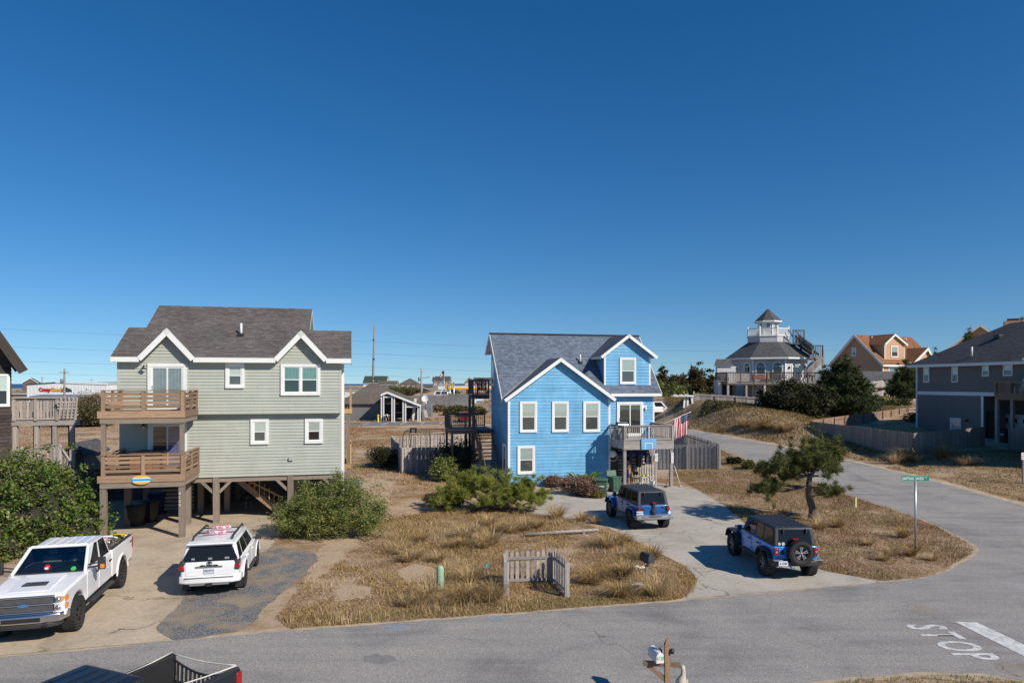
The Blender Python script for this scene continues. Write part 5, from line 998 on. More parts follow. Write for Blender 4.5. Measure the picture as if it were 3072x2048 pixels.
for k,(x,y,lb) in enumerate(((2062,612,'crumpled white paper lying in the grass left of the dark mailbox'),(2040,762,'small white and red scrap in the grass below the dark mailbox'))):
    o=thing('litter',lb,'litter',gnd(*Q5(x,y)));rg=random.Random(k);vs=[((i-2)*.09+rg.uniform(-.03,.03),(j-2)*.06+rg.uniform(-.02,.02),.12+rg.uniform(0,.09)) for i in range(5) for j in range(5)];MB().add(vs,[(i*5+j,i*5+j+1,i*5+j+6,i*5+j+5) for i in range(4) for j in range(4)]).build('paper',M['white'],o);k and MB().box(-.05,.05,-.08,-.06,.1,.16).build('stripe',M['redp'],o)
# white numbered mailbox and pelican at the bottom edge
o=thing('mailbox','white mailbox numbered 4128 on a brown post at the bottom edge of the street','mailbox',(3.41,15.0,0));beam('post',M['deck'],o,(0,0,-.2),(0,0,1.27),.11,.11,up=(0,1,0));MB().add([(-.05,-.05,1.3),(.05,-.05,1.3),(.05,.05,1.3),(-.05,.05,1.3),(0,0,1.45),(-.065,-.065,1.27),(.065,-.065,1.27),(.065,.065,1.27),(-.065,.065,1.27)],[(0,1,4),(1,2,4),(2,3,4),(3,0,4),(5,6,1,0),(6,7,2,1),(7,8,3,2),(8,5,0,3),(5,8,7,6)]).build('finial',M['deck'],o)
beam('arm',M['deck'],o,(-.52,.06,.84),(.28,-.03,.84),.09,.09);beam('brace',M['deck'],o,(-.42,.05,.80),(-.04,0,.5),.08,.08);mb_=mailbox(o,(-.22,.12,.90),.48,.18,.23,10,M['white'],M['redp']);t_=text('4128',M['greenp'],.15,.003,mb_,'lettering',sx=.8);t_.location=(.094,.02,.11);t_.rotation_euler=(R(90),0,R(90));t_=text('4128',M['greenp'],.12,.003,mb_,'lettering',sx=.75);t_.location=(0,-.242,.11);t_.rotation_euler=(R(90),0,0)
MB().lathe([(.05,0),(.055,.04),(.05,.09),(.01,.1)],(.09,-.05,1.1)).build('reflector',M['black'],o)
M['bone']=plain('weathered_cream_wood',(.52,.46,.36),.8,var=.2,bump=.3)
o=thing('pelican_statue','cream carved wooden pelican with raised bill near the white mailbox','statue',(3.62,14.55,0));beam('perch',M['post'],o,(0,0,-.1),(0,0,.42),.14,.14,up=(0,1,0));MB().tube([(0,.05,.40),(.0,.02,.50),(-.02,-.02,.62),(0,-.01,.72),(.03,.0,.80),(.03,0,.90),(.02,.02,.95),(.03,.0,1.0)],[.05,.115,.125,.09,.055,.045,.055,.02],12).build('body',M['bone'],o);MB().tube([(.03,.03,.95),(.03,.10,.85),(.02,.14,.70)],[.035,.025,.008]).build('bill',M['bone'],o);[MB().ell((s*.105,.0,.58),(.03,.07,.14)).build('wing',M['bone'],o) for s in (1,-1)]
o=thing('edging_board','thin white board lying on the road edge behind the pelican statue','board',(4.15,14.9,.02));beam('plank',M['white'],o,(-.3,0,.02),(.35,.12,.02),.05,.03)
# street name sign, marker post, parking signs
M['signgreen']=plain('sign_green',(.0,.22,.13),.45,var=.04);g_=gnd(*Q4(1428,952));o=thing('street_sign','green DRIFTING SANDS CT street sign on a galvanised pole at the corner','street sign',g_,R(3));MB().tube([(0,0,-.2),(0,0,3.0)],.038,10).build('pole',M['metal'],o);pz=3.13
bl=MB().box(-.575,.575,-.012,.012,pz-.1,pz+.1).build('blade',M['signgreen'],o,.004);MB().box(-.05,.05,-.03,.03,2.98,3.04).build('bracket',M['metal'],o)
t_=text('DRIFTING  SANDS','white',.165,.002,bl,sx=.68,bold=.002);t_.location=(-.12,-.014,pz-.01);t_.rotation_euler=(R(90),0,0);t_=text('CT','white',.09,.002,bl,sx=.8);t_.location=(.44,-.014,pz+.04);t_.rotation_euler=(R(90),0,0)
M['cream']=plain('faded_yellow_fibreglass',(.66,.62,.34),.6);g_=gp(Q4,960,588);o=thing('marker_post','short pale yellow marker post in the dry grass left of the street sign','post',g_);MB().prism([(-.05,-.05),(.05,-.05),(.05,.55),(0,.64),(-.05,.55)],'y',-.03,.03).build('stake',M['cream'],o,.01)
def parking_sign(name,label,g,h,w,hh,lines):
    o=thing(name,label,'sign',g);beam('pole',M['post'],o,(0,0,-.2),(0,0,h),.09,.09,up=(0,1,0));p=MB().box(-w/2,w/2,-.07,-.05,h-hh,h).build('plate',M['white'],o,.01)
    for i,l in enumerate(lines):t_=text(l,'redp',hh*.19,.002,p);t_.location=(0,-.073,h-hh*(.2+.27*i));t_.rotation_euler=(R(90),0,0)
parking_sign('parking_sign','white no parking sign with red letters at the right edge beside the side road',gt(3069,1452),2.0,.32,.46,('NO','PARKING','ANY TIME'));parking_sign('parking_sign','small far no parking sign on a post beside the side road past the blue house',gp(Q1,42,1332),1.75,.36,.5,('NO','PARKING','ANY TIME'))
# STOP lettering on the road, read by drivers heading right
for i,ch in enumerate('STOP'):
    o=text(ch,'paint',1.5,0,None,'road_lettering',sx=.62,bold=.03);o['kind']='structure';px,py=((1812,263),(1925,312),(2022,378),(2135,438))[i];g_=gnd(*Q6(px,py));o.location=(11.85,g_.y,.0165);o.rotation_euler=(0,0,R(-90))
# bins
def bin_(label,mat,g,rz=0,lid_open=False,sc_=1.0,group=None,wh=True):
    o=thing('wheelie_bin',label,'bin',g,R(rz),group);o.scale=(sc_,)*3;m=M[mat]
    MB().add([(-.24,-.26,.05),(.24,-.26,.05),(.24,.28,.05),(-.24,.28,.05),(-.32,-.34,.98),(.32,-.34,.98),(.32,.38,.98),(-.32,.38,.98)],[(0,3,2,1),(4,5,6,7),(0,1,5,4),(1,2,6,5),(2,3,7,6),(3,0,4,7)]).box(-.34,.34,-.37,.40,.93,.99).box(-.1,.1,-.32,-.28,.25,.7).build('body',m,o,.03)
    l=MB().prism([(-.40,0),(.42,0),(.42,.05),(.2,.10),(-.3,.08),(-.40,.04)],'x',-.35,.35).build('lid',m,o,.02);l.location=(0,.0,.99)
    if lid_open:l.location=(0,.42,.95);l.rotation_euler=(R(-105),0,0)
    MB().tube([(-.28,.46,.95),(.28,.46,.95)],.02).build('handle',M['black'],o);[MB().lathe([(.01,s*.24),(.12,s*.24),(.12,s*.29),(.01,s*.29)],(0,.28,.12),'x',16).build('wheel',M['black'],o) for s in (1,-1)]
    if wh:MB().box(-.16,.16,-.345,-.31,.62,.70).build('label',M['offwhite'],o)
    return o
M['bingreen']=plain('dark_green_plastic',(.045,.11,.07),.5);M['binblack']=plain('black_bin_plastic',(.018,.018,.018),.5);M['binblue']=plain('navy_bin_plastic',(.015,.03,.09),.5)
bin_('green wheelie bin with its lid shut in front of the blue house','bingreen',gnd(*R5(1112,1385)),-12,sc_=1.06);bin_('green wheelie bin with its lid hanging open by the blue house','bingreen',gnd(*R5(1215,1345)),20,True,1.0,wh=False)
bin_('black wheelie bin nearest the front under the piles of the green house','binblack',gnd(*R3(960,462)),5,sc_=1.0,wh=False);bin_('black bin half hidden behind another bin under the green house','binblack',gnd(*R3(1050,435)),-8,sc_=1.0,wh=False);bin_('navy blue wheelie bin farthest back under the green house','binblue',gnd(*R3(1110,380)),4,sc_=1.05,wh=False)
g_=gnd(*R3(1745,352));o=thing('kettle_grill','black kettle grill on three legs under the green house by the stairs','grill',g_);MB().ell((0,0,.72),(.27,.27,.22)).build('bowl',M['black'],o);[MB().tube([(.1*math.cos(a),.1*math.sin(a),.55),(.28*math.cos(a),.28*math.sin(a),0)],.014).build('leg',M['metal'],o) for a in (.5,2.6,4.7)]
# air conditioners by the green house
def condenser(label,g,rz):
    o=thing('air_conditioner',label,'air conditioner',g,R(rz),'air conditioners beside the green house');b=MB().box(-.42,.42,-.42,.42,0,.86).build('body',M['acgrey'],o,.05)
    for s in range(4):
        for k in range(9):a=-.36+k*.09;c,n_=math.cos(s*math.pi/2),math.sin(s*math.pi/2);p=lambda t,r_:Vector((t*c-r_*n_,t*n_+r_*c,0));beam('fin',M['acdark'],b,p(a,-.425)+Vector((0,0,.06)),p(a,-.425)+Vector((0,0,.80)),.03,.012,up=p(0,1))
    MB().lathe([(.34,.86),(.34,.885),(.30,.885),(.30,.87)],n=20).build('fan_guard',M['black'],o);return o
M['acgrey']=plain('grey_ac_casing',(.20,.22,.23),.5);M['acdark']=plain('dark_ac_fin',(.085,.09,.095),.5)
ac=Vector(G.w(WL+.62,3.0,0));MB().box(-1,1.0,-.5,.5,0,0)
o=thing('ac_platform','wooden stand carrying the air conditioners at the right side of the green house','platform',ac,G.a);bx('deck_board',M['post'],o,-.5,.55,-1.2,1.2,.50,.58);[bx('post',M['post'],o,x-.06,x+.06,y-.06,y+.06,-.2,.5) for x in (-.4,.45) for y in (-1.1,1.1)]
condenser('grey air conditioner nearest the road on the wooden stand',(*G.w(WL+.64,2.45,0).xy,.58),13);condenser('grey air conditioner behind another one on the wooden stand',(*G.w(WL+.64,3.6,0).xy,.58),13)
# hot tub and chairs on the lower deck
M['tubbrown']=plain('brown_vinyl_cover',(.10,.05,.04),.6);M['redwood']=wood('red_brown_wood',(.30,.13,.08),.7)
o=fthing('hot_tub','brown covered hot tub on the lower deck of the green house','hot tub',G);u0=G.on_d(R2(232,1230),-1.6)[0];u1=G.on_d(R2(476,1230),-1.6)[0];bx('cabinet',M['redwood'],o,u0+.05,u1-.05,-1.75,-.2,zr2+.0,zr2+.72);MB().box(u0,u1,-1.8,-.15,zr2+.72,zr2+.88).build('cover',M['tubbrown'],o,.07,3);[bx('panel',M['redwood'],o,u0+.06+i*(u1-u0-.12)/5,u0+.04+(i+1)*(u1-u0-.12)/5,-1.775,-1.755,zr2+.03,zr2+.70) for i in range(5)]
# things on and below the blue house deck
o=fthing('gas_grill','silver domed gas grill on the front deck of the blue house','grill',B);s0=B.on_d(R5(1268,800),-1.2)[0];MB().lathe([(.30,-.36),(.30,.36)],(s0,-1.2,zrim+.92),'x',18).box(s0-.36,s0+.36,-1.4,-1.0,zrim+.7,zrim+.92).build('hood',M['chrome'],o);bx('cart',M['black'],o,s0-.34,s0+.34,-1.42,-1.0,zrim+.1,zrim+.7);bx('shelf',M['black'],o,s0-.75,s0-.36,-1.4,-1.05,zrim+.78,zrim+.82);bx('shelf',M['black'],o,s0+.36,s0+.7,-1.4,-1.05,zrim+.78,zrim+.82);[bx('leg',M['black'],o,s0+x-.03,s0+x+.03,-1.25,-1.15,zrim,zrim+.1) for x in (-.3,.3)]
o=fthing('basketball_hoop','blue basketball backboard with pink rim hung on the deck of the blue house','basketball hoop',B);a0,zt_=B.on_d(R5(1422,928),dk0-.12);a1,zb2=B.on_d(R5(1538,1012),dk0-.12);bd=bx('backboard',M['skyboard'] if 'skyboard' in M else M['bluesid'],o,a0,a1,dk0-.14,dk0-.09,zb2,zt_)
q0,qt=B.on_d(R5(1450,963),dk0-.15);q1,qb=B.on_d(R5(1512,1012),dk0-.15);[bx('line',M['white'],o,*v) for v in ((q0,q1,dk0-.146,dk0-.142,qt-.04,qt),(q0,q0+.04,dk0-.146,dk0-.142,qb,qt),(q1-.04,q1,dk0-.146,dk0-.142,qb,qt))]
hc=((q0+q1)/2+.12,dk0-.42,qb+.02);M['pinkrim']=plain('pink_rim',(.55,.06,.2),.5);MB().tube([(hc[0]+.23*math.cos(a),hc[1]+.23*math.sin(a),hc[2]) for a in np.linspace(0,2*math.pi,25)],.014,6).build('rim',M['pinkrim'],o);nm=MB()
for i in range(12):
    for s in (1,-1):a=2*math.pi*i/12;nm.tube([(hc[0]+(.22-.03*k)*math.cos(a+s*k*.26),hc[1]+(.22-.03*k)*math.sin(a+s*k*.26),hc[2]-.11*k) for k in range(5)],.006,4)
nm.build('net',M['offwhite'],o)
# flag on the deck corner
fl=fthing('flag','stars and stripes flag on a slanted pole beside the blue house deck','flag',B);p0=Vector((ks1+.1,dR-.6,zrim+.75));s1_,z1_=B.on_d(R5(1812,718),dR-.6);p1=Vector((s1_,dR-.6,z1_));MB().tube([p0,p1],.018,8).build('pole',M['white'],fl)
M['flagred']=plain('flag_red',(.42,.02,.035),.8);M['flagblue']=plain('flag_navy',(.02,.03,.12),.8);M['flagwhite']=plain('flag_white',(.66,.64,.62),.8)
def flag_cloth(parent,top0,dirn,w,h,cols,fold,canton=True,lean=(0,0,0)):
    """hanging cloth in thirteen stripes; each stripe a piece"""
    for k in range(13):
        vs=[];n=14
        for i in range(n+1):
            for j in (k,k+1):u,v=j/13,i/n;p=Vector(top0)+Vector(dirn)*(u*w)+Vector((lean[0]*v,lean[1]*v+fold*math.sin(u*19+v*2)*(.3+v),-h*v-.10*abs(math.sin(u*9))*v+lean[2]*v));vs.append(p)
        MB().add(vs,[(2*i,2*i+1,2*i+3,2*i+2) for i in range(n)],0,True).build('stripe',M['flagred' if k % 2 == 0 else 'flagwhite'],parent)
d_=(p0-p1).normalized();flag_cloth(fl,p1+(p0-p1)*.06,d_,1.32,1.45,None,.07,lean=(-.1,0,0));vs=[p1+(p0-p1)*.06+d_*(1.32*7/13*a)+Vector((-.1*b,-.06+.05*math.sin(a*9),-.55*b)) for a in np.linspace(0,1,8) for b in (0,1)];cn=MB().add(vs,[(2*i,2*i+1,2*i+3,2*i+2) for i in range(7)]).build('canton',M['flagblue'],fl);cn=[MB().ell(tuple(vs[2*i]*(1-b)+vs[2*i+1]*b+Vector((0,-.012,0))),(.022,.006,.022),6,4).build('star',M['flagwhite'],fl) for i in range(1,7) for b in (.25,.5,.75)]
# clutter under the deck
def clut(name,label,cat):return fthing(name,label,cat,B)
M['blueb']=plain('light_blue_panel',(.06,.30,.55),.5)
s_,z_=B.on_d(R5(1200,1050),-.6);o=clut('hose_reel','white hose reel hung under the left side of the blue house deck','hose reel');MB().lathe([(.01,-.1),(.24,-.1),(.24,-.06),(.1,-.06),(.1,.06),(.24,.06),(.24,.1),(.01,.1)],(s_,-.5,z_),'y',18).build('reel',M['white'],o);MB().tube([(s_+.1+.3*math.cos(a),-.5+.02*a,z_-.2+.3*math.sin(a)) for a in np.linspace(2.2,7.8,22)],.022).build('hose',M['offwhite'],o);bx('bracket',M['gwood'],o,s_-.05,s_+.05,-.45,-.02,z_+.2,z_+.26)
for i,(x,y0,y1,w_,dd,mt,lb) in enumerate(((1330,1030,1130,.5,.45,'black','black storage tote on the shelf under the blue house deck'),(1400,1050,1150,.7,.3,'binblack','black padded bag hung under the blue house deck'),(1460,1040,1120,.4,.5,'navy','navy folded cover hanging under the blue house deck'),(1300,1085,1180,.35,.75,'dwood','dark wooden cabinet behind the front deck post of the blue house'))):
    s0,zt_=B.on_d(R5(x-w_*22,y0),dd);s1_,zb2=B.on_d(R5(x+w_*22,y1),dd);o=clut('storage_tote' if i == 0 else ('cabinet' if i == 3 else 'bag'),lb,'storage' if i in (0,3) else 'bag');MB().box(s0,s1_,dd-.18,dd+.16,zb2,zt_).build('body',M[mt],o,.06,3);MB().box(s0-.02,s1_+.02,dd-.2,dd+.18,zt_-.04,zt_+.03).build('lid',M['black'],o,.02);i == 3 and bx('base',M['dwood'],o,s0,s1_,dd-.15,dd+.13,0,zb2)
o=clut('kayak','long dark blue kayak stored on its side under the blue house deck','kayak');MB().tube([(ks0+.5,.55,1.95),(ks0+1.0,.55,1.97),(ks0+1.8,.55,1.97),(ks0+2.5,.55,1.97),(ks0+2.9,.55,1.95)],[.03,.2,.26,.2,.03],12).build('hull',M['navy'],o);bx('hanger',M['gwood'],o,ks0+1.6,ks0+1.7,.3,.8,1.66,1.72);[bx('hanger_post',M['gwood'],o,ks0+1.62,ks0+1.68,d,d+.05,0,zrim-.35) for d in (.3,.76)]
# low gate of pickets under the deck
a_,b_=B.w(*(lambda t:(t[0],.62))(B.on_d(R5(1365,1240),.62))),B.w(*(lambda t:(t[0],.62))(B.on_d(R5(1525,1240),.62)));fence('picket_gate','low grey picket gate under the blue house deck behind the man',[a_.xy,b_.xy],1.25,M['gwood'],pitch=.19,w=.13,side=-1,cat='gate',dog=.03)
s0,z0_=B.on_d(R5(1452,1215),-1.3);o=clut('side_table','small white table with yellow things under the blue house deck','table');bx('top',M['offwhite'],o,s0-.33,s0+.33,-1.55,-1.05,.58,.62);[bx('leg',M['offwhite'],o,s0+x-.03,s0+x+.03,-1.3+y-.03,-1.3+y+.03,0,.58) for x in (-.28,.28) for y in (-.2,.2)]
o=clut('power_drill','yellow power tool lying on the small white table','tool');MB().box(s0-.2,s0+.1,-1.38,-1.26,.64,.76).prism([(s0-.05,.62),(s0+.06,.62),(s0+.10,.72),(s0-.02,.72)],'y',-1.36,-1.28).box(s0+.1,s0+.28,-1.34,-1.30,.68,.73).build('body',M['yelp'],o,.02)
s0=B.on_d(R5(1380,1215),-.9)[0];o=clut('folding_chair','yellow framed folding chair with black seat behind the man','chair');bx('seat',M['black'],o,s0-.22,s0+.22,-1.1,-.7,.44,.48);bx('backrest',M['black'],o,s0-.22,s0+.22,-.72,-.68,.68,.92);[MB().tube([(s0+x,-1.1,0),(s0+x,-.7,.9)],.016).tube([(s0+x,-.65,0),(s0+x,-1.08,.46)],.016).build('frame',M['yelp'],o) for x in (-.22,.22)]
s0=B.on_d(R5(1508,1240),-1.6)[0];o=clut('bucket','white plastic bucket beside the small table under the deck','bucket');MB().lathe([(.01,0),(.13,0),(.16,.36),(.15,.36),(.12,.02)],(s0,-1.6,.02)).build('pail',M['white'],o);MB().tube([(s0+.16*math.cos(a),-1.6-.04,.36+.12*math.sin(a)) for a in np.linspace(0,math.pi,8)],.006).build('handle',M['metal'],o)
s0,z0_=B.on_d(R5(1665,1080),dk0);o=clut('number_plate','vertical white house number plate on the right deck post of the blue house','sign');MB().box(s0-.1,s0+.08,dk0-.03,dk0+.0,z0_-.35,z0_+.36).build('plate',M['white'],o,.01)
for i,ch in enumerate('4127'):t_=text(ch,'deck',.16,.004,o);t_.location=(s0-.01,dk0-.034,z0_+.26-.17*i);t_.rotation_euler=(R(90),0,0)
for i,(x0,y0,x1,y1,lb,nm) in enumerate(((1613,1300,1650,1150,'dark handled broom leaning on the right deck post','broom'),(1732,1288,1680,1140,'white pole leaning on the right side of the deck post','pole'))):
    A,z0_=B.on_d(R5(x0,y0),dk0-.3);A2,z2=B.on_d(R5(x1,y1),dk0-.05);o=clut(nm,lb,nm);MB().tube([(A,dk0-.3,.05),(A2,dk0-.05,z2)],.018).build('handle',M['dwood' if i == 0 else 'white'],o);MB().box(A-.1,A+.1,dk0-.35,dk0-.25,0,.16).build('head',M['black' if i == 0 else 'gwood'],o,.01)
s0,z0_=B.on_d(R5(1535,1075),dk0+.4);o=clut('meter_box','pale meter box on a short post beside the deck of the blue house','meter box');MB().box(s0-.14,s0+.14,dk0+.3,dk0+.5,z0_-.3,z0_+.3).build('box',M['offwhite'],o,.03);beam('post',M['gwood'],o,(s0,dk0+.4,0),(s0,dk0+.4,z0_-.28),.1,.1,up=(0,1,0));MB().lathe([(.1,dk0+.30),(.1,dk0+.24),(.01,dk0+.23)],(s0,0,z0_+.1),'y',14).build('meter',M['glass'],o)
# fences around the blue house
c0,c1=gp(R5,1548,1172),gp(R5,2032,1168);f2=Vector((15.9,68.0));fence('board_fence','grey shadow-box board fence to the right of the blue house',[c0.xy,c1.xy,(c1.x-.6,c1.y+8),f2],1.95,M['gwood'],pitch=.165,w=.15,shadowbox=True,zf=terr,dog=.03,rails=(.15,.5,.85))
n0=gnd(*R4(595,1392));f0=gnd(*R4(505,1247));fence('board_fence','grey shadow-box board fence around the trampoline left of the blue house',[(-3.1,54.6),(n0.x,n0.y),(f0.x,f0.y),(-4.2,67.3)],2.0,M['gwood'],pitch=.165,w=.15,shadowbox=True,dog=.03,rails=(.15,.5,.85))
o=thing('trampoline','round trampoline with tall black net poles inside the grey fence','trampoline',(-7.45,60.5,0));rr_=1.95;ring=lambda r,z:[(r*math.cos(a),r*math.sin(a),z) for a in np.linspace(0,2*math.pi,37)]
MB().tube(ring(rr_,.9),.05).build('frame',M['black'],o);MB().lathe([(.01,.88),(rr_-.2,.90)],n=28).build('mat',M['black'],o);MB().tube(ring(rr_*1.0,2.85),.025).build('net_ring',M['black'],o);M['teal2']=plain('pale_green_strap',(.35,.6,.5),.7);MB().tube(ring(rr_*1.0,2.78)[18:37],.016).build('strap',M['teal2'],o)
for i in range(8):a=2*math.pi*i/8+.2;c,s_=math.cos(a),math.sin(a);MB().tube([(c*rr_*1.02,s_*rr_*1.02,.0),(c*rr_*1.08,s_*rr_*1.08,.9),(c*rr_*1.16,s_*rr_*1.16,1.7),(c*rr_*1.12,s_*rr_*1.12,2.4),(c*rr_,s_*rr_,2.85)],.03).build('pole',M['black'],o)
hb=MB().box(-1.35,-.75,-1.75,-1.70,2.75,3.2).build('hoop_board',M['black'],o,.03);MB().box(-1.15,-.95,-1.76,-1.75,2.86,2.88).box(-1.15,-.95,-1.76,-1.75,3.02,3.04).box(-1.15,-1.13,-1.76,-1.75,2.88,3.02).box(-.97,-.95,-1.76,-1.75,2.88,3.02).build('line',M['white'],hb);MB().tube([(-1.05+.16*math.cos(a),-1.92+.16*math.sin(a),2.75) for a in np.linspace(0,6.283,16)],.012).build('rim',M['offwhite'],hb)
# adirondack chair on the roof deck of the blue house
s0,zz=B.on_d(R5(170,590),7.0)[0],zup;M['purplep']=plain('plum_paint',(.12,.02,.05),.6);o=fthing('adirondack_chair','plum adirondack chair on the small upper deck beside the blue house','chair',B)
for i in range(7):a=(i-3)*.14;beam('back_slat',M['purplep'],o,(s0+(i-3)*.085,7.1,zz+.35),(s0+(i-3)*.125,7.4,zz+1.28-.05*(i-3)**2*.4),.075,.02,up=(0,1,0))
for i in range(5):bx('seat_slat',M['purplep'],o,s0-.28,s0+.28,6.6+i*.11,6.69+i*.11,zz+.38-.012*i,zz+.40-.012*i)
for x in (-.34,.34):bx('arm',M['purplep'],o,s0+x-.07,s0+x+.07,6.55,7.25,zz+.58,zz+.61);bx('leg',M['purplep'],o,s0+x-.02,s0+x+.02,6.58,6.68,zz,zz+.58);bx('leg',M['purplep'],o,s0+x-.02,s0+x+.02,7.1,7.2,zz,zz+.58)
# ================================================================ the neighbourhood
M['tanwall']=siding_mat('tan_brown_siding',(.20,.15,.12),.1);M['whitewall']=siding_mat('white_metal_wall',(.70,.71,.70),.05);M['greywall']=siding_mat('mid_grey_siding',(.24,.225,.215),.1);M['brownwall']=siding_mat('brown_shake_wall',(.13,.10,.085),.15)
def cottage(label,x,y,rot,w,dep,z0,h,roofmat,wall,pitch=.6,kind='gable',wins=(),over=.5,name='house',axis='s',trimm='white',single=True,sid=.25,stilts=0):
    """plain far house: clad walls, roof, windows on the front; axis = direction of the ridge"""
    f=Frame(x,y,rot,z0);o=fthing(name,label,'house',f);b=stilts
    wl=solid(o,[(0,0),(w,0),(w,dep),(0,dep)],b-.4 if not b else b,h,wall);F0=Wall((0,0,0),(1,0,0),(0,-1,0));F1=Wall((0,0,0),(0,1,0),(-1,0,0));F2=Wall((w,0,0),(0,1,0),(1,0,0))
    if kind == 'hip':
        m=min(w,dep)/2+over;t=m*pitch;e=-over;E=w+over;D_=dep+over;H=h
        if w >= dep:A,Bq=(e+m,dep/2,H+t),(E-m,dep/2,H+t)
        else:A,Bq=(w/2,e+m,H+t),(w/2,D_-m,H+t)
        if w >= dep:
            ps=[[(e,e,H),(E,e,H),Bq,A],[(E,D_,H),(e,D_,H),A,Bq],[(e,D_,H),(e,e,H),A],[(E,e,H),(E,D_,H),Bq]]
        else:ps=[[(e,e,H),(E,e,H),A],[(E,D_,H),(e,D_,H),Bq],[(e,D_,H),(e,e,H),A,Bq],[(E,e,H),(E,D_,H),Bq,A]]
        for p in ps:p=[q for i,q in enumerate(p) if (Vector(q)-Vector(p[i-1])).length>.02];roof(o,p,roofmat,.12)
        siding(wl,F0,[(0,b),(w,b),(w,h),(0,h)],sid,M[wall],0,single=True);siding(wl,F1,[(0,b),(dep,b),(dep,h),(0,h)],sid,M[wall],0,single=True)
    elif axis == 's':
        t=(dep/2+over)*pitch;H=h;r0=h+t
        roof(o,[(-over,-over,H),(w+over,-over,H),(w+over,dep/2,r0),(-over,dep/2,r0)],roofmat,.12);roof(o,[(w+over,dep+over,H),(-over,dep+over,H),(-over,dep/2,r0),(w+over,dep/2,r0)],roofmat,.12)
        siding(wl,F0,[(0,b),(w,b),(w,h),(0,h)],sid,M[wall],0,single=True)
        for W_ in (F1,F2):siding(wl,W_,[(0,b),(dep,b),(dep,h),(dep/2,r0-.2),(0,h)],sid,M[wall],0,single=True)
        for x_ in (.02,w-.02):MB().prism([(0,h-.05),(dep,h-.05),(dep/2,r0-.15)],'x',x_-.02,x_+.02).build('gable_wall',M[wall],o)
        for x_ in (-over,w+over):[beam('rake_board',M[trimm],o,(x_,a,H-.1),(x_,dep/2,r0-.1),.04,.24) for a in (-over,dep+over)]
        fascia(o,(-over,-over-.02,H-.1),(w+over,-over-.02,H-.1),.04,.2,mat=trimm)
    else:
        t=(w/2+over)*pitch;H=h;r0=h+t
        roof(o,[(-over,dep+over,H),(-over,-over,H),(w/2,-over,r0),(w/2,dep+over,r0)],roofmat,.12);roof(o,[(w+over,-over,H),(w+over,dep+over,H),(w/2,dep+over,r0),(w/2,-over,r0)],roofmat,.12)
        siding(wl,F0,[(0,b),(w,b),(w,h),(w/2,r0-.2),(0,h)],sid,M[wall],0,single=True)
        for W_ in (F1,F2):siding(wl,W_,[(0,b),(dep,b),(dep,h),(0,h)],sid,M[wall],0,single=True)
        MB().prism([(0,h-.05),(w,h-.05),(w/2,r0-.15)],'y',.02,.1).build('gable_wall',M[wall],o)
        for a in (-over,w+over):beam('rake_board',M[trimm],o,(a,-over-.02,H-.1),(w/2,-over-.02,r0-.1),.04,.26)
    for (u0,u1,a,c,*k) in wins:window(o,F0,u0,u1,a,c,tw=min(.12,(u1-u0)*.12),style=k[0] if k else 'hung',cover='blind' if len(k)<2 else k[1],trim=trimm if trimm != 'offwhite' else 'white')
    if b:[bx('pile',M['dwood'],o,s-.15,s+.15,d-.15,d+.15,-.5,b) for s in np.linspace(.2,w-.2,4) for d in (.2,dep-.2)]
    return o,f
# ---------------------------------------------------------------- dark shingled house at the left edge with its walkway
L0=Frame(-24.95,34.0,13);L=Frame(-24.95,34.0,37);lh=fthing('house','dark weathered shingle house cut off by the left edge','house',L)
lw_=solid(lh,[(-9,0),(0,0),(0,9),(-9,9)],-.3,7.9,'shake');W_=Wall((0,0,0),(1,0,0),(0,-1,0));e_s,e_z=L.on_d(R1(213,668),-.7);p_s,p_z=L.on_d(R1(0,372),-.7);k_=(p_z-e_z)/(p_s-e_s);pk=-4.5;pz_=e_z+k_*(pk-e_s)
siding(lw_,W_,[(-9,0),(0,0),(0,e_z+k_*(0-e_s)-.3),(pk,pz_-.3),(-9,e_z)],.17,M['shake'],0,seed=21,L=1.2)
siding(lw_,Wall((0,0,0),(0,1,0),(1,0,0)),[(0,0),(9,0),(9,7.9),(0,7.9)],.17,M['shake'],0,single=True)
MB().prism([(-9,7),(0,7),(0,e_z+k_*(0-e_s)-.32),(pk,pz_-.32)],'y',.001,.2).build('gable_wall',M['shake'],lh)
roof(lh,[(e_s,-.7,e_z),(e_s,9.5,e_z),(pk,9.5,pz_),(pk,-.7,pz_)],'shd',.2,edge='shake');roof(lh,[(2*pk-e_s,9.5,e_z),(2*pk-e_s,-.7,e_z),(pk,-.7,pz_),(pk,9.5,pz_)],'shd',.2,edge='shake');beam('rake_board',M['shake'],lh,(e_s,-.72,e_z-.22),(pk,-.72,pz_-.22),.05,.42)
a0,zt_=L.on_d(R1(-40,728),0);a1,z0_=L.on_d(R1(90,1022),0);window(lh,W_,a0,a1,z0_,zt_,cover='shade',drop=.5,tw=.1)
L=L0
wk=fthing('walkway','raised weathered wooden walkway with slatted rail beside the dark house','walkway',L);dW=2.2;w0,zt_=L.on_d(R1(118,945),dW);w1=L.on_d(R1(535,945),dW)[0];w2=L.on_d(R1(715,940),dW)[0];zf_=L.on_d(R1(300,1150),dW)[1]
for i in range(6):bx('deck_board',M['gwood'],wk,w0-.6,w2-.15,dW+i*.16,dW+i*.16+.15,zf_-.05,zf_)
bx('rim_board',M['gwood'],wk,w0-.6,w2+.05,dW-.05,dW,zf_-.26,zf_);bx('rim_board',M['gwood'],wk,w0-.6,w2-.15,dW+.96,dW+1.0,zf_-.26,zf_)
rail(wk,(w0,dW-.05),(w1,dW-.05),zf_,zt_-zf_,'gwood',posts=3,pitch=.15,bw=.1,pw=.14,top=.24);rail(wk,(w0-.6,dW+.93),(w2-.45,dW+.93),zf_,zt_-zf_,'gwood',posts=4,pitch=.2,bw=.06)
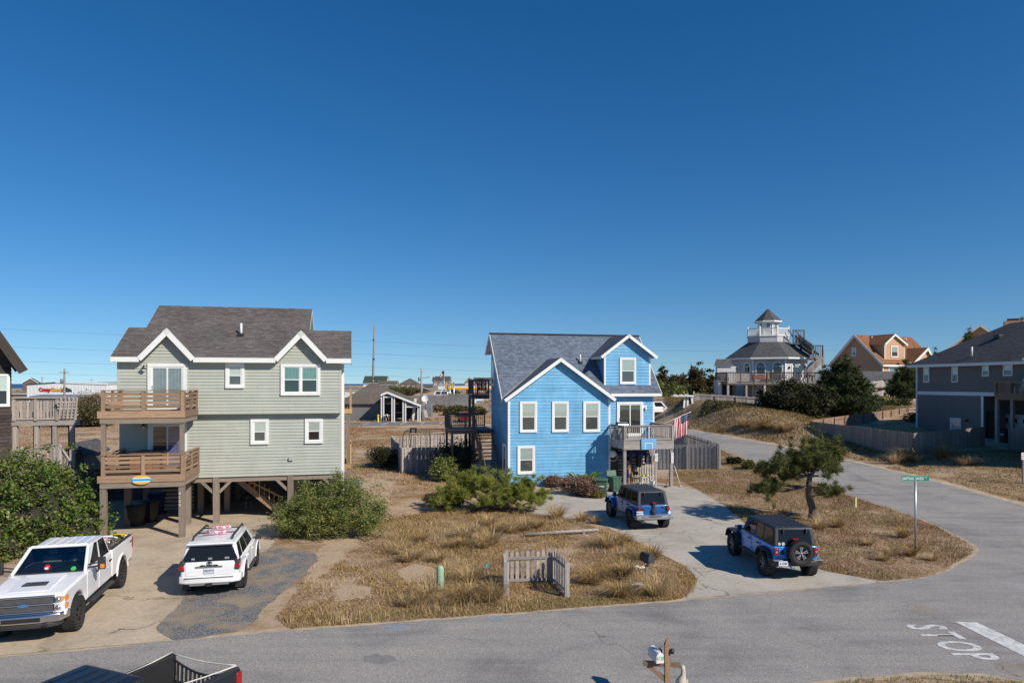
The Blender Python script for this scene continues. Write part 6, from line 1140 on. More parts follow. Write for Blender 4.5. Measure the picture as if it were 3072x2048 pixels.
for i in range(5):x=w1+.1+(w2-w1-.2)*i/4;beam('bench_brace',M['gwood'],wk,(x-.1,dW-.05,zf_+.1),(x+.12,dW-.35,zt_),.08,.12)
for i in range(5):t=i/4;beam('bench_slat',M['gwood'],wk,(w1,dW-.08-.06*i,zf_+.3+.17*i),(w2,dW-.08-.06*i,zf_+.3+.17*i),.04,.1)
for x in (140,335,500,655):s0=L.on_d(R1(x,1300),dW+.1)[0];bx('post',M['gwood'],wk,s0-.1,s0+.1,dW,dW+.2,-.2,zf_-.26);bx('post',M['dwood'],wk,s0-.45,s0-.27,dW+.76,dW+.94,-.2,zf_-.26)
sr=fthing('stair_railing','weathered stair with slatted rail going down beside the dark house','stairs',L);dS=.2;q0,qz0=L.on_d(R1(95,1440),dS);q1,qz1=L.on_d(R1(540,1360),dS);q2,qz2=L.on_d(R1(665,1568),dS)
rail(sr,(q0,dS),(q1,dS),(qz0-1.05,qz1-1.05),1.05,'gwood',posts=3,pitch=.15,bw=.05);rail(sr,(q1,dS),(q2,dS),(qz1-1.05,qz2-1.05),1.05,'gwood',posts=2,pitch=.15,bw=.05);bx('landing',M['gwood'],sr,q0,q1,dS+.05,dS+1.2,qz0-1.2,qz0-1.05)
for i in range(6):t=i/5;bx('step',M['gwood'],sr,q1+(q2-q1)*t-.14,q1+(q2-q1)*t+.14,dS+.05,dS+1.2,qz1-1.15-(qz1-qz2)*t,qz1-1.1-(qz1-qz2)*t)
for s in (q0+.1,q1-.1):bx('post',M['gwood'],sr,s-.07,s+.07,dS,dS+.14,-.2,qz0-1.1)
c_=at(*R1(560,1390),44.5);f_=Frame(c_.x,c_.y,13);sh=fthing('shed','small dark weathered shed with shingle roof left of the green house','shed',f_);ws=f_.on_d(R1(1000,1390),0)[0]
w_=solid(sh,[(0,0),(ws*.45,0),(ws*.45,4),(0,4)],-.2,2.35,'dwood');siding(w_,Wall((0,0,0),(1,0,0),(0,-1,0)),[(0,0),(ws*.45,0),(ws*.45,2.3),(ws*.22,2.9),(0,2.3)],.2,M['dwood'],0,single=True);MB().prism([(0,2.3),(ws*.45,2.3),(ws*.225,2.95)],'y',.0,.1).build('gable_wall',M['dwood'],sh)
roof(sh,[(-.25,4.2,2.3),(-.25,-.3,2.3),(ws*.225,-.3,3.1),(ws*.225,4.2,3.1)],'shd',.1,edge='dwood');roof(sh,[(ws*.45+.25,-.3,2.3),(ws*.45+.25,4.2,2.3),(ws*.225,4.2,3.1),(ws*.225,-.3,3.1)],'shd',.1,edge='dwood')
fence('board_fence','dark board fence standing in shade between the ivy and the green house',[(-25.6,40.5),(-20.6,41.6)],1.9,'dwood',pitch=.155,w=.15)
# ---------------------------------------------------------------- white store with the painted sign
YS=205.0;s_l=at(*R1(243,1020),YS);f_=Frame(s_l.x,YS,2);st_=fthing('store','white metal store with red and yellow sign behind the dark house walkway','store',f_);sw=f_.on_d(R1(968,900),0)[0];zp=f_.on_d(R1(505,808),0)[1];ze_=f_.on_d(R1(243,826),0)[1];sp=f_.on_d(R1(505,808),0)[0]
MB().prism([(0,-.3),(sw,-.3),(sw,ze_),(sp,zp),(0,ze_)],'y',0,24).build('wall',M['whitewall'],st_);[bx('panel_rib',M['whitewall'],st_,x-.06,x+.06,-.06,0,2.6,ze_) for x in np.arange(.3,sw,1.0)]
roof(st_,[(-.2,-.3,ze_),(-.2,24,ze_),(sp,24,zp+.1),(sp,-.3,zp+.1)],'white_roof' if 'white_roof' in M else 'shd',.1) if 0 else None
for a,b in (((-.2,ze_),(sp,zp+.05)),((sp,zp+.05),(sw+.2,ze_))):beam('roof_edge',M['black' if a[0]<0 else 'white'],st_,(a[0],-.1,a[1]+.08),(b[0],-.1,b[1]+.08),.3,.22);MB().add([(a[0],-.2,a[1]+.16),(b[0],-.2,b[1]+.16),(b[0],24,b[1]+.16),(a[0],24,a[1]+.16)],[(0,1,2,3)]).build('roof',M['white'],st_)
pr=[f_.on_d(R1(x,y),-2.5) for x,y in ((262,930),(900,942))];pz1=f_.on_d(R1(500,912),0)[1];M['porchroof']=plain('blue_grey_metal_roof',(.13,.17,.21),.5)
MB().add([(pr[0][0],-2.5,pr[0][1]),(pr[1][0],-2.5,pr[0][1]),(pr[1][0]-2.5,0,pz1),(pr[0][0]+2,0,pz1),(pr[0][0],-2.5,pr[0][1]-.25),(pr[1][0],-2.5,pr[0][1]-.25),(pr[1][0]-2.5,0,pr[0][1]-.25),(pr[0][0]+2,0,pr[0][1]-.25)],[(0,1,2,3),(0,4,5,1),(1,5,6,2),(3,7,4,0),(4,7,6,5)]).build('porch_roof',M['porchroof'],st_)
for x in np.linspace(pr[0][0]+.3,pr[1][0]-.3,9):bx('porch_post',M['dwood'],st_,x-.1,x+.1,-2.4,-2.2,-.3,pr[0][1]-.2)
for i in range(6):x=sw*.68+i*1.0;x+1<sw and window(st_,Wall((0,0,0),(1,0,0),(0,-1,0)),x,x+.9,.6,2.4,tw=.08,style='single')
u0,zt_=f_.on_d(R1(770,850),0);u1,z0_=f_.on_d(R1(790,880),0);window(st_,Wall((0,0,0),(1,0,0),(0,-1,0)),u0,u1,z0_,zt_,tw=.12)
M['signred']=plain('sign_red',(.55,.02,.02),.4);M['signyel']=plain('sign_yellow',(.80,.42,.05),.4)
u0,zt_=f_.on_d(R1(350,850),0);u1,z0_=f_.on_d(R1(555,888),0);hh=zt_-z0_
for wd_,mt,a,b in (('Crazy','signred',u0,u0+(u1-u0)*.52),('Good','signyel',u0+(u1-u0)*.53,u1)):
    for dx,dz,m2,dy in ((0.12,-.12,'black',-.10),(0,0,mt,-.14)):
        t_=text(wd_,m2,hh*1.22,.02,st_,sx=1,bold=.06);wdt=max(v.co.x for v in t_.data.vertices)-min(v.co.x for v in t_.data.vertices);t_.scale=((b-a)/wdt,1,1);t_.location=((a+b)/2+dx,dy,(zt_+z0_)/2+dz);t_.rotation_euler=(R(90),0,0)
t_=text('CABINETS','black',hh*.55,.02,st_,bold=.05);t_.location=(u1+(u1-u0)*.24,-.14,z0_+.2);t_.rotation_euler=(R(90),0,0);MB().prism([(u1+.4,z0_+hh*.5),(u1+(u1-u0)*.42,z0_+hh*.5),(u1+(u1-u0)*.42,z0_+hh*.7),(u1+(u1-u0)*.3,z0_+hh*.75),(u1+(u1-u0)*.24,z0_+hh*1.05),(u1+(u1-u0)*.1,z0_+hh*1.05),(u1+.4,z0_+hh*.72)],'y',-.16,-.1).build('emblem',M['black'],st_)
cottage('far brown roofed house to the right of the white store',at(*R1(868,872),300).x,300,18,13,8,0,5.2,'sht','tanwall',.55,wins=((9,10.5,3,4.4),));cottage('low grey building left of the white store',at(*R1(118,930),230).x,230,0,12.5,8,0,3.6,'shl','greywall',.2,wins=((3,5,1,2.4),(8,10,1,2.4)));cottage('small dark gabled roof far left behind the white store',at(*R1(205,845),330).x,330,25,6,6,0,7.2,'shd','brownwall',.7,axis='d',wins=((2.2,3.6,4.5,6.2),))
fence('orange_fence','orange construction fence below the far brown house',[(at(*R1(968,870),285).x,285),(at(*R1(1078,870),285).x,286)],3.4,'orangew' if 'orangew' in M else 'deckl',pitch=.6,w=.62,post_gap=3)
# ---------------------------------------------------------------- poles and wires
def upole(label,base,h,mat='gwood',r=.16,lamp=None,tank=True,arms=1):
    o=thing('utility_pole',label,'utility pole',base);MB().tube([(0,0,-.5),(0,0,h*.5),(0,0,h)],[r*1.25,r*1.1,r*.85],10).build('pole',M[mat],o)
    for i in range(arms):bx('cross_arm',M['gwood'],o,-1.1,1.1,-.25,-.13,h-.9-i*1.0,h-.75-i*1.0);[MB().lathe([(.05,0),(.07,.1),(.03,.2)],(x,-.19,h-.75-i),n=8).build('insulator',M['offwhite'],o) for x in (-1,-.4,.4,1)]
    if tank:MB().lathe([(.01,0),(.3,0),(.3,.9),(.2,1.0),(.01,1.0)],(-.55,-.1,h-3.2),n=14).build('transformer',M['acgrey'],o);bx('bracket',M['metal'],o,-.3,0,-.13,-.08,h-2.8,h-2.7)
    if lamp:MB().tube([(0,0,h-2.6),(1.5,-.3,h-2.2),(2.8,-.5,h-2.1)],.06).build('lamp_arm',M['metal'],o);MB().ell((3.1,-.5,h-2.12),(.45,.18,.1)).build('street_lamp',M['offwhite'],o)
    return o
g_=at(*R1(583,925),150);upole('pale utility pole in front of the white store',(g_.x,150,0),at(*R1(583,680),150).z,'pedgreen' if 0 else 'gwood',.2)
for x,y,lb in ((380,750,'thin far utility pole behind the white store roof'),(828,765,'short far utility pole left of the far brown house')):g_=at(*R1(x,y),330);upole(lb,(g_.x,330,0),g_.z,r=.2,tank=False)
g_=at(*R4(343,105),150);o=thing('utility_pole','very tall bare wooden pole rising behind the grey shop','utility pole',(g_.x,150,0));MB().tube([(0,0,-.5),(.1,0,10),(.38,0,g_.z)],[.26,.22,.16],12).build('pole',M['post'],o);[MB().tube([(.2+.02*i,0,g_.z-3-4.2*i),(.2+.02*i,0,g_.z-3.35-4.2*i)],.24).build('band',M['black'],o) for i in range(4)]
g_=at(*R4(768,478),172);upole('utility pole with transformer and lamp arm behind the grey shop',(g_.x,172,0),g_.z,'gwood',.24,lamp=True)
g_=at(*R5(1580,400),170);upole('dark utility pole above the hedge right of the blue house',(g_.x,170,0),g_.z,'dwood',.3,tank=False)
M['wire']=plain('dark_cable',(.06,.07,.09),.7)
for i,(yl,ym,yr) in enumerate(((962,1024,1046),(1023,1061,1081),(1066,1100,1115),(1108,1126,1138))):
    a,b,c=at(-500,yl-12,160),at(1116,ym,150.5),at(2600,yr+2,175);o=thing('power_line','thin power line crossing the sky between the far poles, %s of four' % ('topmost','second from top','third from top','lowest')[i],'cable',(0,0,0),0,'power lines')
    for p,q in ((a,b),(b,c)):MB().tube([p+(q-p)*t-Vector((0,0,1.1*4*t*(1-t))) for t in np.linspace(0,1,16)],.02,4).build('wire',M['wire'],o)
# ---------------------------------------------------------------- grey shop with white-edged porch, car park, far houses
YG=124.0;o_=at(*R4(415,945),YG);f_=Frame(o_.x,YG,4);gs=fthing('shop','grey boarded shop with hip roof and tall white-edged porch columns','shop',f_)
xl=f_.on_d(R4(60,900),6)[0];xw=f_.on_d(R4(765,900),0)[0];zw=f_.on_d(R4(250,782),6)[1];sl_=solid(gs,[(xl,6),(xw-.3,6),(xw-.3,16),(xl,16)],-.3,zw,'storesid');siding(sl_,Wall((0,6,0),(1,0,0),(0,-1,0)),[(xl,0),(.5,0),(.5,zw),(xl,zw)],.22,M['storesid'],0,single=True);bx('gutter',M['dwood'],gs,xl,.3,5.35,5.5,zw-.12,zw+.06)
hx=f_.on_d(R4(345,612),11)[0];hz=f_.on_d(R4(345,612),11)[1];hz=max(hz,zw+2.4)
roof(gs,[(xl-.5,5.5,zw),(2.5,5.5,zw),(hx+.6,11,hz),(hx-.6,11,hz)],'sht',.15);roof(gs,[(2.5,5.5,zw),(xw,11,zw),(hx+.6,11,hz)],'sht',.15);roof(gs,[(xl-.5,11,zw),(xl-.5,5.5,zw),(hx-.6,11,hz)],'sht',.15)
zA=f_.on_d(R4(470,682),0);zL_=f_.on_d(R4(415,706),0);zR_=f_.on_d(R4(766,800),0)
roof(gs,[(zL_[0],14,zL_[1]),(zL_[0],-.3,zL_[1]),(zA[0],-.3,zA[1]),(zA[0],14,zA[1])],'sht',.2);roof(gs,[(zR_[0],-.3,zR_[1]),(zR_[0],14,zR_[1]),(zA[0],14,zA[1]),(zA[0],-.3,zA[1])],'sht',.2)
for a,b in ((zL_,zA),(zA,zR_)):beam('rake_board',M['white'],gs,(a[0],-.34,a[1]-.12),(b[0],-.34,b[1]-.12),.06,.34)
top_at=lambda x:zL_[1]+(zA[1]-zL_[1])*(x-zL_[0])/(zA[0]-zL_[0]) if x<zA[0] else zA[1]+(zR_[1]-zA[1])*(x-zA[0])/(zR_[0]-zA[0])
for x0,x1 in ((416,441),(508,534),(605,632),(735,759)):
    s0,s1=f_.on_d(R4(x0,900),0)[0],f_.on_d(R4(x1,900),0)[0];zt_=top_at((s0+s1)/2)-.25;c=bx('column',M['storesid'],gs,s0,s1,0,.5,-.3,zt_);[bx('column_edge',M['white'],gs,s-.09,s+.09,-.03,.12,-.3,zt_-.02) for s in (s0+.05,s1-.05)]
for x0,x1,y0 in ((441,534,730),(632,735,815)):s0,z_=f_.on_d(R4(x0,y0),0);s1=f_.on_d(R4(x1,y0),0)[0];MB().prism([(s0,z_),(s1,z_),(s1,top_at(s1)-.2),(s0,top_at(s0)-.2)],'y',.1,.3).build('gable_panel',M['storesid'],gs);bx('lintel',M['white'],gs,s0,s1,.05,.1,z_-.06,z_+.1)
bx('shade_panel',M['dark'],gs,f_.on_d(R4(441,800),5)[0],f_.on_d(R4(735,800),5)[0],5.7,5.95,0,zw);[bx('bench',M['gwood'],gs,f_.on_d(R4(545,900),2)[0],f_.on_d(R4(600,900),2)[0],2,2.6,z_,z_+.1) for z_ in (.5,1.6)];beam('ramp_board',M['offwhite'],gs,(f_.on_d(R4(690,920),2)[0],2,.2),(f_.on_d(R4(715,820),2)[0],2.5,4.2),.5,.1)  # dark panel behind the columns: porch shade put into its colour
sheet('car_park',[gnd(*R4(x,y)).xy for x,y in ((-400,990),(160,982),(600,972),(1000,960),(1180,946),(1180,935),(760,946),(-400,946))],.012,'lot',.04,1.0)
for i,x in enumerate((118,285,450,615,780,942)):g_=gnd(*R4(x,967-i*3.4));sheet('parking_line',[(g_.x-.12,g_.y-3.4),(g_.x+.10,g_.y-3.4),(g_.x+.1,g_.y+3.0),(g_.x-.12,g_.y+3.0)],.02,'paint',0)
g_=gnd(*R4(390,946));o=thing('bollard','yellow bollard standing before the grey shop porch','bollard',g_);MB().lathe([(.17,-.1),(.17,1.25),(.12,1.36),(.01,1.4)],n=14).build('post',M['yelp'],o);MB().lathe([(.175,1.0),(.175,1.08)],n=14).build('band',M['black'],o)
hy=390
def far(label,z,x0,x1,yt,yb,yr,Y,roofm,wall,kind='gable',axis='s',pitch=None,rot=0,stilts=0,dep=9,trimm='offwhite',nw=3):
    a,b=at(*z(x0,yb),Y),at(*z(x1,yb),Y);w=b.x-a.x;h=at(*z(x0,yt),Y).z;top=at(*z(x0,yr),Y+dep/2).z
    run=(w/2 if axis == 'd' else dep/2)+.5 if kind == 'gable' else min(w,dep)/2+.5
    ws=[(w*(i+.5)/nw-.6,w*(i+.5)/nw+.6,h-2.2,h-.8) for i in range(nw)]
    return cottage(label,a.x,Y,rot,w,dep,0,h,roofm,wall,max(.1,(top-h)/run),kind,ws,.5,'house',axis,trimm,stilts=stilts,sid=.35)
far('white far house with dark green roof behind the grey shop',R4,262,456,606,700,545,420,'shgreen','whitewall',dep=12);far('low taupe far house before the green roofed one',R4,390,548,622,700,586,380,'sht','greywall',dep=9)
far('brown far house with pyramid roof near the sea',R4,582,724,612,700,565,390,'sht','tanwall','hip',dep=14,stilts=2);far('low dark weathered house below the pyramid roofed one',R4,695,858,672,720,640,330,'sht','brownwall',axis='d',nw=2)
far('grey shingled far house behind the flagpole',R4,866,1008,592,700,547,360,'shd','greywall',dep=10);far('grey far house behind the yellow fuel canopy',R4,1140,1222,606,700,556,370,'shd','greywall',axis='d',nw=2);far('dark far house just left of the blue house roof deck',R4,1225,1372,600,700,558,400,'shd','brownwall',nw=3)
far('long low white building at the sea side left of the tall pole',R4,60,262,668,690,640,300,'shl','whitewall',dep=10);far('low grey house far behind the hedge right of the blue house',R5,1810,1885,500,520,470,190,'shl','greywall',nw=1)
# fuel canopy, signals, flagpole, dish
YC=232;cp=thing('fuel_canopy','fuel station canopy with white yellow and orange edge bands','canopy',(at(*R4(915,650),YC).x,YC,0));cw=at(*R4(1400,650),YC).x-at(*R4(915,650),YC).x;zt_=at(*R4(915,634),YC).z;z0_=at(*R4(915,662),YC).z;hh=zt_-z0_
M['canyel']=plain('canopy_yellow',(.85,.50,.02),.4);M['canor']=plain('canopy_orange',(.75,.16,.01),.4)
for a,b,m in ((.66,1.0,'white'),(.22,.659,'canyel'),(0,.219,'canor')):bx('edge_band',M[m],cp,0,cw,0,14,z0_+hh*a,z0_+hh*b)
bx('end_panel',M['white'],cp,-.1,2.6,-.1,-.02,z0_,zt_+.02);[bx('column',M['offwhite'],cp,x-.3,x+.3,d-.3,d+.3,-.3,z0_) for x in (2,cw*.5,cw-2) for d in (3,11)]
def signal(label,x,yt,yb,Y,arm):
    b=at(*R4(x,yb),Y);o=thing('traffic_signal',label,'traffic light',(b.x,Y,0));zt_=at(*R4(x,yt),Y).z;MB().tube([(0,0,-.3),(0,0,zt_)],[.28,.2],10).build('pole',M['metal'],o)
    if arm:ax=at(*R4(arm,608),Y).x-b.x;MB().tube([(0,0,zt_-.6),(ax,0,zt_-.45)],[.16,.1],8).build('mast_arm',M['metal'],o)
    for dx in ((-2.2,-.5) if arm else (.6,)):
        h=MB().box(dx-.2,dx+.2,-.5,-.15,zt_-1.9,zt_-.1).build('signal_head',M['yelp'],o,.04);[MB().lathe([(.01,-.52),(.16,-.52)],(dx,0,zt_-.45-i*.55),'y',10).build('lens',M[('redlens','amber','bingreen')[i]],h) for i in range(3)];bx('bracket',M['metal'],o,min(dx,0),max(dx,0)+.01,-.2,-.1,zt_-.3,zt_-.2)
signal('grey traffic signal pole nearer the flagpole',993,618,822,195,None);signal('grey traffic signal pole with long mast arm and yellow heads',1050,598,838,190,1205)
b_=at(*R4(965,862),168);zt_=at(*R4(965,488),168).z;fp=thing('flag','stars and stripes flag flying from a tall pole near the traffic signals','flag',(b_.x,168,0));MB().tube([(0,0,-.2),(0,0,zt_)],[.09,.05],8).build('pole',M['metal'],fp)
zf0=at(*R4(965,503),168).z;wf_=at(*R4(965,503),168).x-at(*R4(922,503),168).x;hf=zf0-at(*R4(965,548),168).z
for k in range(13):
    vs=[]
    for i in range(11):
        for j in (k,k+1):t=i/10;vs.append((-wf_*t,.3*math.sin(t*7),zf0-hf*j/13-.9*t*t+.5*t*math.sin(t*5)))
    MB().add(vs,[(2*i,2*i+1,2*i+3,2*i+2) for i in range(10)],0,True).build('stripe',M['flagred' if k % 2 == 0 else 'flagwhite'],fp)
vs=[(-wf_*t,.3*math.sin(t*7)-.08,zf0-hf*j*.54-.9*t*t+.5*t*math.sin(t*5)) for t in np.linspace(0,.45,6) for j in (0,1)];MB().add(vs,[(2*i,2*i+1,2*i+3,2*i+2) for i in range(5)]).build('canton',M['flagblue'],fp)
b_=at(*R4(805,742),170);o=thing('satellite_dish','large white satellite dish behind the grey shop','satellite dish',(b_.x,170,0));d_=MB().lathe([(.01,-.2),(.45,-.15),(.8,.03),(.98,.2)],n=20).build('dish',M['white'],o);d_.location=(0,0,b_.z);d_.rotation_euler=(R(60),R(-25),0);MB().tube([(0,.3,-.2),(0,.3,b_.z)],.14).build('mast',M['metal'],o)
g_=at(*R4(805,886),135);o=thing('utility_cabinet','grey metal cabinets standing right of the grey shop','cabinet',(g_.x,135,0));MB().box(-1.4,-.1,-.6,.6,0,2.6).box(.0,1.3,-.6,.6,0,3.0).build('body',M['acgrey'],o,.05);[bx('door',M['metal'],o,x-.5,x+.5,-.66,-.61,.3,2.3) for x in (-.75,.65)]
g_=gnd(*R4(838,930));o=thing('picnic_chair','old grey chair in the sand right of the grey shop','chair',g_);beam('back_slat',M['gwood'],o,(-.6,0,.5),(-1.0,.3,2.0),.9,.1);bx('seat',M['gwood'],o,-.7,.5,-.5,.5,.5,.62);[bx('leg',M['gwood'],o,x-.08,x+.08,y-.08,y+.08,0,.5) for x in (-.6,.4) for y in (-.4,.4)]
sheet('main_highway',[(-500,186),(60,178),(60,192),(-500,200)],.02,'lot',.1,3.0)
o=thing('guard_rail','grey guard rail beside the far highway','guard rail',(-60,176,0));beam('beam',M['metal'],o,(0,0,.75),(48,-3,.75),.1,.4);[bx('post',M['metal'],o,i*4-.1,i*4+.1,-.1-i*.25,.1-i*.25,-.1,.7) for i in range(12)]
# parked and passing cars far off
def smallcar(label,g,head,paint,kind='sedan',L_=4.6):
    c=thing('car' if kind != 'van' else 'van',label,'van' if kind == 'van' else 'car',group='far cars on the highway side');P=M[paint];h={'sedan':.95,'suv':1.05,'van':1.25,'truck':1.1}[kind];H={'sedan':1.45,'suv':1.8,'van':2.4,'truck':1.85}[kind];x1,x0=L_/2,-L_/2;r=.34
    shell('body',[(x0,.35)]+arch(x0+.9,.35,.42,168,12)+arch(x1-.9,.35,.42,168,12)+[(x1,.35),(x1,h-.25),(x1-.2,h-.1),(x1-1.4,h),(x0,h)],.9,P,c,bevel=.05)
    b0,b1,t0,t1={'sedan':(x0+.5,x1-1.1,x0+1.2,x1-1.9),'suv':(x0+.05,x1-1.1,x0+.25,x1-1.8),'van':(x0+.02,x1-.7,x0+.1,x1-1.4),'truck':(x0+1.9,x1-1.2,x0+2.0,x1-1.8)}[kind]
    cb,cc=cabin('cabin',(b0,b1,.86,.86,h-.02),(t0,t1,.72,.72,H),P,c,.06);[pane_on(cc,f,(.08,.92),(.15,.88),M['cglass'],c) for f in ('front','rear')]
    for f in ('left','right'):[pane_on(cc,f,(u,v),(.15,.88),M['cglass'],c) for u,v in ((.08,.48),(.53,.9))]
    for s in (1,-1):MB().box(x0-.02,x0+.1,min(s*.6,s*.88),max(s*.6,s*.88),h-.35,h-.08).build('tail_light',M['redlens'],c);MB().box(x1-.12,x1+.02,min(s*.55,s*.85),max(s*.55,s*.85),h-.4,h-.2).build('headlight',M['lens'],c)
    for x in (x0+.9,x1-.9):
        for s in (1,-1):w=MB().lathe([(.01,s*.92),(r*.6,s*.92),(r,s*.9),(r,s*.7),(.01,s*.7)],(x,0,r),'y',18).build('wheel',M['rubber'],c);MB().lathe([(.01,s*.925),(r*.58,s*.925)],(x,0,r),'y',14).build('rim',M['metal'],w)
    c.location=(*g.xy,terr(g.x,g.y)+.03);c.rotation_euler=(0,0,R(head));return c
M['carred']=paint_mat('red_car_paint',(.32,.015,.02));M['carsilver']=paint_mat('silver_car_paint',(.45,.46,.47),.3,.6,.5);M['carblack']=paint_mat('black_car_paint',(.015,.015,.017))
smallcar('dark red car parked at the end of the far car park',gnd(*R4(1135,942)),100,'carred','suv');smallcar('silver car passing under the satellite dish',gnd(*R4(812,805)),175,'carsilver');smallcar('white van on the far highway beside the traffic signals',gnd(*R4(925,800)),185,'wpaint','van',5.4);smallcar('white car right behind the white van on the highway',gnd(*R4(965,795)),185,'wpaint','suv');smallcar('black car on the far highway between the signal poles',gnd(*R4(1045,792)),5,'carblack','suv');smallcar('grey pickup near the fuel station left of the blue house',gnd(*R4(1355,830)),10,'carsilver','truck',5.4)
smallcar('white car parked beyond the bank right of the blue house',at(1966,1236,88),20,'wpaint','suv')
o=thing('price_board','white framed notice board near the fuel station','sign',(at(*R4(1315,795),178).x,178,0));z0_,zt_=at(*R4(1315,795),178).z,at(*R4(1315,745),178).z;bx('board',M['white'],o,-2.6,2.6,0,.2,max(.4,z0_),zt_);[bx('poster',M['blueb'],o,x-.8,x+.8,-.05,-.01,max(.4,z0_)+.5,zt_-.4) for x in (-1.2,1.2)];[bx('leg',M['metal'],o,x-.1,x+.1,.02,.18,-.2,max(.4,z0_)) for x in (-2,2)]
# ================================================================ houses on the bank to the right
# ---------------------------------------------------------------- eight-sided house with roof lantern
hc_=at(2304,1184,96.5);HX,HY,HZ0=hc_.x,96.5,4.3
oc=thing('octagon_house','pale grey eight-sided house with railed roof deck and small lantern tower','house',(HX,HY,HZ0),R(0))
def octa(r,rot=-86.5):return [(r*math.cos(R(rot+45*i)),r*math.sin(R(rot+45*i))) for i in range(8)]
zof=lambda y,Y:at(2304,y,Y).z-HZ0
rw=5.35;zdk_=zof(1147,90);zev=zof(1071,90.5);zpt=zof(1024,93);zpt2=zof(1006,93.5);zr3=zof(982,93.5);zcl=zof(962,95);zap=zof(925,96.5)
O=octa(rw);core=MB().prism(O,'z',-.8,zev-.02).build('wall',M['graysid'],oc)
walls=[]
for i in range(8):
    a,b=Vector((*O[i],0)),Vector((*O[(i+1)% 8],0));n_=Vector(((a+b)/2).xy.to_3d()).normalized();w_=Wall(a,b-a,n_);Lw=(b-a).length;walls.append((w_,Lw,n_))
    if n_.y<.5:siding(core,w_,[(0,0),(Lw,0),(Lw,zev),(0,zev)],.2,M['graysid'],0,single=True);wb('corner_board',M['white'],oc,w_,-.1,.1,-.3,zev-.05,-.02,.05)
def arched(w_,u,z0,wdt,h,tw=.14,arched_=True):
    """round-headed window: casing ring, glass, meeting rail"""
    r=wdt/2;out=[(u-r-tw,z0-tw),(u+r+tw,z0-tw)]+[(u+(r+tw)*math.cos(t),z0+h-r+(r+tw)*math.sin(t)) for t in np.linspace(0,math.pi,11)];inn=[(u-r,z0),(u+r,z0)]+[(u+r*math.cos(t),z0+h-r+r*math.sin(t)) for t in np.linspace(0,math.pi,11)];k=len(out);P=w_.P
    m=MB().add([P(x,z,.0) for x,z in out]+[P(x,z,.11) for x,z in out]+[P(x,z,.11) for x,z in inn]+[P(x,z,.03) for x,z in inn],[(i,(i+1)% k,k+(i+1)% k,k+i) for i in range(k)]+[(k+i,k+(i+1)% k,2*k+(i+1)% k,2*k+i) for i in range(k)]+[(2*k+i,2*k+(i+1)% k,3*k+(i+1)% k,3*k+i) for i in range(k)]);wn=m.build('window',M['white'],oc)
    MB().add([P(x,z,.035) for x,z in inn],[tuple(range(k))]).build('dark_backing',M['dark'],wn);MB().add([P(x,z,.06) for x,z in inn],[tuple(range(k))]).build('pane',M['glass'],wn);wb('sash',M['white'],wn,w_,u-r,u+r,z0+h*.33-.04,z0+h*.33+.04,.05,.09);wb('sash',M['white'],wn,w_,u-r,u+r,z0+h-r-.04,z0+h-r+.04,.05,.09)  # dark sheet behind the arched glass stands in for the unlit room
rel=lambda t:t
fl,fr_,ln,rn=None,None,None,None
front=sorted(range(8),key=lambda i:walls[i][2].y)[:2];front.sort(key=lambda i:walls[i][2].x);FLW,FRW=walls[front[0]],walls[front[1]]
sides=[w for i,w in enumerate(walls) if i not in front and-.6<w[2].y<.2];LNW=min(sides,key=lambda w:w[2].x);RNW=max(sides,key=lambda w:w[2].x)
for t in (.24,.76):
    arched(FLW[0],FLW[1]*t,zdk_+.35,1.05,2.35);arched(FLW[0],FLW[1]*t,.35,1.05,2.1);arched(LNW[0],LNW[1]*t,zdk_+.35,.95,2.3)
arched(FRW[0],FRW[1]*.25,.35,1.05,2.1);arched(LNW[0],LNW[1]*.7,.35,.95,2.1);arched(RNW[0],RNW[1]*.55,zdk_+.35,.95,2.2)
window(oc,FRW[0],FRW[1]*.27,FRW[1]*.73,zdk_+.05,zdk_+2.25,tw=.14,style='slider',name='sliding_door')
for t in (.14,.86):p=FRW[0].P(FRW[1]*t,zdk_+2.0,.15);MB().ell(p,(.13,.13,.2),8,6).tube([p,p-FRW[2]*.2],.03).build('wall_lamp',M['bronze'],oc)
E,T=octa(rw+.85),octa(2.95)
for i in range(8):j=(i+1)% 8;roof(oc,[(*E[i],zev),(*E[j],zev),(*T[j],zpt),(*T[i],zpt)],'shd',.14,expo=.2);beam('fascia',M['white'],oc,(*E[i],zev-.1),(*E[j],zev-.1),.05,.22)
MB().prism(T,'z',zpt-.3,zpt2-.06).build('parapet',M['graysid'],oc);MB().prism(octa(3.05),'z',zpt2-.06,zpt2).build('roof_deck',M['offwhite'],oc)
rl=MB().prism(octa(2.98),'z',zpt2,zpt2+.02).build('roof_railing',M['white'],oc);T2=octa(2.9)
for i in range(8):
    a,b=T2[i],T2[(i+1)% 8];rail(rl,a,b,zpt2+.0,zr3-zpt2,'white',posts=0,n=12,bw=.07,top=.1);beam('post',M['white'],rl,(*a,zpt2),(*a,zr3+.18),.16,.16,up=(0,1,0));MB().prism([(a[0]-.1,a[1]-.1),(a[0]+.1,a[1]-.1),(a[0]+.1,a[1]+.1),(a[0]-.1,a[1]+.1)],'z',zr3+.18,zr3+.26).build('post_cap',M['white'],rl)
Cw=octa(1.42);MB().prism(Cw,'z',zpt2,zcl).build('lantern',M['graysid'],oc)
for i in range(8):
    a,b=Vector((*Cw[i],0)),Vector((*Cw[(i+1)% 8],0));n_=Vector(((a+b)/2).xy.to_3d()).normalized();w_=Wall(a,b-a,n_);Lw=(b-a).length
    wb('corner_board',M['white'],oc,w_,-.07,.07,zpt2,zcl,-.02,.04);n_.y<.3 and window(oc,w_,Lw*.18,Lw*.82,zcl-1.25,zcl-.15,tw=.09,style='single',bars=1,proud=.05)
E2=octa(1.95)
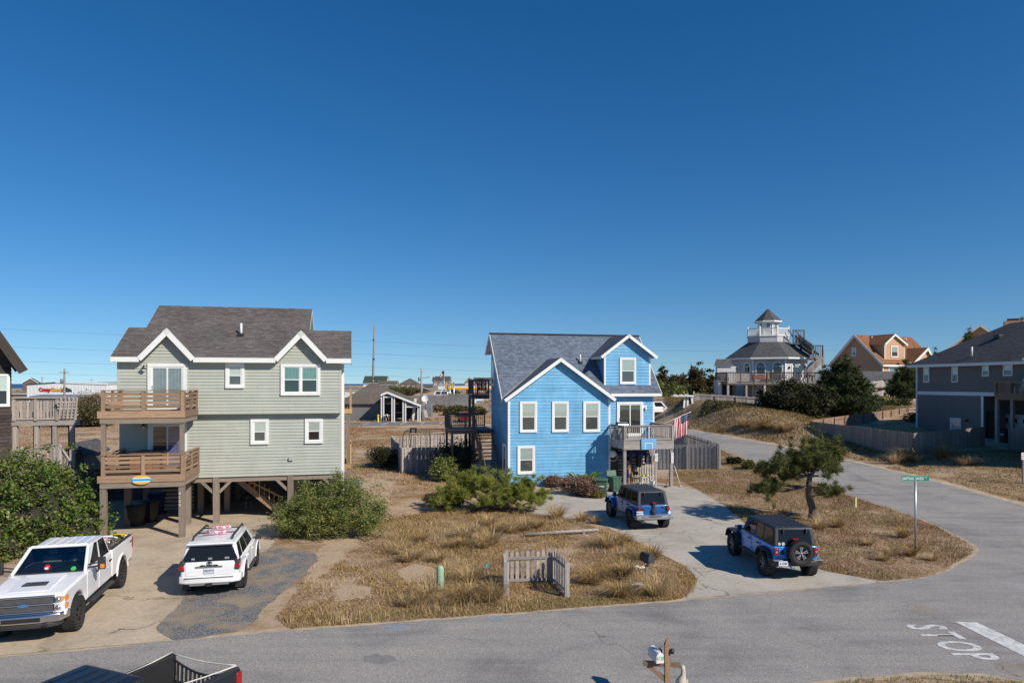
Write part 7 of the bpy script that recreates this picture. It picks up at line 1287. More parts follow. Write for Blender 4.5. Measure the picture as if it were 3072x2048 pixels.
for i in range(8):roof(oc,[(*E2[i],zcl),(*E2[(i+1)% 8],zcl),(0,0,zap)],'shd',.1,expo=.18);beam('fascia',M['white'],oc,(*E2[i],zcl-.06),(*E2[(i+1)% 8],zcl-.06),.05,.2)
# side wing on the left
o_=[at(*Q1(x,900),93).x-HX for x in (545,600,722)]
wg=MB().box(o_[1],o_[2]+1,-3.4,-2.7,-.8,zof(1098,93)).build('wing',M['graysid'],oc);roof(oc,[(o_[1]-.5,-3.7,zof(1096,92.5)),(o_[2]+.5,-3.7,zof(1096,92.5)),(o_[2]+.5,-2.6,zof(1077,94)),(o_[1]+.1,-2.6,zof(1077,94))],'shd',.1)
pw_=MB().box(o_[0]+.3,o_[2]-.4,-5.2,-3.2,-.8,zof(1142,91)).build('porch',M['graysid'],oc);roof(oc,[(o_[0],-5.5,zof(1141,91)),(o_[2]-.6,-5.5,zof(1141,91)),(o_[2]-.2,-3.3,zof(1117,92)),(o_[0]+.7,-3.3,zof(1117,92))],'shd',.1);[wb('porch_post',M['white'],oc,Wall((0,-5.2,0),(1,0,0),(0,-1,0)),x-.2,x+.2,-.3,zof(1143,91),.0,.06) for x in (o_[0]+.5,o_[2]-.7)];wb('dark_opening_panel',M['dark'],oc,Wall((0,-5.2,0),(1,0,0),(0,-1,0)),o_[0]+.85,o_[0]+2.2,.1,2.6,.0,.02)  # the opening is a sheet on a solid box, its shade painted dark
# deck round the front
dx0,dx1=at(*Q1(698,900),89).x-HX,at(*Q1(1690,900),89).x-HX;dy0=89.0-HY;dk=MB().box(dx0,dx1,dy0,-2.5,zdk_-.3,zdk_-.05).build('deck',M['dwood'],oc)
for i in range(22):bx('deck_board',M['gwood'],dk,dx0,dx1,dy0+i*.2,dy0+i*.2+.19,zdk_-.05,zdk_)
hr_=zof(1116,89)-zdk_;rail(dk,(dx0,dy0),(dx1,dy0),zdk_,hr_,'dwood',posts=8,pitch=.2,bw=.07,top=.2,pw=.16);rail(dk,(dx0,dy0),(dx0,-2.5),zdk_,hr_,'dwood',posts=3,pitch=.2,bw=.06);rail(dk,(dx1,dy0),(dx1,-2.5),zdk_,hr_,'gwood',posts=3,pitch=.2,bw=.06)
for x in np.linspace(dx0+.2,dx1-.2,6):bx('post',M['gwood'],oc,x-.12,x+.12,dy0+.05,dy0+.3,-.8,zdk_-.3)
bx('rail_panel',M['gwood'],dk,dx0+1.0,dx0+2.9,dy0-.08,dy0-.04,zdk_+.1,zdk_+hr_-.15)
# outside stair up to the roof deck
X=lambda x,y,Y:(lambda p:Vector((p.x-HX,Y-HY,p.z-HZ0)))(at(*Q1(x,y),Y))
st=MB().beam(X(1450,545,94),X(1600,640,92),.1,.3).beam(X(1530,545,93),X(1660,640,91),.1,.3).build('roof_stairs',M['dwood'],oc)
for i in range(9):t=(i+.5)/9;p=X(1440,530,93.5).lerp(X(1600,640,91.7),t);bx('step',M['dwood'],st,p.x-.2,p.x+.2,p.y-.6,p.y+.7,p.z-.05,p.z+.03)
for off in (0,1.2):
    for i in range(14):t=i/13;p=X(1450,520,93).lerp(X(1610,640,91),t)+Vector((0,off,0));bx('baluster',M['dwood'],st,p.x-.04,p.x+.04,p.y-.04,p.y+.04,p.z,p.z+1.3)
    beam('handrail',M['dwood'],st,X(1445,448,93)+Vector((0,off,.15)),X(1612,575,91)+Vector((0,off,.1)),.12,.12)
lp,lq=X(1365,530,94),X(1460,530,94);bx('landing',M['dwood'],st,lp.x,lq.x+.4,-3.2,-1.2,lp.z-.15,lp.z);rail(st,(lp.x,-3.2),(lq.x+.4,-3.2),lp.z,1.9,'dwood',posts=2,pitch=.22,bw=.07);beam('handrail',M['dwood'],st,X(1345,380,94),X(1385,450,94),.12,.12);beam('handrail',M['dwood'],st,X(1415,385,94.5),X(1460,440,94.5),.12,.12);bx('post',M['dwood'],st,lq.x-.1,lq.x+.1,-3,-2.8,zev-.2,lp.z)
lp,lq=X(1608,670,90.5),X(1690,670,90.5);bx('landing',M['gwood'],st,lp.x,lq.x,-6.5,-4.5,lp.z-.2,lp.z);rail(st,(lp.x,-6.45),(lq.x,-6.45),lp.z,1.6,'dwood',posts=2,pitch=.2,bw=.07)
for x in (1600,1705):p=X(x,585,90.3);bx('post',M['gwood'],st,p.x-.12,p.x+.12,p.y-.12,p.y+.12,-.8,p.z)
for off in (0,1.1):
    a_,b_=X(1690,700,90)+Vector((0,off,0)),X(1545,880,89.3)+Vector((0,off,0));beam('handrail',M['gwood'],st,a_+Vector((0,0,.6)),b_+Vector((0,0,1.1)),.12,.12);beam('stringer',M['gwood'],st,a_+Vector((0,0,-.5)),b_,.1,.3)
    for i in range(13):t=i/12;p=a_.lerp(b_,t);bx('baluster',M['gwood'],st,p.x-.05,p.x+.05,p.y-.04,p.y+.04,p.z-.4*(1-t),p.z+.6+.5*t)
M['patiored']=plain('patio_red',(.25,.05,.03),.6)
for i,(x,m,lb,c) in enumerate(((1040,'patiored','reddish wooden bench on the deck of the eight-sided house','bench'),(1130,'deck','brown slatted chair on the deck of the eight-sided house','chair'))):
    p=X(x,880,90.3)+Vector((HX,HY,HZ0));o=thing('deck_'+c,lb,c,(p.x,p.y,HZ0+zdk_));wd_=.8 if i == 0 else .35;bx('seat',M[m],o,-wd_,wd_,-.3,.3,.42,.5);bx('backrest',M[m],o,-wd_,wd_,.25,.32,.5,1.0);[bx('leg',M[m],o,s*(wd_-.05)-.04,s*(wd_-.05)+.04,y-.04,y+.04,0,.42) for s in (-1,1) for y in (-.25,.25)]
p=X(1215,830,91)+Vector((HX,HY,HZ0));o=thing('grill','black covered grill on the deck of the eight-sided house','grill',(p.x,p.y,HZ0+zdk_));MB().box(-.9,.9,-.35,.35,.55,1.25).build('cover',M['black'],o,.15);[bx('leg',M['black'],o,x-.05,x+.05,-.1,.1,0,.56) for x in (-.7,.7)]
fa,fb,fc_=at(*Q1(372,1135),84),at(*Q1(1055,1180),82),at(*Q1(1190,1190),81)
fence('board_fence','low grey board fence along the bank below the eight-sided house',[(fa.x,84),(fb.x,82),(fc_.x+3,79)],1.1,'gwood',pitch=.2,w=.205,zf=lambda x,y:fa.z+(fb.z-fa.z)*(x-fa.x)/(fb.x-fa.x)-.03,dog=0)
fence('board_fence','short grey fence half hidden behind the bushes of the eight-sided house',[(fa.x-.2,84.2),(fa.x+2.5,94)],1.1,'gwood',pitch=.2,w=.205,zf=terr,dog=0)
p0=gt(*Q1(250,1175));o=thing('lifeguard_stand','white tall slatted stand on the bank left of the low fence','stand',(at(*Q1(250,1140),84).x,84,terr(p0.x,84)));zt_=at(*Q1(250,1083),84).z-terr(p0.x,84);zt_=max(zt_,1.4);bx('top',M['white'],o,-1.5,1.1,-.5,.6,zt_-.1,zt_+.08);[beam('leg',M['white'],o,(x,0,zt_),(x+dx,0,-.1),.22,.22) for x,dx in ((.1,-.1),(.45,0),(.9,.25))];[bx('slat',M['offwhite'],o,-1.4+i*.7,-1.0+i*.7,-.55,-.5,zt_-.1,zt_+.2) for i in range(3)]
# ---------------------------------------------------------------- apricot house
c_=at(*Q2(535,560),115);Of=Frame(c_.x,115,25,4.6);oh=fthing('house','apricot house with rust shingles and a front dormer on the bank','house',Of)
WO,DO=14.5,10.0;zE_=at(*Q2(535,500),115).z-4.6;sp_=Of.on_s(Q2(293,283),0);zR2=sp_[1];po=(zR2-zE_)/(DO/2)
F0=Wall((0,0,0),(1,0,0),(0,-1,0));F1=Wall((0,0,0),(0,1,0),(-1,0,0));ow=solid(oh,[(0,0),(WO,0),(WO,DO),(0,DO)],-2,zE_,'orangesid');siding(ow,F0,[(0,-1),(WO,-1),(WO,zE_),(0,zE_)],.25,M['orangesid'],0,single=True);siding(ow,F1,[(0,-1),(DO,-1),(DO,zE_),(DO/2,zR2-.25),(0,zE_)],.25,M['orangesid'],0,single=True);MB().prism([(0,zE_-.1),(DO,zE_-.1),(DO/2,zR2-.2)],'x',.01,.1).build('gable_wall',M['orangesid'],oh)
oz=lambda d:zE_+po*d
roof(oh,[(-.6,-.5,oz(-.5)),(WO,-.5,oz(-.5)),(WO,DO/2,zR2),(-.6,DO/2,zR2)],'sho',.15,expo=.2);roof(oh,[(WO,DO+.5,oz(-.5)),(-.6,DO+.5,oz(-.5)),(-.6,DO/2,zR2),(WO,DO/2,zR2)],'sho',.15,expo=.2)
for d in (-.5,DO+.5):beam('rake_board',M['white'],oh,(-.62,d,oz(-.5)-.16),(-.62,DO/2,zR2-.16),.05,.38)
fascia(oh,(-.6,-.53,oz(-.5)-.16),(WO,-.53,oz(-.5)-.16),.05,.3);bx('corner_board',M['white'],oh,-.05,.15,-.05,.1,-2,zE_);MB().tube([(-.1,-.12,-1),(-.1,-.12,zE_-.2)],.08).build('downpipe',M['white'],oh)
for a in ((287,383,322,457),(312,541,354,612)):
    d0,zt_=Of.on_s(Q2(a[2],a[1]),0);d1,z0_=Of.on_s(Q2(a[0],a[3]),0);window(oh,F1,min(d0,d1),max(d0,d1),z0_,zt_,tw=.15,cover='blind')
dmO=.5;u0,z0_=Of.on_d(Q2(552,480),dmO);u1,zt_=Of.on_d(Q2(709,365),dmO);ap=Of.on_d(Q2(637,273),dmO-.4);ez=(Of.on_d(Q2(541,352),dmO-.4)[1]+Of.on_d(Q2(743,362),dmO-.4)[1])/2
dwO=solid(oh,[(u0,dmO),(u1,dmO),(u1,dmO+4),(u0,dmO+4)],z0_-.5,ez,'orangesid','dormer_wall');siding(dwO,Wall((0,dmO,0),(1,0,0),(0,-1,0)),[(u0,z0_),(u1,z0_),(u1,ez),(u0,ez)],.25,M['orangesid'],0,single=True);front_gable(u0-.5,ap[0],u1+.5,ap[1],oh,dmO,dmO-.4,ez,'sho','orangesid',dwO,oz,.25,1,.3,single=True);[bx('corner_board',M['white'],oh,s-.08,s+.08,dmO-.04,dmO+.1,z0_,ez) for s in (u0,u1)]
win(oh,Of,Wall((0,dmO,0),(1,0,0),(0,-1,0)),dmO,Q2,601,369,659,466,tw=.16,cover='blind');win(oh,Of,F0,0,Q2,580,536,669,640,tw=.18,style='slider',cover='teal',name='sliding_door')
u0,z0_=Of.on_d(Q2(755,500),-1.0);u1=Of.on_d(Q2(960,500),-1.0)[0];ap=Of.on_d(Q2(905,383),-1.4);MB().box(u0,u1,-1.0,.2,-2,zE_).build('porch_wall',M['orangesid'],oh);front_gable(u0-.3,ap[0],u1+.3,ap[1],oh,-1.0,-1.4,zE_-.6,'sho','orangesid',oh,oz,.25,1,.4,single=True)
p=(3.0,1.6);MB().tube([(2.6,DO/2-1.0,oz(DO/2-1)),(2.6,DO/2-1.0,oz(DO/2-1)+.7)],.1).build('vent_pipe',M['offwhite'],oh);MB().tube([(WO*.8,DO/2-1.0,oz(DO/2-1)),(WO*.8,DO/2-1.0,oz(DO/2-1)+.7)],.1).build('vent_pipe',M['offwhite'],oh)
# ---------------------------------------------------------------- dark grey house near the right edge
Kf=Frame(41.5,70.0,-80.6,1.7);kh=fthing('house','dark grey two-storey house with white band and hip roof at the right edge','house',Kf);WK,DK=24.5,11.0  # length carried on out of view so the house shades the fence
zev_=Kf.on_s(Q2(850,540),0)[1] if 0 else at(*Q2(850,527),70).z-1.7;zbn=at(*Q2(860,752),69.8).z-1.7
K0=Wall((0,0,0),(1,0,0),(0,-1,0));rs0=Kf.on_d(Q2(1345,900),0)[0]
kw=solid(kh,[(0,0),(rs0,0),(rs0,2.6),(WK,2.6),(WK,DK),(0,DK)],-1,zbn,'darksid');kw2=solid(kh,[(0,0),(WK,0),(WK,DK),(0,DK)],zbn-.01,zev_,'darksid')
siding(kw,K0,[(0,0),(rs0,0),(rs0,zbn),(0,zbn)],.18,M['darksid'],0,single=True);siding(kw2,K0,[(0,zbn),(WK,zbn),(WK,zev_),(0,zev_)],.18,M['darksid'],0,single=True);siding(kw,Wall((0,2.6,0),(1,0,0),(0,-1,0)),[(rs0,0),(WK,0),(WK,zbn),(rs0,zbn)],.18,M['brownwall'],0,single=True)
M['coolwhite']=M['white'];wb('band_board',M['white'],kh,K0,0,Kf.on_d(Q2(1445,760),0)[0],zbn-.17,zbn+.17,.0,.06);wb('corner_board',M['white'],kh,K0,-.06,.14,-1,zev_,.0,.06);wb('corner_board',M['white'],kh,K0,rs0-.1,rs0+.14,-.5,zbn-.2,.0,.06)
sl_=.64;e_=-.6;ap_=DK/2+.6
roof(kh,[(e_,e_,zev_),(WK+.6,e_,zev_),(WK-ap_+1.2,DK/2,zev_+ap_*sl_),(e_+ap_,DK/2,zev_+ap_*sl_)],'shd',.22,expo=.16);roof(kh,[(e_,DK+.6,zev_),(e_,e_,zev_),(e_+ap_,DK/2,zev_+ap_*sl_)],'shd',.22);roof(kh,[(WK+.6,DK+.6,zev_),(e_,DK+.6,zev_),(e_+ap_,DK/2,zev_+ap_*sl_),(WK-ap_+1.2,DK/2,zev_+ap_*sl_)],'shd',.22);roof(kh,[(WK+.6,e_,zev_),(WK+.6,DK+.6,zev_),(WK-ap_+1.2,DK/2,zev_+ap_*sl_)],'shd',.22)
fascia(kh,(e_,e_-.02,zev_-.13),(WK+.6,e_-.02,zev_-.13),.05,.26)
for a in ((871,541,918,668),(1099,536,1152,667),(1347,528,1404,618),(1517,519,1596,616)):win(kh,Kf,K0,0,Q2,*a,tw=.07,cover='blind',drop=.5)
win(kh,Kf,K0,0,Q2,1088,952,1175,1120,tw=.12,style='single',cover='shade',bars=1,name='door')
s_,z_=Kf.on_d(Q2(1216,978),-.15);MB().lathe([(.05,.1),(.16,-.02),(.15,-.06)],(s_,-.2,z_)).tube([(s_,0,z_+.1),(s_,-.2,z_+.12)],.03).build('wall_lamp',M['bronze'],kh)
dn=next(x for x in np.arange(0,DK/2,.03) if Kf.on_d(Q2(1258,458),x)[1]<= zev_+sl_*(x+.6));s_=Kf.on_d(Q2(1258,458),dn)[0];MB().tube([(s_,dn,zev_+sl_*(dn+.6)-.1),(s_,dn,zev_+sl_*(dn+.6)+.9)],.09).build('vent_pipe',M['offwhite'],kh);dn=3.2;s_=Kf.on_d(Q2(1478,350),dn)[0];MB().box(s_-.3,s_+.3,dn-.3,dn+.3,zev_+sl_*(dn+.6)-.1,zev_+sl_*(dn+.6)+.25).build('roof_vent',M['black'],kh,.05)
dK=-1.7;k0_,zt_=Kf.on_d(Q2(1445,660),dK);zfl=Kf.on_d(Q2(1450,765),dK)[1];kd=MB().box(k0_,WK,dK,-.02,zfl-.45,zfl-.05).build('deck',M['deck'],kh)
for i in range(11):bx('deck_board',M['deck'],kd,k0_,WK,dK+i*.155,dK+i*.155+.145,zfl-.05,zfl)
rail(kd,(k0_,dK),(WK,dK),zfl,zt_-zfl,'deck',posts=5,pitch=.17,bw=.06,top=.18,pw=.16);rail(kd,(k0_,dK),(k0_,-.05),zfl,zt_-zfl,'deck',posts=2,pitch=.17,bw=.06)
for x in (1465,1590):s_=Kf.on_d(Q2(x,1000),dK+.2)[0];bx('post',M['gwood'],kh,s_-.12,s_+.12,dK+.08,dK+.32,-.8,zfl-.45)
s0=Kf.on_d(Q2(1490,1000),2.4)[0];g0=MB().box(s0,s0+5,2.45,2.58,-.5,2.5).build('garage_door',M['offwhite'],kh);[bx('pane',M['dark'],g0,s0+.4+i*.95,s0+.75+i*.95,2.42,2.45,1.75,2.15) for i in range(5)];s1_=Kf.on_d(Q2(1362,1000),1.0)[0];bx('door_frame',M['white'],kh,s1_,s1_+.1,.3,.5,-.6,2.9);bx('screen_door',M['dark'],kh,s1_+.1,s1_+1.5,.38,.42,-.5,2.8);bx('door_sill',M['white'],kh,s1_,s1_+1.6,.3,.5,-.75,-.6)
o=fthing('adirondack_chair','white adirondack chair on the deck of the dark grey house','chair',Kf);s_,z_=Kf.on_d(Q2(1672,700),dK+.8);[beam('back_slat',M['white'],o,(s_+(i-2)*.12,dK+.9,zfl+.3),(s_+(i-2)*.15,dK+1.2,zfl+1.35),.1,.03,up=(0,1,0)) for i in range(5)];bx('seat',M['white'],o,s_-.3,s_+.3,dK+.4,dK+.95,zfl+.36,zfl+.4);[bx('arm',M['white'],o,s_+x-.06,s_+x+.06,dK+.3,dK+1.0,zfl+.58,zfl+.62) for x in (-.36,.36)];[bx('leg',M['white'],o,s_+x-.04,s_+x+.04,y-.04,y+.04,zfl,zfl+.58) for x in (-.36,.36) for y in (dK+.4,dK+.95)]
pb=Kf.w(Kf.on_d(Q2(1530,1195),-.6)[0],-.6);bin_('black wheelie bin with pale lettering by the door of the dark grey house','binblack',Vector((pb.x,pb.y,terr(pb.x,pb.y))),-80,sc_=1.1)
MB().box(19.2,24.5,-6.5,-.01,-1,zev_).build('added_shade_wing',M['darksid'],kh);roof(kh,[(18.7,-7,zev_),(25,-7,zev_),(25,0,zev_+1.6),(18.7,0,zev_+1.6)],'shd',.2)  # unseen wing with roof, added and shaped to shade the roadside fence
# ---------------------------------------------------------------- further brown roofed house, shed and board fences
c_=at(*Q2(1075,395),118);Bf=Frame(c_.x,118,-30,4.0);zr_=at(*Q2(1303,215),120).z-4;xr_=at(*Q2(1303,215),120).x;hb_=fthing('house','tan brown house with taupe roof and chimney rising behind the dark grey house','house',Bf);ze2=at(*Q2(1075,395),118).z-4;wB=2*(Bf.loc((xr_,120,0)).x)
siding(hb_,Wall((0,0,0),(1,0,0),(0,-1,0)),[(0,0),(wB,0),(wB,ze2),(wB/2,zr_-.2),(0,ze2)],.25,M['orangesid'],0,single=True);MB().prism([(0,-2),(wB,-2),(wB,ze2),(wB/2,zr_-.2),(0,ze2)],'y',.0,14).build('wall',M['orangesid'],hb_)
roof(hb_,[(-.4,14,ze2-.1),(-.4,-.5,ze2-.1),(wB/2,-.5,zr_),(wB/2,14,zr_)],'shl',.15,expo=.2);roof(hb_,[(wB+.4,-.5,ze2-.1),(wB+.4,14,ze2-.1),(wB/2,14,zr_),(wB/2,-.5,zr_)],'shl',.15,expo=.2);[beam('rake_board',M['white'],hb_,(a,-.53,ze2-.25),(wB/2,-.53,zr_-.15),.05,.35) for a in (-.4,wB+.4)]
cx_=Bf.loc((at(*Q2(1540,200),126).x,126,0)).x;ch=bx('chimney',M['orangesid'],hb_,cx_-1.2,cx_+1.4,6,8,zr_-2,zr_+.9);bx('chimney_cap',M['sht'],hb_,cx_-.7,cx_+.9,6.4,7.6,zr_+.9,zr_+1.3)
c_=at(*Q2(362,720),104);f_=Frame(c_.x,104,22,terr(c_.x,104)+.2);s2=fthing('shed','pale grey shed with shingle roof in front of the apricot house','shed',f_);d_l,zl_=2.6,at(*Q2(480,650),104).z-f_.z;ws2=9.5
MB().prism([(-1.5,-2),(ws2,-2),(ws2,zl_),(-1.5,zl_)],'y',0,4.6).build('wall',M['greywall'],s2);siding(s2,Wall((-1.5,0,0),(0,1,0),(-1,0,0)),[(0,-1),(4.6,-1),(4.6,zl_),(2.3,zl_+1.35),(0,zl_)],.3,M['graysid'],0,single=True);MB().prism([(0,zl_-.1),(4.6,zl_-.1),(2.3,zl_+1.3)],'x',-1.49,-1.4).build('gable_wall',M['graysid'],s2);wb('wall_panel',M['offwhite'],s2,Wall((0,0,0),(1,0,0),(0,-1,0)),-1.5,ws2,-2,zl_-.1,0,.03)
roof(s2,[(-1.9,-.4,zl_-.15),(ws2+.3,-.4,zl_-.15),(ws2+.3,2.3,zl_+1.45),(-1.9,2.3,zl_+1.45)],'shd',.1,expo=.2);roof(s2,[(ws2+.3,5,zl_-.15),(-1.9,5,zl_-.15),(-1.9,2.3,zl_+1.45),(ws2+.3,2.3,zl_+1.45)],'shd',.1,expo=.2)
def mfence(name,label,P,mat,cap=None,n=None,pitch=.16,w=.155,side=1,h=1.83):
    """fence through measured foot points (x, y, z): boards follow the feet"""
    z=lambda x,y:min(((Vector((x,y))-Vector(a[:2])).length+(Vector((x,y))-Vector(b[:2])).length-(Vector(a[:2])-Vector(b[:2])).length,a[2]+(b[2]-a[2])*(Vector((x,y))-Vector(a[:2])).length/max(.01,(Vector(a[:2])-Vector(b[:2])).length)) for a,b in zip(P[:-1],P[1:]))[1]
    o=fence(name,label,[p[:2] for p in P],h,mat,pitch=pitch,w=w,zf=z,dog=.02,side=side);base=Vector((P[0][0],P[0][1],0))
    if cap:[beam('cap',M[cap],o,Vector(a)-base+Vector((0,0,h+.04)),Vector(b)-base+Vector((0,0,h+.04)),.2,.06) for a,b in zip(P[:-1],P[1:])]
    return o
def foot(z,x,yt,yb,h=1.83,dz=0):px,pt=z(x,yt);pb=z(x,yb)[1];Y=h*FPX/(pb-pt);p=at(px,pb,Y);return (p.x,p.y,p.z+dz)
A0,A1=foot(Q2,0-50,982,1135),foot(Q2,775,1076,1266);A2=(A1[0]+7.4,A1[1]+1.0,A1[2]+.5)
mfence('board_fence','long grey board fence facing the side road below the cedar',[A0,A1],'fgray',pitch=.135,w=.136,side=-1)
g1=at(*Q2(1360,1205),57.0);mfence('board_fence','dark grey board fence in shade beside the dark grey house',[(A1[0]+.05,A1[1]-.05,A1[2]),(g1.x,57.0,g1.z)],'fgray',pitch=.135,w=.136,side=-1)
h0,h1=at(*Q2(1556,1225),55),at(*Q2(1760,1230),53);mfence('board_fence','grey fence panel at the right edge before the garage',[(h0.x,55,h0.z),(h1.x,53,h1.z)],'fgray',pitch=.135,w=.136,side=-1)
mfence('board_fence','sunlit tan board fence with posts and rails behind the long grey fence',[(A0[0]+.3,A0[1]+.4,A0[2]+.1),foot(Q2,740,872,995,1.83),(lambda p:(p[0]+9,p[1]+6,p[2]+.3))(foot(Q2,740,872,995,1.83))],'fwood',side=1)
Z0,Z1=at(*Q2(375,830),98),at(*Q2(850,790),100);mfence('board_fence','grey board fence with white cap in front of the shed',[(at(*Q2(372,800),96).x,96,at(*Q2(372,812),96).z),(at(*Q2(555,800),99).x,99,at(*Q2(555,775),99).z),(at(*Q2(850,800),100).x,100,at(*Q2(850,775),100).z)],'gwood',cap='offwhite',pitch=.2,w=.195,side=-1,h=2.2)
# ================================================================ plants
def terr_np(x,y):
    S=lambda a,b,v:(lambda t:t*t*(3-2*t))(np.clip((v-a)/(b-a),0,1));xrv=np.where(y<47,28.7,28.7-.33*(y-47));d=(x-xrv)*.95;q_=S(29,36,x)
    return 1.9*S(34,80,y)*S(9,19,x)+.8*S(1,8,d)*S(36,50,y)+2.0*S(1.0,6.5,d)*S(57+16*q_,80+9*q_,y)*(1.2-.5*S(20,34,x))
GC=[(.14,.08,.03),(.27,.165,.062),(.41,.265,.10),(.52,.36,.15),(.58,.44,.22)]
M['thatch']=leaf_mat('dry_grass',GC,.8,.2);M['tuft']=leaf_mat('golden_dry_grass',[(.28,.17,.08),(.44,.30,.14),(.58,.42,.21),(.66,.51,.29),(.42,.33,.14)],.7,.3);M['ggrass']=leaf_mat('olive_dry_grass',[(.17,.13,.05),(.30,.235,.09),(.42,.33,.14),(.22,.21,.065)],.8,.25)
M['redgrass']=leaf_mat('rusty_dry_grass',[(.15,.08,.045),(.29,.165,.09),(.42,.27,.155),(.50,.36,.225)],.85,.2)
M['dullgrass']=leaf_mat('dull_brown_grass',[(.11,.072,.026),(.22,.15,.055),(.34,.24,.09),(.18,.15,.045)],.85,.2)
M['darkb']=leaf_mat('dark_bush_leaves',[(.012,.016,.007),(.028,.034,.012),(.05,.055,.02),(.07,.05,.025)],.6,.15)
def blades(P,h,w,lean,rg=NR,spread=None):
    """tapered bent blades; P (n,3) roots, h/w arrays or scalars, lean = sideways reach as share of height"""
    n=len(P);a=rg.uniform(0,2*np.pi,n) if spread is None else spread;h=h*rg.uniform(.55,1.25,n);ln=lean*rg.uniform(.3,1.4,n);d=np.stack([np.cos(a),np.sin(a),0*a],1);s_=np.stack([-np.sin(a+rg.normal(0,.6,n)),np.cos(a+rg.normal(0,.6,n)),0*a],1)*(w*rg.uniform(.7,1.3,n))[:,None]*.5
    up=np.array([0,0,1.0]);m=P+d*(h*ln*.35)[:,None]+up*(h*.6)[:,None];t=P+d*(h*ln)[:,None]+up*(h*np.clip(1-.35*ln,.25,1))[:,None]
    V=np.stack([P-s_,P+s_,m-s_*.7,m+s_*.7,t],1).reshape(-1,3);b=(np.arange(n)*5)[:,None];F=np.concatenate([b+[0,1,3],b+[0,3,2],b+[2,3,4]],0);return V,F
def in_poly(x,y,P):
    r=np.zeros(len(x),bool);n=len(P)
    for i in range(n):
        (x0,y0),(x1,y1)=P[i][:2],P[(i+1)% n][:2];c=((y0>y)!= (y1>y))& (x<(x1-x0)*(y-y0)/(y1-y0+1e-12)+x0);r ^= c
    return r
def vnoise(x,y,s,seed):
    g=np.random.default_rng(seed).uniform(0,1,(64,64));u,v=x/s,y/s;i,j=np.floor(u).astype(int),np.floor(v).astype(int);f,e=u-i,v-j;f,e=f*f*(3-2*f),e*e*(3-2*e);G=lambda a,b:g[a % 64,b % 64]
    return (G(i,j)*(1-f)+G(i+1,j)*f)*(1-e)+(G(i,j+1)*(1-f)+G(i+1,j+1)*f)*e
def cover(label,poly,dens,h,w,mat,lean=.8,patch=.35,seed=1,avoid=(),scale=2.2,name='dry_grass',clump=0.0):
    xs,ys=[p[0] for p in poly],[p[1] for p in poly];A=(max(xs)-min(xs))*(max(ys)-min(ys));n=int(A*dens);rg=np.random.default_rng(seed);x,y=rg.uniform(min(xs),max(xs),n),rg.uniform(min(ys),max(ys),n);k=in_poly(x,y,poly)
    f=.6*vnoise(x,y,scale,seed)+.4*vnoise(x,y,scale*.35,seed+1);k &= f+rg.uniform(-.12,.12,n)>patch
    for q in avoid:k &= ~in_poly(x,y,q)
    x,y,f=x[k],y[k],f[k];P=np.stack([x,y,terr_np(x,y)-.01],1);hh=h*(.55+.9*(f-patch)/(1-patch));V,F=blades(P,hh,w,lean,rg);o=link(name,fast_mesh(name,V,F,M[mat]));return tag(o,label,name.replace('_',' '),kind='stuff')
drv=[gnd(*p).xy for p in ((2060,1796),(2130,1789),(2400,1768),(2653,1745),(2560,1728),(2470,1712),(2300,1650),(2216,1552),(2160,1510),(2090,1473),(2040,1462),(1930,1440),(1850,1462),(1800,1478),(1700,1476),(1620,1488),(1600,1540),(1700,1555),(1800,1572),(1860,1600),(1960,1650),(2060,1700),(2095,1740),(2070,1775))]
road_line=[(p[0],p[1]+.12) for p in (far_edge[2]+Vector((.8,.25,0)),far_edge[3],far_edge[4])]
field=[tuple(p) for p in road_line]+[gnd(*p).xy for p in ((2080,1775),(2095,1738),(2060,1700),(1960,1652),(1860,1602),(1700,1557),(1590,1542),(1500,1500),(1150,1560),(1080,1600),(960,1660),(900,1760),(830,1850))]
cover('dry golden grass covering the front yard between the drives',field,400,.15,.016,'thatch',patch=.42,avoid=PATH,seed=3,scale=1.6);cover('taller straw grass growing through the front yard',field,150,.34,.014,'tuft',patch=.50,seed=8,scale=2.4,lean=.6);cover('matted dead stalks lying over the front yard',field,420,.06,.02,'redgrass',lean=2.6,patch=.34,avoid=PATH,seed=61,scale=1.2);cover('greenish short grass along the road and the yard',field,150,.12,.014,'ggrass',patch=.58,avoid=PATH,seed=12,scale=2.0)
verge=[(p[0],p[1]+.02) for p in road_line]+[(p[0]-.2,p[1]+1.0) for p in reversed(road_line)];cover('short trampled grass along the road edge',verge,800,.09,.016,'ggrass',patch=.28,seed=15,scale=.8)
cl=[p.xy for p in corner[1:]]+[p for p in lft[-9:-3]];lot=[gnd(*p).xy for p in ((2660,1742),)]+[(p.x-.22,p.y+.05) for p in corner[1:]]+[(p[0]-.3,p[1]) for p in lft[len(corner)-cut+1:-2]]+[(13.0,58),(12,51)]+[gnd(*p).xy for p in ((2090,1470),(2160,1508),(2216,1550),(2300,1648),(2470,1710),(2560,1727))]
cover('matted dead stalks lying over the corner lot',lot,260,.06,.022,'redgrass',lean=2.6,patch=.34,seed=63,scale=1.2);cover('dry brown grass on the corner lot by the street sign',lot,230,.15,.018,'redgrass',patch=.40,seed=23,scale=2.0);cover('olive green grass tufts on the corner lot',lot,130,.17,.017,'ggrass',patch=.50,seed=27,scale=2.6);cover('reddish dead weeds on the corner lot',lot,90,.26,.015,'dullgrass',patch=.55,seed=29,scale=1.5,lean=.9)
mid=[(-9.5,33),(-4,36.5),(-1,46),(-3.2,54),(-9,53),(-12,66),(-4,68),(-2,105),(-38,110),(-26,48),(-11,48)]
cover('rusty dry grass on the open lot between the houses',mid,75,.17,.035,'redgrass',patch=.43,avoid=PATH,seed=31,scale=3.5);cover('pale straw grass on the open lot between the houses',mid,25,.25,.03,'thatch',patch=.5,seed=33,scale=3)
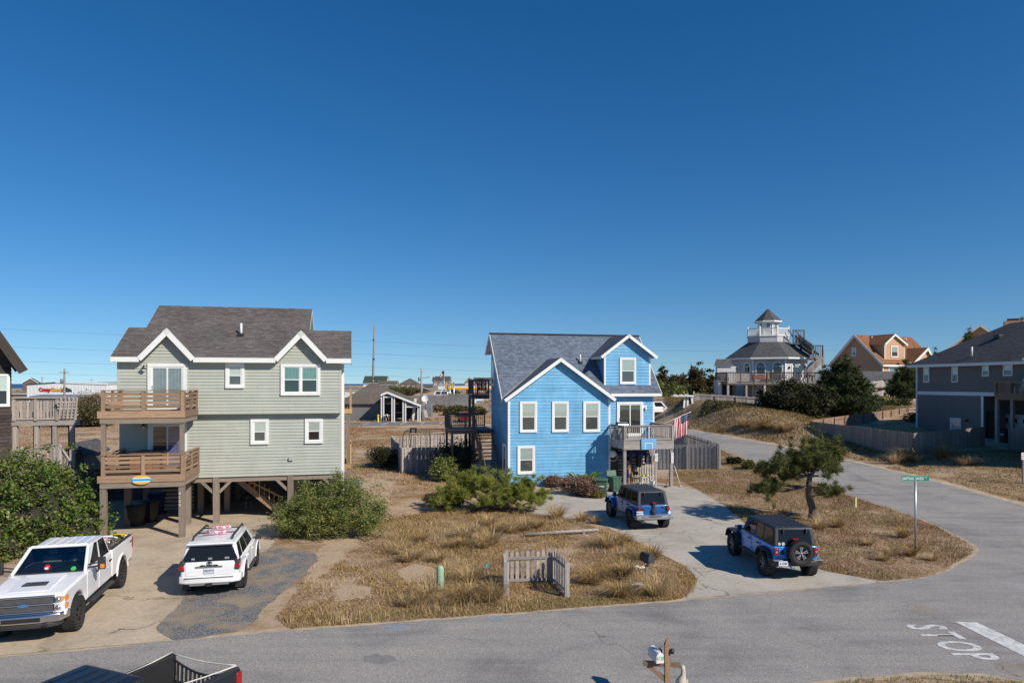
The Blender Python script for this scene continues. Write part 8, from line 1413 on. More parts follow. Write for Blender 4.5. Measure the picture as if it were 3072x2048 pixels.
cover('dry grass on the open ground behind the green house',[(-70,60),(-14,60),(-26,120),(-110,130)],14,.22,.06,'redgrass',patch=.42,seed=35,scale=5);cover('dry grass beyond the far car park',[(-30,126),(6,126),(22,174),(-60,174)],10,.35,.09,'thatch',patch=.35,seed=36,scale=6)
bank=[(p[0]+.9,p[1]) for p in rgt[3:-1]]+[(20.5,92),(24,104),(46,92),(52,84),(38,80),(30.5,62),(31,52)]
cover('olive and brown grass on the bank below the eight-sided house',bank,95,.22,.045,'dullgrass',patch=.14,seed=41,scale=3.5);cover('dark low brush along the top of the bank below the low fence',[(21.5,79),(24,83.5),(33,81.5),(37,77),(33,73),(27,75)],60,.34,.07,'darkb',patch=.3,seed=44,scale=2.5);cover('golden tall grass on the bank beside the side road',bank,14,.40,.045,'tuft',patch=.58,seed=43,scale=4)
far_v=[(29.9,20),(29.9,40),(29.6,47),(28.2,51.5),(31,53),(38,55),(44,54),(60,46),(60,20)];cover('mown dry grass across the side road',far_v,120,.11,.022,'thatch',patch=.2,seed=45,scale=3);cover('olive grass across the side road',far_v,130,.14,.024,'dullgrass',patch=.22,seed=46,scale=3.5)
cover('dry grass inside the tan fence by the dark grey house',[(30,63),(34,58),(41,60),(41,72),(46,80)],40,.28,.04,'tuft',patch=.35,seed=47)
cover('dry grass in the bottom right corner of the street',[(5.6,14.8),(6.5,15.7),(8.2,16.15),(10,16.4),(11.4,16.3),(12.5,15.7),(13.8,14.2),(14,13),(5,13)],600,.09,.014,'ggrass',patch=.22,seed=48,scale=1.0)
cover('dry grass around the right side of the blue house',[(9.5,47.5),(11,44),(13,46.5),(16.5,50),(11,54)],90,.14,.025,'thatch',patch=.55,seed=49)
# big arching tussocks: a few shapes, many plants
def tussock_mesh(seed,n=230,h=.62,mat='tuft'):
    rg=np.random.default_rng(seed);a=rg.uniform(0,2*np.pi,n);r=.12*np.sqrt(rg.uniform(0,1,n));P=np.stack([r*np.cos(a),r*np.sin(a),-.02+0*a],1);V,F=blades(P,np.full(n,h),.015,1.15,rg,spread=a+rg.normal(0,.35,n));return fast_mesh('tussock',V,F,M[mat])
tm=[tussock_mesh(i,h=.5+.12*(i % 3)) for i in range(5)];tb=[tussock_mesh(20+i,260,.6,'thatch') for i in range(2)]
LM=[('pale green utility pedestal',-2.46,23.35),('left end of the picket screen',-.3,23),('right end of the picket screen',1.8,22.8),('dark mailbox',4.67,23.6),('bleached pole',2.2,31.6),('pine shrub',-1.35,38),('gravel strip',-7.2,24),('road edge',0,20.9),('street sign',16.5,28),('right off-roader',10,26.5),('windswept pine',15.2,34.7),('marker post',19.3,38.3)]
used_l={}
def tlabel(x,y,s,k,lb):
    if y>43:b=('pale' if k % 2 else 'golden')+' '+('large ' if s>1.75 else '')+lb.split(' ',1)[1]
    else:
        n_,lx,ly=min(LM,key=lambda q:(q[1]-x)**2+(q[2]-y)**2);dx,dy=x-lx,y-ly;b=('small ' if s<.9 else 'large ' if s>1.15 else '')+('brown' if k % 7>4 else 'golden')+' straw tussock '+(('right of' if dx>0 else 'left of') if abs(dx)>abs(dy) else ('behind' if dy>0 else 'in front of'))+' the '+n_
    used_l[b]=used_l.get(b,0)+1;return b if used_l[b]== 1 else ('second','third','fourth','fifth','sixth')[min(4,used_l[b]-2)]+' '+b
def tussock(x,y,s,k,lb):o=link('grass_tussock',(tm+tb)[k % 7]);o.location=(x,y,terr(x,y));o.rotation_euler=(0,0,k*1.7);o.scale=(s*1.1,s*1.1,s);return tag(o,tlabel(x,y,s,k,lb),'grass tussock','straw tussocks in the yards')
rg=random.Random(4);px_t=[(60,880),(150,860),(240,820),(330,850),(430,870),(520,850),(600,830),(700,840),(790,830),(70,500),(130,470),(330,500),(180,330),(470,380),(540,360),(720,380),(790,350),(960,250),(1080,230),(1180,210),(880,240),(650,240),(760,190),(1350,130),(1560,150),(1680,170),(1680,690),(1900,640),(1600,680),(1960,600),(1880,350),(1950,330),(1790,380),(2150,480),(1880,800),(1950,790),(2200,790),(600,680),(20,430),(560,300)]
for i,(x,y) in enumerate(px_t):g_=gnd(*Q5(x,y+30));tussock(g_.x,g_.y,rg.uniform(.75,1.35),i,'arching straw-coloured grass tussock in the yard around the picket screen')
for i,(x,y) in enumerate([(300,900),(-350,870),(1330,780),(1390,930),(1180,960),(1240,930),(680,720),(1560,960),(1060,840),(820,700)]):g_=gt(*Q4(x+0,y+40)) if x>0 else gt(2250,1650);tussock(g_.x,g_.y,rg.uniform(.7,1.2),i+3,'straw-coloured grass tussock on the corner lot around the street sign')
for i,(x,y) in enumerate([(690,1300),(760,1290),(820,1310),(640,1330),(1020,1280),(1070,1290),(1190,1340),(1240,1330)]):g_=gt(*Q2(x,y));tussock(g_.x,g_.y,rg.uniform(1.3,2.1),i+1,'tall straw tussock before the grey fence across the side road')
for i,(x,y) in enumerate([(890,1400),(960,1380),(1030,1420),(1090,1400),(1150,1430),(1240,1440),(1330,1450),(1000,1440)]):g_=gt(*Q1(x,y));tussock(g_.x,g_.y,rg.uniform(1.5,2.3),i+2,'pale straw tussock on the bank below the eight-sided house')
# ---------------------------------------------------------------- leaves, needles, limbs
def subs(blobs,per,rg,up=.25,inner=.55,rag=.38):
    """clump centres through the crown, more of them near its outside"""
    C,Rr=[],[]
    for (c,r) in blobs:
        n=max(3,int(per*(r[0]*r[1]+r[0]*r[2]+r[1]*r[2])/3));d=rg.normal(0,1,(n,3));d /= np.linalg.norm(d,axis=1)[:,None];d[:,2]+= up*rg.uniform(0,1,n);k=np.where(rg.uniform(0,1,n)<.16,rg.uniform(1.0,1.0+rag,n),rg.uniform(inner,1.0,n))[:,None];C.append(np.array(c)+d*k*np.array(r)*rg.uniform(.85,1.12,(n,1)))
    return np.concatenate(C)
def leaves(name,parent,blobs,per,nleaf,cr,size,mat,seed=1,aspect=.45,inner=.5,droop=0,zmin=None,flat=.7,kind=None):
    rg=np.random.default_rng(seed);C=subs(blobs,per,rg,inner=inner);P=np.repeat(C,nleaf,0)+rg.normal(0,cr,(len(C)*nleaf,3))*np.array([1,1,flat]);
    if zmin is not None:P=P[P[:,2]>zmin]
    n=len(P);a=rg.normal(0,1,(n,3));a[:,2]=a[:,2]*.6+.15-droop;a /= np.linalg.norm(a,axis=1)[:,None];b=np.cross(a,rg.normal(0,1,(n,3))+np.array([0,0,1.2]));b /= np.linalg.norm(b,axis=1)[:,None]+1e-9;s=size*rg.uniform(.6,1.4,n)[:,None]
    V=np.stack([P-a*s*.5,P+b*s*aspect*.5,P+a*s*.5,P-b*s*aspect*.5],1).reshape(-1,3);F=(np.arange(n)*4)[:,None]+np.array([0,1,2,3]);return link(name,fast_mesh(name,V,F,M[mat]),parent)
def needles(name,parent,C,nn,L_,w,mat,seed=1,up=.5,axis=None):
    rg=np.random.default_rng(seed);n=len(C)*nn;P=np.repeat(C,nn,0)+rg.normal(0,.05,(n,3));d=rg.normal(0,1,(n,3));d[:,2]=d[:,2]*.8+up;d /= np.linalg.norm(d,axis=1)[:,None];s=np.cross(d,rg.normal(0,1,(n,3)));s /= np.linalg.norm(s,axis=1)[:,None]+1e-9;ll=(L_*rg.uniform(.6,1.2,n))[:,None]
    V=np.stack([P-s*w*.5,P+s*w*.5,P+d*ll],1).reshape(-1,3);return link(name,fast_mesh(name,V,(np.arange(n)*3)[:,None]+np.array([0,1,2]),M[mat]),parent)
def limbs(parent,base,tips,mat,r0=.06,name='branch',rg=random.Random(5),mb=None):
    m=mb or MB()
    for t in tips:
        b,t=Vector(base),Vector(t);q=b.lerp(t,.5)+Vector((rg.uniform(-.1,.1),rg.uniform(-.1,.1),-.08*(t-b).length+rg.uniform(0,.1)));m.tube([b,b.lerp(q,.5)+Vector((0,0,.03)),q,t],[r0,r0*.8,r0*.55,r0*.15],6)
    return m.build(name,M[mat],parent) if mb is None else m
M['bark']=plain('grey_brown_bark',(.13,.105,.085),.95,var=.4,scale=8,bump=.8);M['twig']=plain('dry_twig',(.17,.12,.085),.9,var=.3)
M['ivy']=leaf_mat('ivy_leaves',[(.03,.07,.012),(.06,.12,.022),(.10,.18,.03),(.16,.23,.045),(.26,.27,.08),(.36,.27,.13)],.35,.3);M['drytop']=leaf_mat('dry_vine_leaves',[(.10,.08,.035),(.20,.15,.07),(.30,.23,.12),(.12,.13,.04)],.7,.2)
M['myrtle']=leaf_mat('myrtle_leaves',[(.08,.11,.03),(.15,.19,.05),(.22,.26,.07),(.30,.32,.10),(.38,.34,.10)],.45,.35);M['pine']=leaf_mat('pine_needles',[(.04,.055,.016),(.08,.095,.024),(.14,.155,.036),(.21,.21,.055)],.6,.25);M['pinel']=leaf_mat('bright_pine_needles',[(.12,.14,.03),(.22,.25,.04),(.33,.36,.07),(.42,.42,.11)],.55,.35);M['cedar']=leaf_mat('dark_cedar_needles',[(.02,.034,.012),(.042,.062,.02),(.075,.10,.03),(.12,.14,.04)],.6,.15)
M['hedge']=leaf_mat('olive_brown_leaves',[(.03,.035,.012),(.06,.065,.02),(.10,.095,.03),(.15,.10,.045),(.07,.08,.022)],.6,.2)
def plant(name,label,cat,loc,group=None):return thing(name,label,cat,(loc[0],loc[1],terr(loc[0],loc[1])),0,group)
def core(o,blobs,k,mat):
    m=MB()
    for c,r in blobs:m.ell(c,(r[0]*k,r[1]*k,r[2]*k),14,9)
    b=m.build('dark_core',M[mat],o);return b  # solid lumps filling the crown so it cannot be seen through
M['under']=plain('painted_inner_shade',(.03,.027,.016),.95,var=.4)  # shade inside the foliage is put into this dark core colour
# ivy mound at the left
iv=plant('ivy_mound','large mound of green ivy and dry vines at the left edge behind the white truck','bush',(-21.2,29.6));bl=[((-1.6,1.0,.9),(3.0,2.4,2.4)),((.4,.2,.7),(2.3,2.2,2.15)),((1.7,.6,.3),(1.35,1.6,1.55)),((-.6,-2.1,.2),(2.2,1.6,1.35)),((-2.8,-2.4,.3),(2.2,1.8,1.4)),((-3.6,0,.8),(2.2,2.4,2.2))]
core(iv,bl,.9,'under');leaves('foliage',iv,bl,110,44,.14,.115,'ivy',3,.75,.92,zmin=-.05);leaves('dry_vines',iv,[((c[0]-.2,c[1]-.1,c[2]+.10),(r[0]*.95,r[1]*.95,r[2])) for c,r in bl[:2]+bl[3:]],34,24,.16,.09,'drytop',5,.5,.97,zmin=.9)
leaves('dry_vines',iv,[((-.8,-3.0,.1),(2.6,1.2,.7))],60,14,.15,.09,'drytop',6,.6,.95,zmin=0)
limbs(iv,(0,0,1.4),[(random.Random(i).uniform(-3,1.5),random.Random(i+50).uniform(-.8,1.0),random.Random(i+90).uniform(3.0,3.75)) for i in range(16)],'twig',.03,'dry_twigs')
# myrtle bush right of the white car
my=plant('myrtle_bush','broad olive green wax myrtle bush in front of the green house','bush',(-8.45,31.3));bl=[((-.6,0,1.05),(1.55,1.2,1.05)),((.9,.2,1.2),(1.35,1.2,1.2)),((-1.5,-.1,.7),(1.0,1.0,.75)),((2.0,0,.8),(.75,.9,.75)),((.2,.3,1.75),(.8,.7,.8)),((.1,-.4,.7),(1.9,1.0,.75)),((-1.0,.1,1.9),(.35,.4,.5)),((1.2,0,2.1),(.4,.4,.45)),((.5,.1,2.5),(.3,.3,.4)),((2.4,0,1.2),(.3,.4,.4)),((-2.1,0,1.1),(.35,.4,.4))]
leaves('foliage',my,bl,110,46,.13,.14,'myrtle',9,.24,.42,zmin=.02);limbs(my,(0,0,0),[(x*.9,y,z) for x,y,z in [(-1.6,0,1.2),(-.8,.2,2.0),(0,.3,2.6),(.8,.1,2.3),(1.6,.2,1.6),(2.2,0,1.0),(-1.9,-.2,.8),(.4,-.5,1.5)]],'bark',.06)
# spreading pine shrub before the blue house
ps=plant('pine_shrub','low spreading bright green pine shrub in front of the blue house','bush',(-1.1,37.4));ps.scale=(1.05,1,.92);bl=[((-1.9,0,1.0),(1.25,1.0,.55)),((-.4,.1,1.45),(1.4,1.1,.7)),((1.1,0,1.15),(1.3,1.0,.6)),((2.2,-.1,.75),(.95,.9,.5)),((-2.6,-.2,.55),(.8,.8,.4)),((.2,-.5,.8),(2.2,.8,.5)),((1.9,.2,1.5),(.5,.5,.4)),((-1.3,.1,1.8),(.5,.5,.4))]
C=subs(bl,85,np.random.default_rng(4),up=.9,inner=.3,rag=.6);needles('needles',ps,C,90,.27,.024,'pinel',3,.95);leaves('old_needles',ps,[((c[0],c[1],c[2]-.25),(r[0]*.8,r[1]*.8,r[2]*.8)) for c,r in bl],40,10,.12,.14,'pine',5,.15,.3,zmin=.15);limbs(ps,(0,0,0),[tuple(Vector(c)+Vector((0,0,-.1))) for c,r in bl],'bark',.12)
# windswept pine on the corner lot
pt=plant('pine_tree','small windswept pine tree with crooked trunk beside the right off-roader','tree',(15.25,34.7));Pq=lambda x,y,dy=0:(lambda v:Vector((v.x-15.25,dy,v.z-terr(15.25,34.7))))(at(*Q4(x,y),34.7))
tr=[Pq(615,700),Pq(628,600,.05),Pq(600,500,.1),Pq(592,420,.05),Pq(600,340,0),Pq(640,270,-.05),Pq(690,190,0)];MB().tube(tr,[.24,.19,.165,.15,.12,.09,.05],10).build('trunk',M['bark'],pt)
bls=[(660,175,0,1.9,.85),(760,170,.3,1.3,.7),(560,200,-.3,1.3,.75),(460,210,.2,.95,.6),(330,265,-.2,1.35,.65),(260,300,.2,.8,.5),(240,430,-.3,1.05,.48),(180,440,0,.5,.35),(790,470,.3,1.0,.48),(740,440,-.3,.8,.4),(770,335,.2,.5,.35),(500,300,.4,1.0,.45),(830,190,0,.6,.5),(640,280,.3,.9,.4),(700,250,-.4,.9,.45),(400,330,-.2,.7,.35),(850,210,.2,.4,.3),(680,120,0,.6,.35),(800,130,0,.5,.3),(330,400,.2,.6,.3)]
bl=[(tuple(Pq(x,y,dy*2)),(r*.72,r*.75,h*.8)) for x,y,dy,r,h in bls];C=subs(bl,72,np.random.default_rng(8),up=.5,inner=.3,rag=.5);needles('needles',pt,C,84,.27,.024,'pine',6,.45);m=MB()
for k,(c,r) in enumerate(bl):limbs(pt,tr[(5,6,5,4,4,4,3,3,2,3,4,4,6,5,5,4,6,6,6,3)[k]],[c,tuple(Vector(c)+Vector((r[0]*.7,.1,.1))),tuple(Vector(c)+Vector((-r[0]*.7,-.1,.1)))],'bark',.05,mb=m)
m.build('branch',M['bark'],pt)
# conifers on the bank
def conifer(label,x,y,h,r,mat,seed,group=None,name='cedar_tree',z=None,dens=90):
    o=plant(name,label,'tree',(x,y),group);z is not None and setattr(o.location,'z',z);rg=np.random.default_rng(seed);bl=[]
    for i in range(9):t=i/8;rr=r*(1-t)**.75*(1 if i else .85)+.12*r;k=max(1,int(5*(1-t)+1));bl += [((rr*.55*math.cos(a),rr*.55*math.sin(a),h*(.10+.84*t)+rg.uniform(-.1,.1)*h*.3),(rr*.62,rr*.62,h*.10)) for a in rg.uniform(0,6.28,k)]
    MB().tube([(0,0,-.2),(.05*h*.2,0,h*.5),(0,0,h*.96)],[h*.03,h*.02,.02],8).build('trunk',M['bark'],o);C=subs(bl,dens/(r*r)*1.6,rg,up=.5,inner=.4);needles('foliage',o,C,30,.55*h/6,.075*h/6,mat,seed,.45);limbs(o,(0,0,h*.3),[b[0] for b in bl[:9]],'bark',.05*h/6);return o
cb=lambda x,y,Y:at(*Q2(x,y),Y)
p=cb(215,915,81);conifer('tall dark cedar tree between the eight-sided house and the grey fence',p.x,81,6.9,3.5,'cedar',3,z=p.z-.2,dens=330);p=cb(60,900,82);conifer('second cedar crown leaning left against the tall dark cedar',p.x,82,4.2,2.5,'cedar',5,z=p.z-.2,dens=260)
p=cb(715,800,92);conifer('loose dark pine in front of the pale shed',p.x,92,5.3,2.3,'cedar',7,z=p.z,dens=120);p=cb(800,790,93);conifer('dark pine touching the left corner of the dark grey house',p.x,93,4.8,1.9,'cedar',9,z=p.z,dens=150);p=cb(955,600,100);conifer('pine crown showing above the eave of the dark grey house',p.x,100,5.6,2.0,'cedar',11,z=p.z-2,dens=120);p=cb(1245,500,110);conifer('narrow pine before the tan brown house behind the dark roof',p.x,110,6.6,1.7,'pine',13,z=p.z-1.5,dens=110);p=cb(1660,420,112);conifer('pine tip above the ridge of the dark grey house',p.x,112,6.2,1.9,'pine',14,z=p.z-1,dens=110)
# bushes (label, view, x, y foot, distance, half width, height, material, leaf)
def bush(label,c,hw,h,mat,seed=1,size=.16,per=None,name='bush',z=None,dense=18,cor=True,aspect=.5,spr=.13):
    o=plant(name,label,'bush',(c[0],c[1]));z is not None and setattr(o.location,'z',z);rg=np.random.default_rng(seed);bl=[((hw*rg.uniform(-.6,.6),hw*rg.uniform(-.35,.35),h*rg.uniform(.35,.6)),(hw*rg.uniform(.4,.6),hw*rg.uniform(.4,.55),h*rg.uniform(.34,.46))) for _ in range(7)]
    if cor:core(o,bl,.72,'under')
    else:limbs(o,(0,0,0),[b[0] for b in bl],'bark',.03*h)
    leaves('foliage',o,bl,per or 260/(hw*h),dense,spr*min(hw,h)*.9,size,mat,seed,aspect,.75,zmin=.0);return o
g_=gnd(*R4(455,1345));bush('dark scrubby bush beside the left end of the trampoline fence',g_,1.5,1.7,'darkb',3,.14,cor=False);g_=gnd(*R4(1060,1420));bush('large dark bush in the shade of the blue house stairs',g_,1.9,2.5,'darkb',4,.16);g_=gnd(*R4(955,1455));bush('small bright green bush left of the pine shrub',g_,1.15,1.7,'myrtle',5,.17,cor=False);g_=gnd(*R5(240,1440));bush('low olive bush under the left end of the pine shrub',(g_.x-2.6,g_.y-1.0),1.1,.7,'hedge',6,.1,cor=False);g_=gnd(*Q4(125,282));bush('tiny round green shrub by the side road left of the pine tree',gt(*Q4(125,282)),.55,.62,'pine',8,.12,cor=False);bush('tiny dark shrub at the left of a round green shrub',gt(*Q4(10,240)),.5,.5,'darkb',9,.12,cor=False)
for i,(x,y,w,h,lb) in enumerate(((700,0,0,0,''),)):pass
P_=gnd(*R3(640,505));bush('small green weed at the foot of the left deck pile',(P_.x,P_.y),.45,.9,'ivy',10,.14,cor=False);p=at(*R1(800,1165),112);bush('wide dark green bush beyond the walkway behind the green house',(p.x,112),5.6,3.4,'hedge',11,.4,z=0);p=at(*R1(850,1060),130);bush('bare brown shrub behind a wide dark green bush',(p.x,130),3.0,5.0,'drytop',12,.3,z=0,cor=False);p=at(*R1(725,1075),135);bush('round green bush near the white store porch',(p.x,135),2.6,3.6,'myrtle',13,.4,z=0);p=at(*R1(190,1300),95);bush('low green plant in the dry field behind the dark house',(p.x,75),1.3,.9,'myrtle',14,.2,z=0)
for i,(x,y,Y,hw,h,m,lb) in enumerate(((620,745,230,9,9,'pine','tall green thicket behind the grey shop roof'),(700,760,215,5,6.5,'hedge','dull thicket left of the utility pole with lamp'),(880,858,150,4.5,2.6,'drytop','brown shrub below the silver car'),(1040,750,240,6,5,'darkb','dark thicket behind the signal poles'),(1125,790,215,6.5,6,'hedge','olive thicket right of the signal poles'),(1140,885,145,5.5,3.6,'hedge','green shrub behind the dark red car'),(930,715,260,5,4,'pine','green shrub below the grey far house'),(835,680,290,8,5,'drytop','brown dune scrub right of the utility pole'),(1290,745,260,9,5,'darkb','dark scrub under the yellow fuel canopy'))):p=gnd(*R4(x,y));bush(lb,(p.x,p.y),hw*.8*p.y/Y,h*.5*p.y/Y,m,20+i,.6,z=0)
for i,(x0,x1,yt,Y,m,lb) in enumerate(((1500,1640,440,112,'hedge','olive hedge just right of the blue house roof edge'),(1600,1760,460,108,'hedge','brown and green hedge left of the bare lifeguard stand'),(1720,1900,430,112,'hedge','tall olive brown hedge behind the far no parking sign'),(1850,2000,440,114,'darkb','dark brown hedge nearest the eight-sided house'),(1570,1800,530,100,'myrtle','lower green hedge in front of the olive hedges'))):
    a,b=at(*R5(x0,690),Y),at(*R5(x1,690),Y);zt_=at(*R5(x0,yt),Y).z;bush(lb,((a.x+b.x)/2,Y),(b.x-a.x)*.62,(zt_-1.6)*1.02,m,40+i,.42,z=1.6,dense=40,per=300/((b.x-a.x)*.5*5))
for i,(x,y,Y,hw,h,m,lb) in enumerate(((1290,1250,77,2.4,3.2,'darkb','big dark bush at the end of the low bank fence'),(1450,1260,76,2.9,3.6,'darkb','large dark brown bush in front of the eight-sided house deck'),(1600,1270,75.5,2.3,3.2,'darkb','dark bush under the cedar beside the eight-sided house'))):p=at(*Q1(x,y),Y);bush(lb,(p.x,Y),hw,h,m,60+i,.26,z=p.z-.2,dense=50)
p=cb(620,830,92);bush('dark spreading ground bush below the pine by the white capped fence',(p.x,92),5.0,1.4,'cedar',70,.3,z=p.z-.8);p=cb(540,840,90);bush('yellow green clump of grass like bush by the tall cedar',(p.x,90),1.5,1.2,'ggrass',71,.3,z=p.z-.4);p=cb(820,990,76);bush('brown weed bush inside the tan fence corner',(p.x,76),1.4,1.5,'drytop',72,.2,z=p.z-.3,cor=False)
o=leaves('dune_scrub',None,[((x,y,.3),(14,8,1.6)) for x,y in [(random.Random(i).uniform(-330,120),random.Random(i+99).uniform(270,560)) for i in range(70)]],.9,16,.8,1.1,'hedge',88,.6,.8,zmin=0);tag(o,'low green and brown dune scrub filling the land before the sea','scrub',kind='stuff')
# big-leaved plant and dried flower bed by the blue house
M['canna']=leaf_mat('broad_green_leaf',[(.04,.12,.015),(.08,.20,.025),(.16,.30,.04),(.26,.38,.08)],.35,.35);g_=B.w(5.0,-1.2);cn=plant('canna_plant','clump of broad bright green leaves against the blue wall','plant',g_)
lm=[]
for v in range(3):
    m=MB();n=7;vs=[]
    for i in range(n+1):t=i/n;w_=.13*math.sin(math.pi*min(1,t*.92+.06))**.8;x=.95*t*(.6+.1*v);z=.95*(t-.42*t*t*(1+.35*v));vs += [(x,-w_,z+.03),(x,0,z),(x,w_,z+.03)]
    lm.append(m.add(vs,[(3*i+j,3*i+j+1,3*i+j+4,3*i+j+3) for i in range(n) for j in (0,1)],0,True).mesh('leaf',M['canna'],fix=False))
for i in range(34):l=link('leaf',lm[i % 3],cn);a=i*2.399;r_=.12+.55*((i*7)% 10)/10;l.location=(r_*math.cos(a*1.3)*1.3,r_*math.sin(a*1.3)*.5,.02+.25*((i*3)% 5)/5);l.rotation_euler=(0,R(-18+9*(i % 4)),a);s=.9+.5*((i*13)% 7)/7;l.scale=(s,s,s*1.15)
M['hydra']=leaf_mat('dried_flower_heads',[(.14,.075,.05),(.24,.14,.095),(.34,.22,.16),(.18,.13,.06)],.8,.2);g_=gnd(*R5(925,1385));bush('mound of dried brown flower heads in front of the broad leaved plant',(g_.x,g_.y+.9),1.25,1.15,'hydra',80,.11,dense=30,cor=True);g_=gnd(*R5(1015,1400));bush('rusty dry weeds beside the shut green bin',(g_.x,g_.y+.7),.7,.8,'hydra',81,.12,cor=False);g_=gnd(*R5(700,1275));bush('small brown dry weeds against the blue wall',(B.w(3.0,-.6).x,B.w(3.0,-.6).y),.6,.75,'hydra',82,.1,cor=False);M['yflow']=leaf_mat('yellow_weed_leaves',[(.16,.14,.03),(.30,.24,.03),(.10,.11,.03)],.6,.2);bush('small yellow flowering weed at the front of the shut green bin',(gnd(*R5(1080,1395)).x,gnd(*R5(1080,1395)).y),.4,.4,'yflow',83,.08,cor=False);bush('thin yellow goldenrod stalks left of the windswept pine',(gnd(*Q4(315,600)).x,gnd(*Q4(315,600)).y),.22,.9,'yflow',84,.05,per=25,cor=False);bush('yellow flowered weed behind the dark mailbox',(gnd(*Q5(2050,600)).x,gnd(*Q5(2050,600)).y+.8),.45,.5,'yflow',85,.05,per=90,cor=False)
for i in range(9):p=B.w(2.6+i*.42,-1.75+.25*math.sin(i*1.9));tag(MB().ell((0,0,0),(.17+.06*((i*3)% 4)/4,.14,.12),9,6).build('stone',M['shedstone'] if 'shedstone' in M else M['bark']),'grey edging stone of the flower bed before the blue wall','stone','edging stones of the flower bed').location=(p.x,p.y,.06)
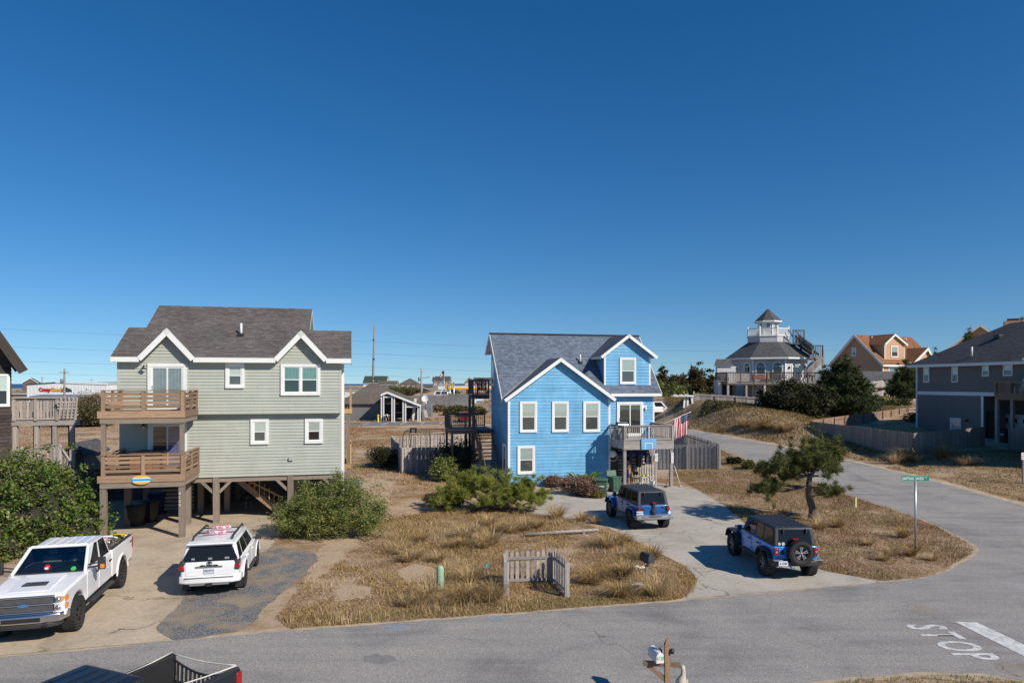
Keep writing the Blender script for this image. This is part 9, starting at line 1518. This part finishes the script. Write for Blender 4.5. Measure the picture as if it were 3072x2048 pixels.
# ================================================================ people
M['skin']=plain('tanned_skin',(.42,.22,.145),.6,var=.06);M['hair']=plain('dark_hair',(.03,.02,.015),.8)
def skinned(name,V,E,Rd,mat,parent,root=0):
    me=bpy.data.meshes.new(name);me.from_pydata([tuple(v) for v in V],E,[]);o=link(name,me,parent);me.materials.append(mat);m=o.modifiers.new('skin','SKIN');m.use_smooth_shade=True
    for i,r in enumerate(Rd):d=me.skin_vertices[0].data[i];d.radius=(r,r) if not isinstance(r,tuple) else r;d.use_root=i == root
    s=o.modifiers.new('sub','SUBSURF');s.levels=s.render_levels=2;return o
def person(label,loc,heading,J,shirt=None,shorts='navy',shoes='black'):
    """J: joint positions; x right, y forward, z up"""
    o=thing('person',label,'person',loc,R(heading));n=['pelvis','belly','chest','neck','head0','lsh','lel','lwr','rsh','rel','rwr','lhip','lkn','lan','ltoe','rhip','rkn','ran','rtoe','lpalm','rpalm'];J={k:Vector(v) for k,v in J.items()}
    for s in 'lr':J[s+'palm']=J[s+'wr']+(J[s+'wr']-J[s+'el']).normalized()*.075;J[s+'toe']=J[s+'an']+Vector((0,.16,-.05))
    rad=[(.145,.11),(.135,.10),(.165,.115),.062,.085,.06,.045,.032,.06,.045,.032,.10,.065,.045,.035,.10,.065,.045,.035,.036,.036];ix={k:i for i,k in enumerate(n)}
    E=[(ix[a],ix[b]) for a,b in (('pelvis','belly'),('belly','chest'),('chest','neck'),('neck','head0'),('chest','lsh'),('lsh','lel'),('lel','lwr'),('lwr','lpalm'),('chest','rsh'),('rsh','rel'),('rel','rwr'),('rwr','rpalm'),('pelvis','lhip'),('lhip','lkn'),('lkn','lan'),('lan','ltoe'),('pelvis','rhip'),('rhip','rkn'),('rkn','ran'),('ran','rtoe'))]
    skinned('body',[J[k] for k in n],E,rad,M['skin'],o);d=(J['head0']-J['neck']).normalized();hd_=J['head0']+d*.06;h=MB().ell(hd_,(.078,.098,.118),16,12).build('head',M['skin'],o);MB().ell(hd_+Vector((0,.1,-.01)),(.014,.024,.022),8,6).build('nose',M['skin'],h)
    for s in (-1,1):MB().ell(hd_+Vector((s*.03,.088,.018)),(.012,.01,.008),8,6).build('eye',M['black'],h);MB().ell(hd_+Vector((s*.08,0,0)),(.012,.025,.032),8,6).build('ear',M['skin'],h)
    MB().ell(hd_+Vector((0,.088,-.055)),(.025,.012,.006),8,6).build('mouth',M['redwood'],h);MB().ell(hd_+Vector((0,-.02,.035)),(.085,.10,.098),14,10).build('hair',M['hair'],o)
    for s in 'lr':
        p,a=J[s+'palm'],(J[s+'palm']-J[s+'wr']).normalized();sd_=a.cross(Vector((0,0,1))).normalized() if abs(a.z)<.9 else Vector((1,0,0));up_=sd_.cross(a)
        for k in range(4):b=p+sd_*(k-1.5)*.02+a*.02;L_=(.062,.075,.07,.055)[k];MB().tube([b,b+a*L_*.5-up_*.008,b+a*L_*.85-up_*.03],[.0095,.009,.007],6).build('finger',M['skin'],o)
        b=p+sd_*.035-a*.02;MB().tube([b,b+sd_*.03+a*.025,b+sd_*.032+a*.055],[.011,.010,.008],6).build('thumb',M['skin'],o)
    f=lambda s:J[s+'hip'].lerp(J[s+'kn'],.95);skinned('shorts',[J['pelvis']+Vector((0,0,.06)),J['pelvis'],J['lhip'],f('l'),J['rhip'],f('r')],[(0,1),(1,2),(2,3),(1,4),(4,5)],[(.155,.12),(.16,.125),.118,.095,.118,.095],M[shorts],o,1)
    if shirt:skinned('shirt',[J['belly'],J['chest'],J['lsh'],J['lsh'].lerp(J['lel'],.6),J['rsh'],J['rsh'].lerp(J['rel'],.6),J['pelvis'].lerp(J['belly'],.5)],[(0,1),(1,2),(2,3),(1,4),(4,5),(0,6)],[(.16,.12),(.18,.13),.075,.06,.075,.06,(.16,.13)],M[shirt],o)
    for s in 'lr':MB().prism([(-.04,-.08),(.04,-.08),(.045,.1),(.02,.2),(-.02,.2),(-.045,.1)],'z',0,.07).build('shoe',M[shoes],o,.015).location=(J[s+'an'].x,J[s+'an'].y+.0,0)
    return o
std=dict(pelvis=(0,0,.96),belly=(0,.01,1.14),chest=(0,.01,1.36),neck=(0,.03,1.51),head0=(0,.06,1.60),lsh=(-.19,.01,1.42),lel=(-.25,.08,1.16),lwr=(-.18,.32,1.08),rsh=(.19,.01,1.42),rel=(.24,.12,1.17),rwr=(.16,.36,1.13),lhip=(-.10,0,.90),lkn=(-.12,.05,.49),lan=(-.12,-.02,.09),rhip=(.10,0,.90),rkn=(.12,.10,.49),ran=(.13,.06,.09))
mp=at(1888,1440,46.9);person('shirtless man in dark shorts standing under the blue house deck with arms forward',(mp.x,46.9,.0),78,std)
bend=dict(pelvis=(0,-.18,.92),belly=(0,-.02,1.03),chest=(0,.20,1.06),neck=(0,.36,1.02),head0=(0,.45,.98),lsh=(-.19,.24,1.04),lel=(-.22,.30,.76),lwr=(-.18,.36,.50),rsh=(.19,.24,1.04),rel=(.22,.32,.76),rwr=(.16,.40,.50),lhip=(-.10,-.18,.86),lkn=(-.13,-.02,.47),lan=(-.13,-.08,.09),rhip=(.10,-.18,.86),rkn=(.13,.02,.47),ran=(.13,-.02,.09))
g_=gnd(*R4(462,946));o=person('person in white shirt bending over before the grey shop porch',(g_.x,g_.y-.3,.02),-100,bend,'white','navy');o.scale=(1.25,)*3
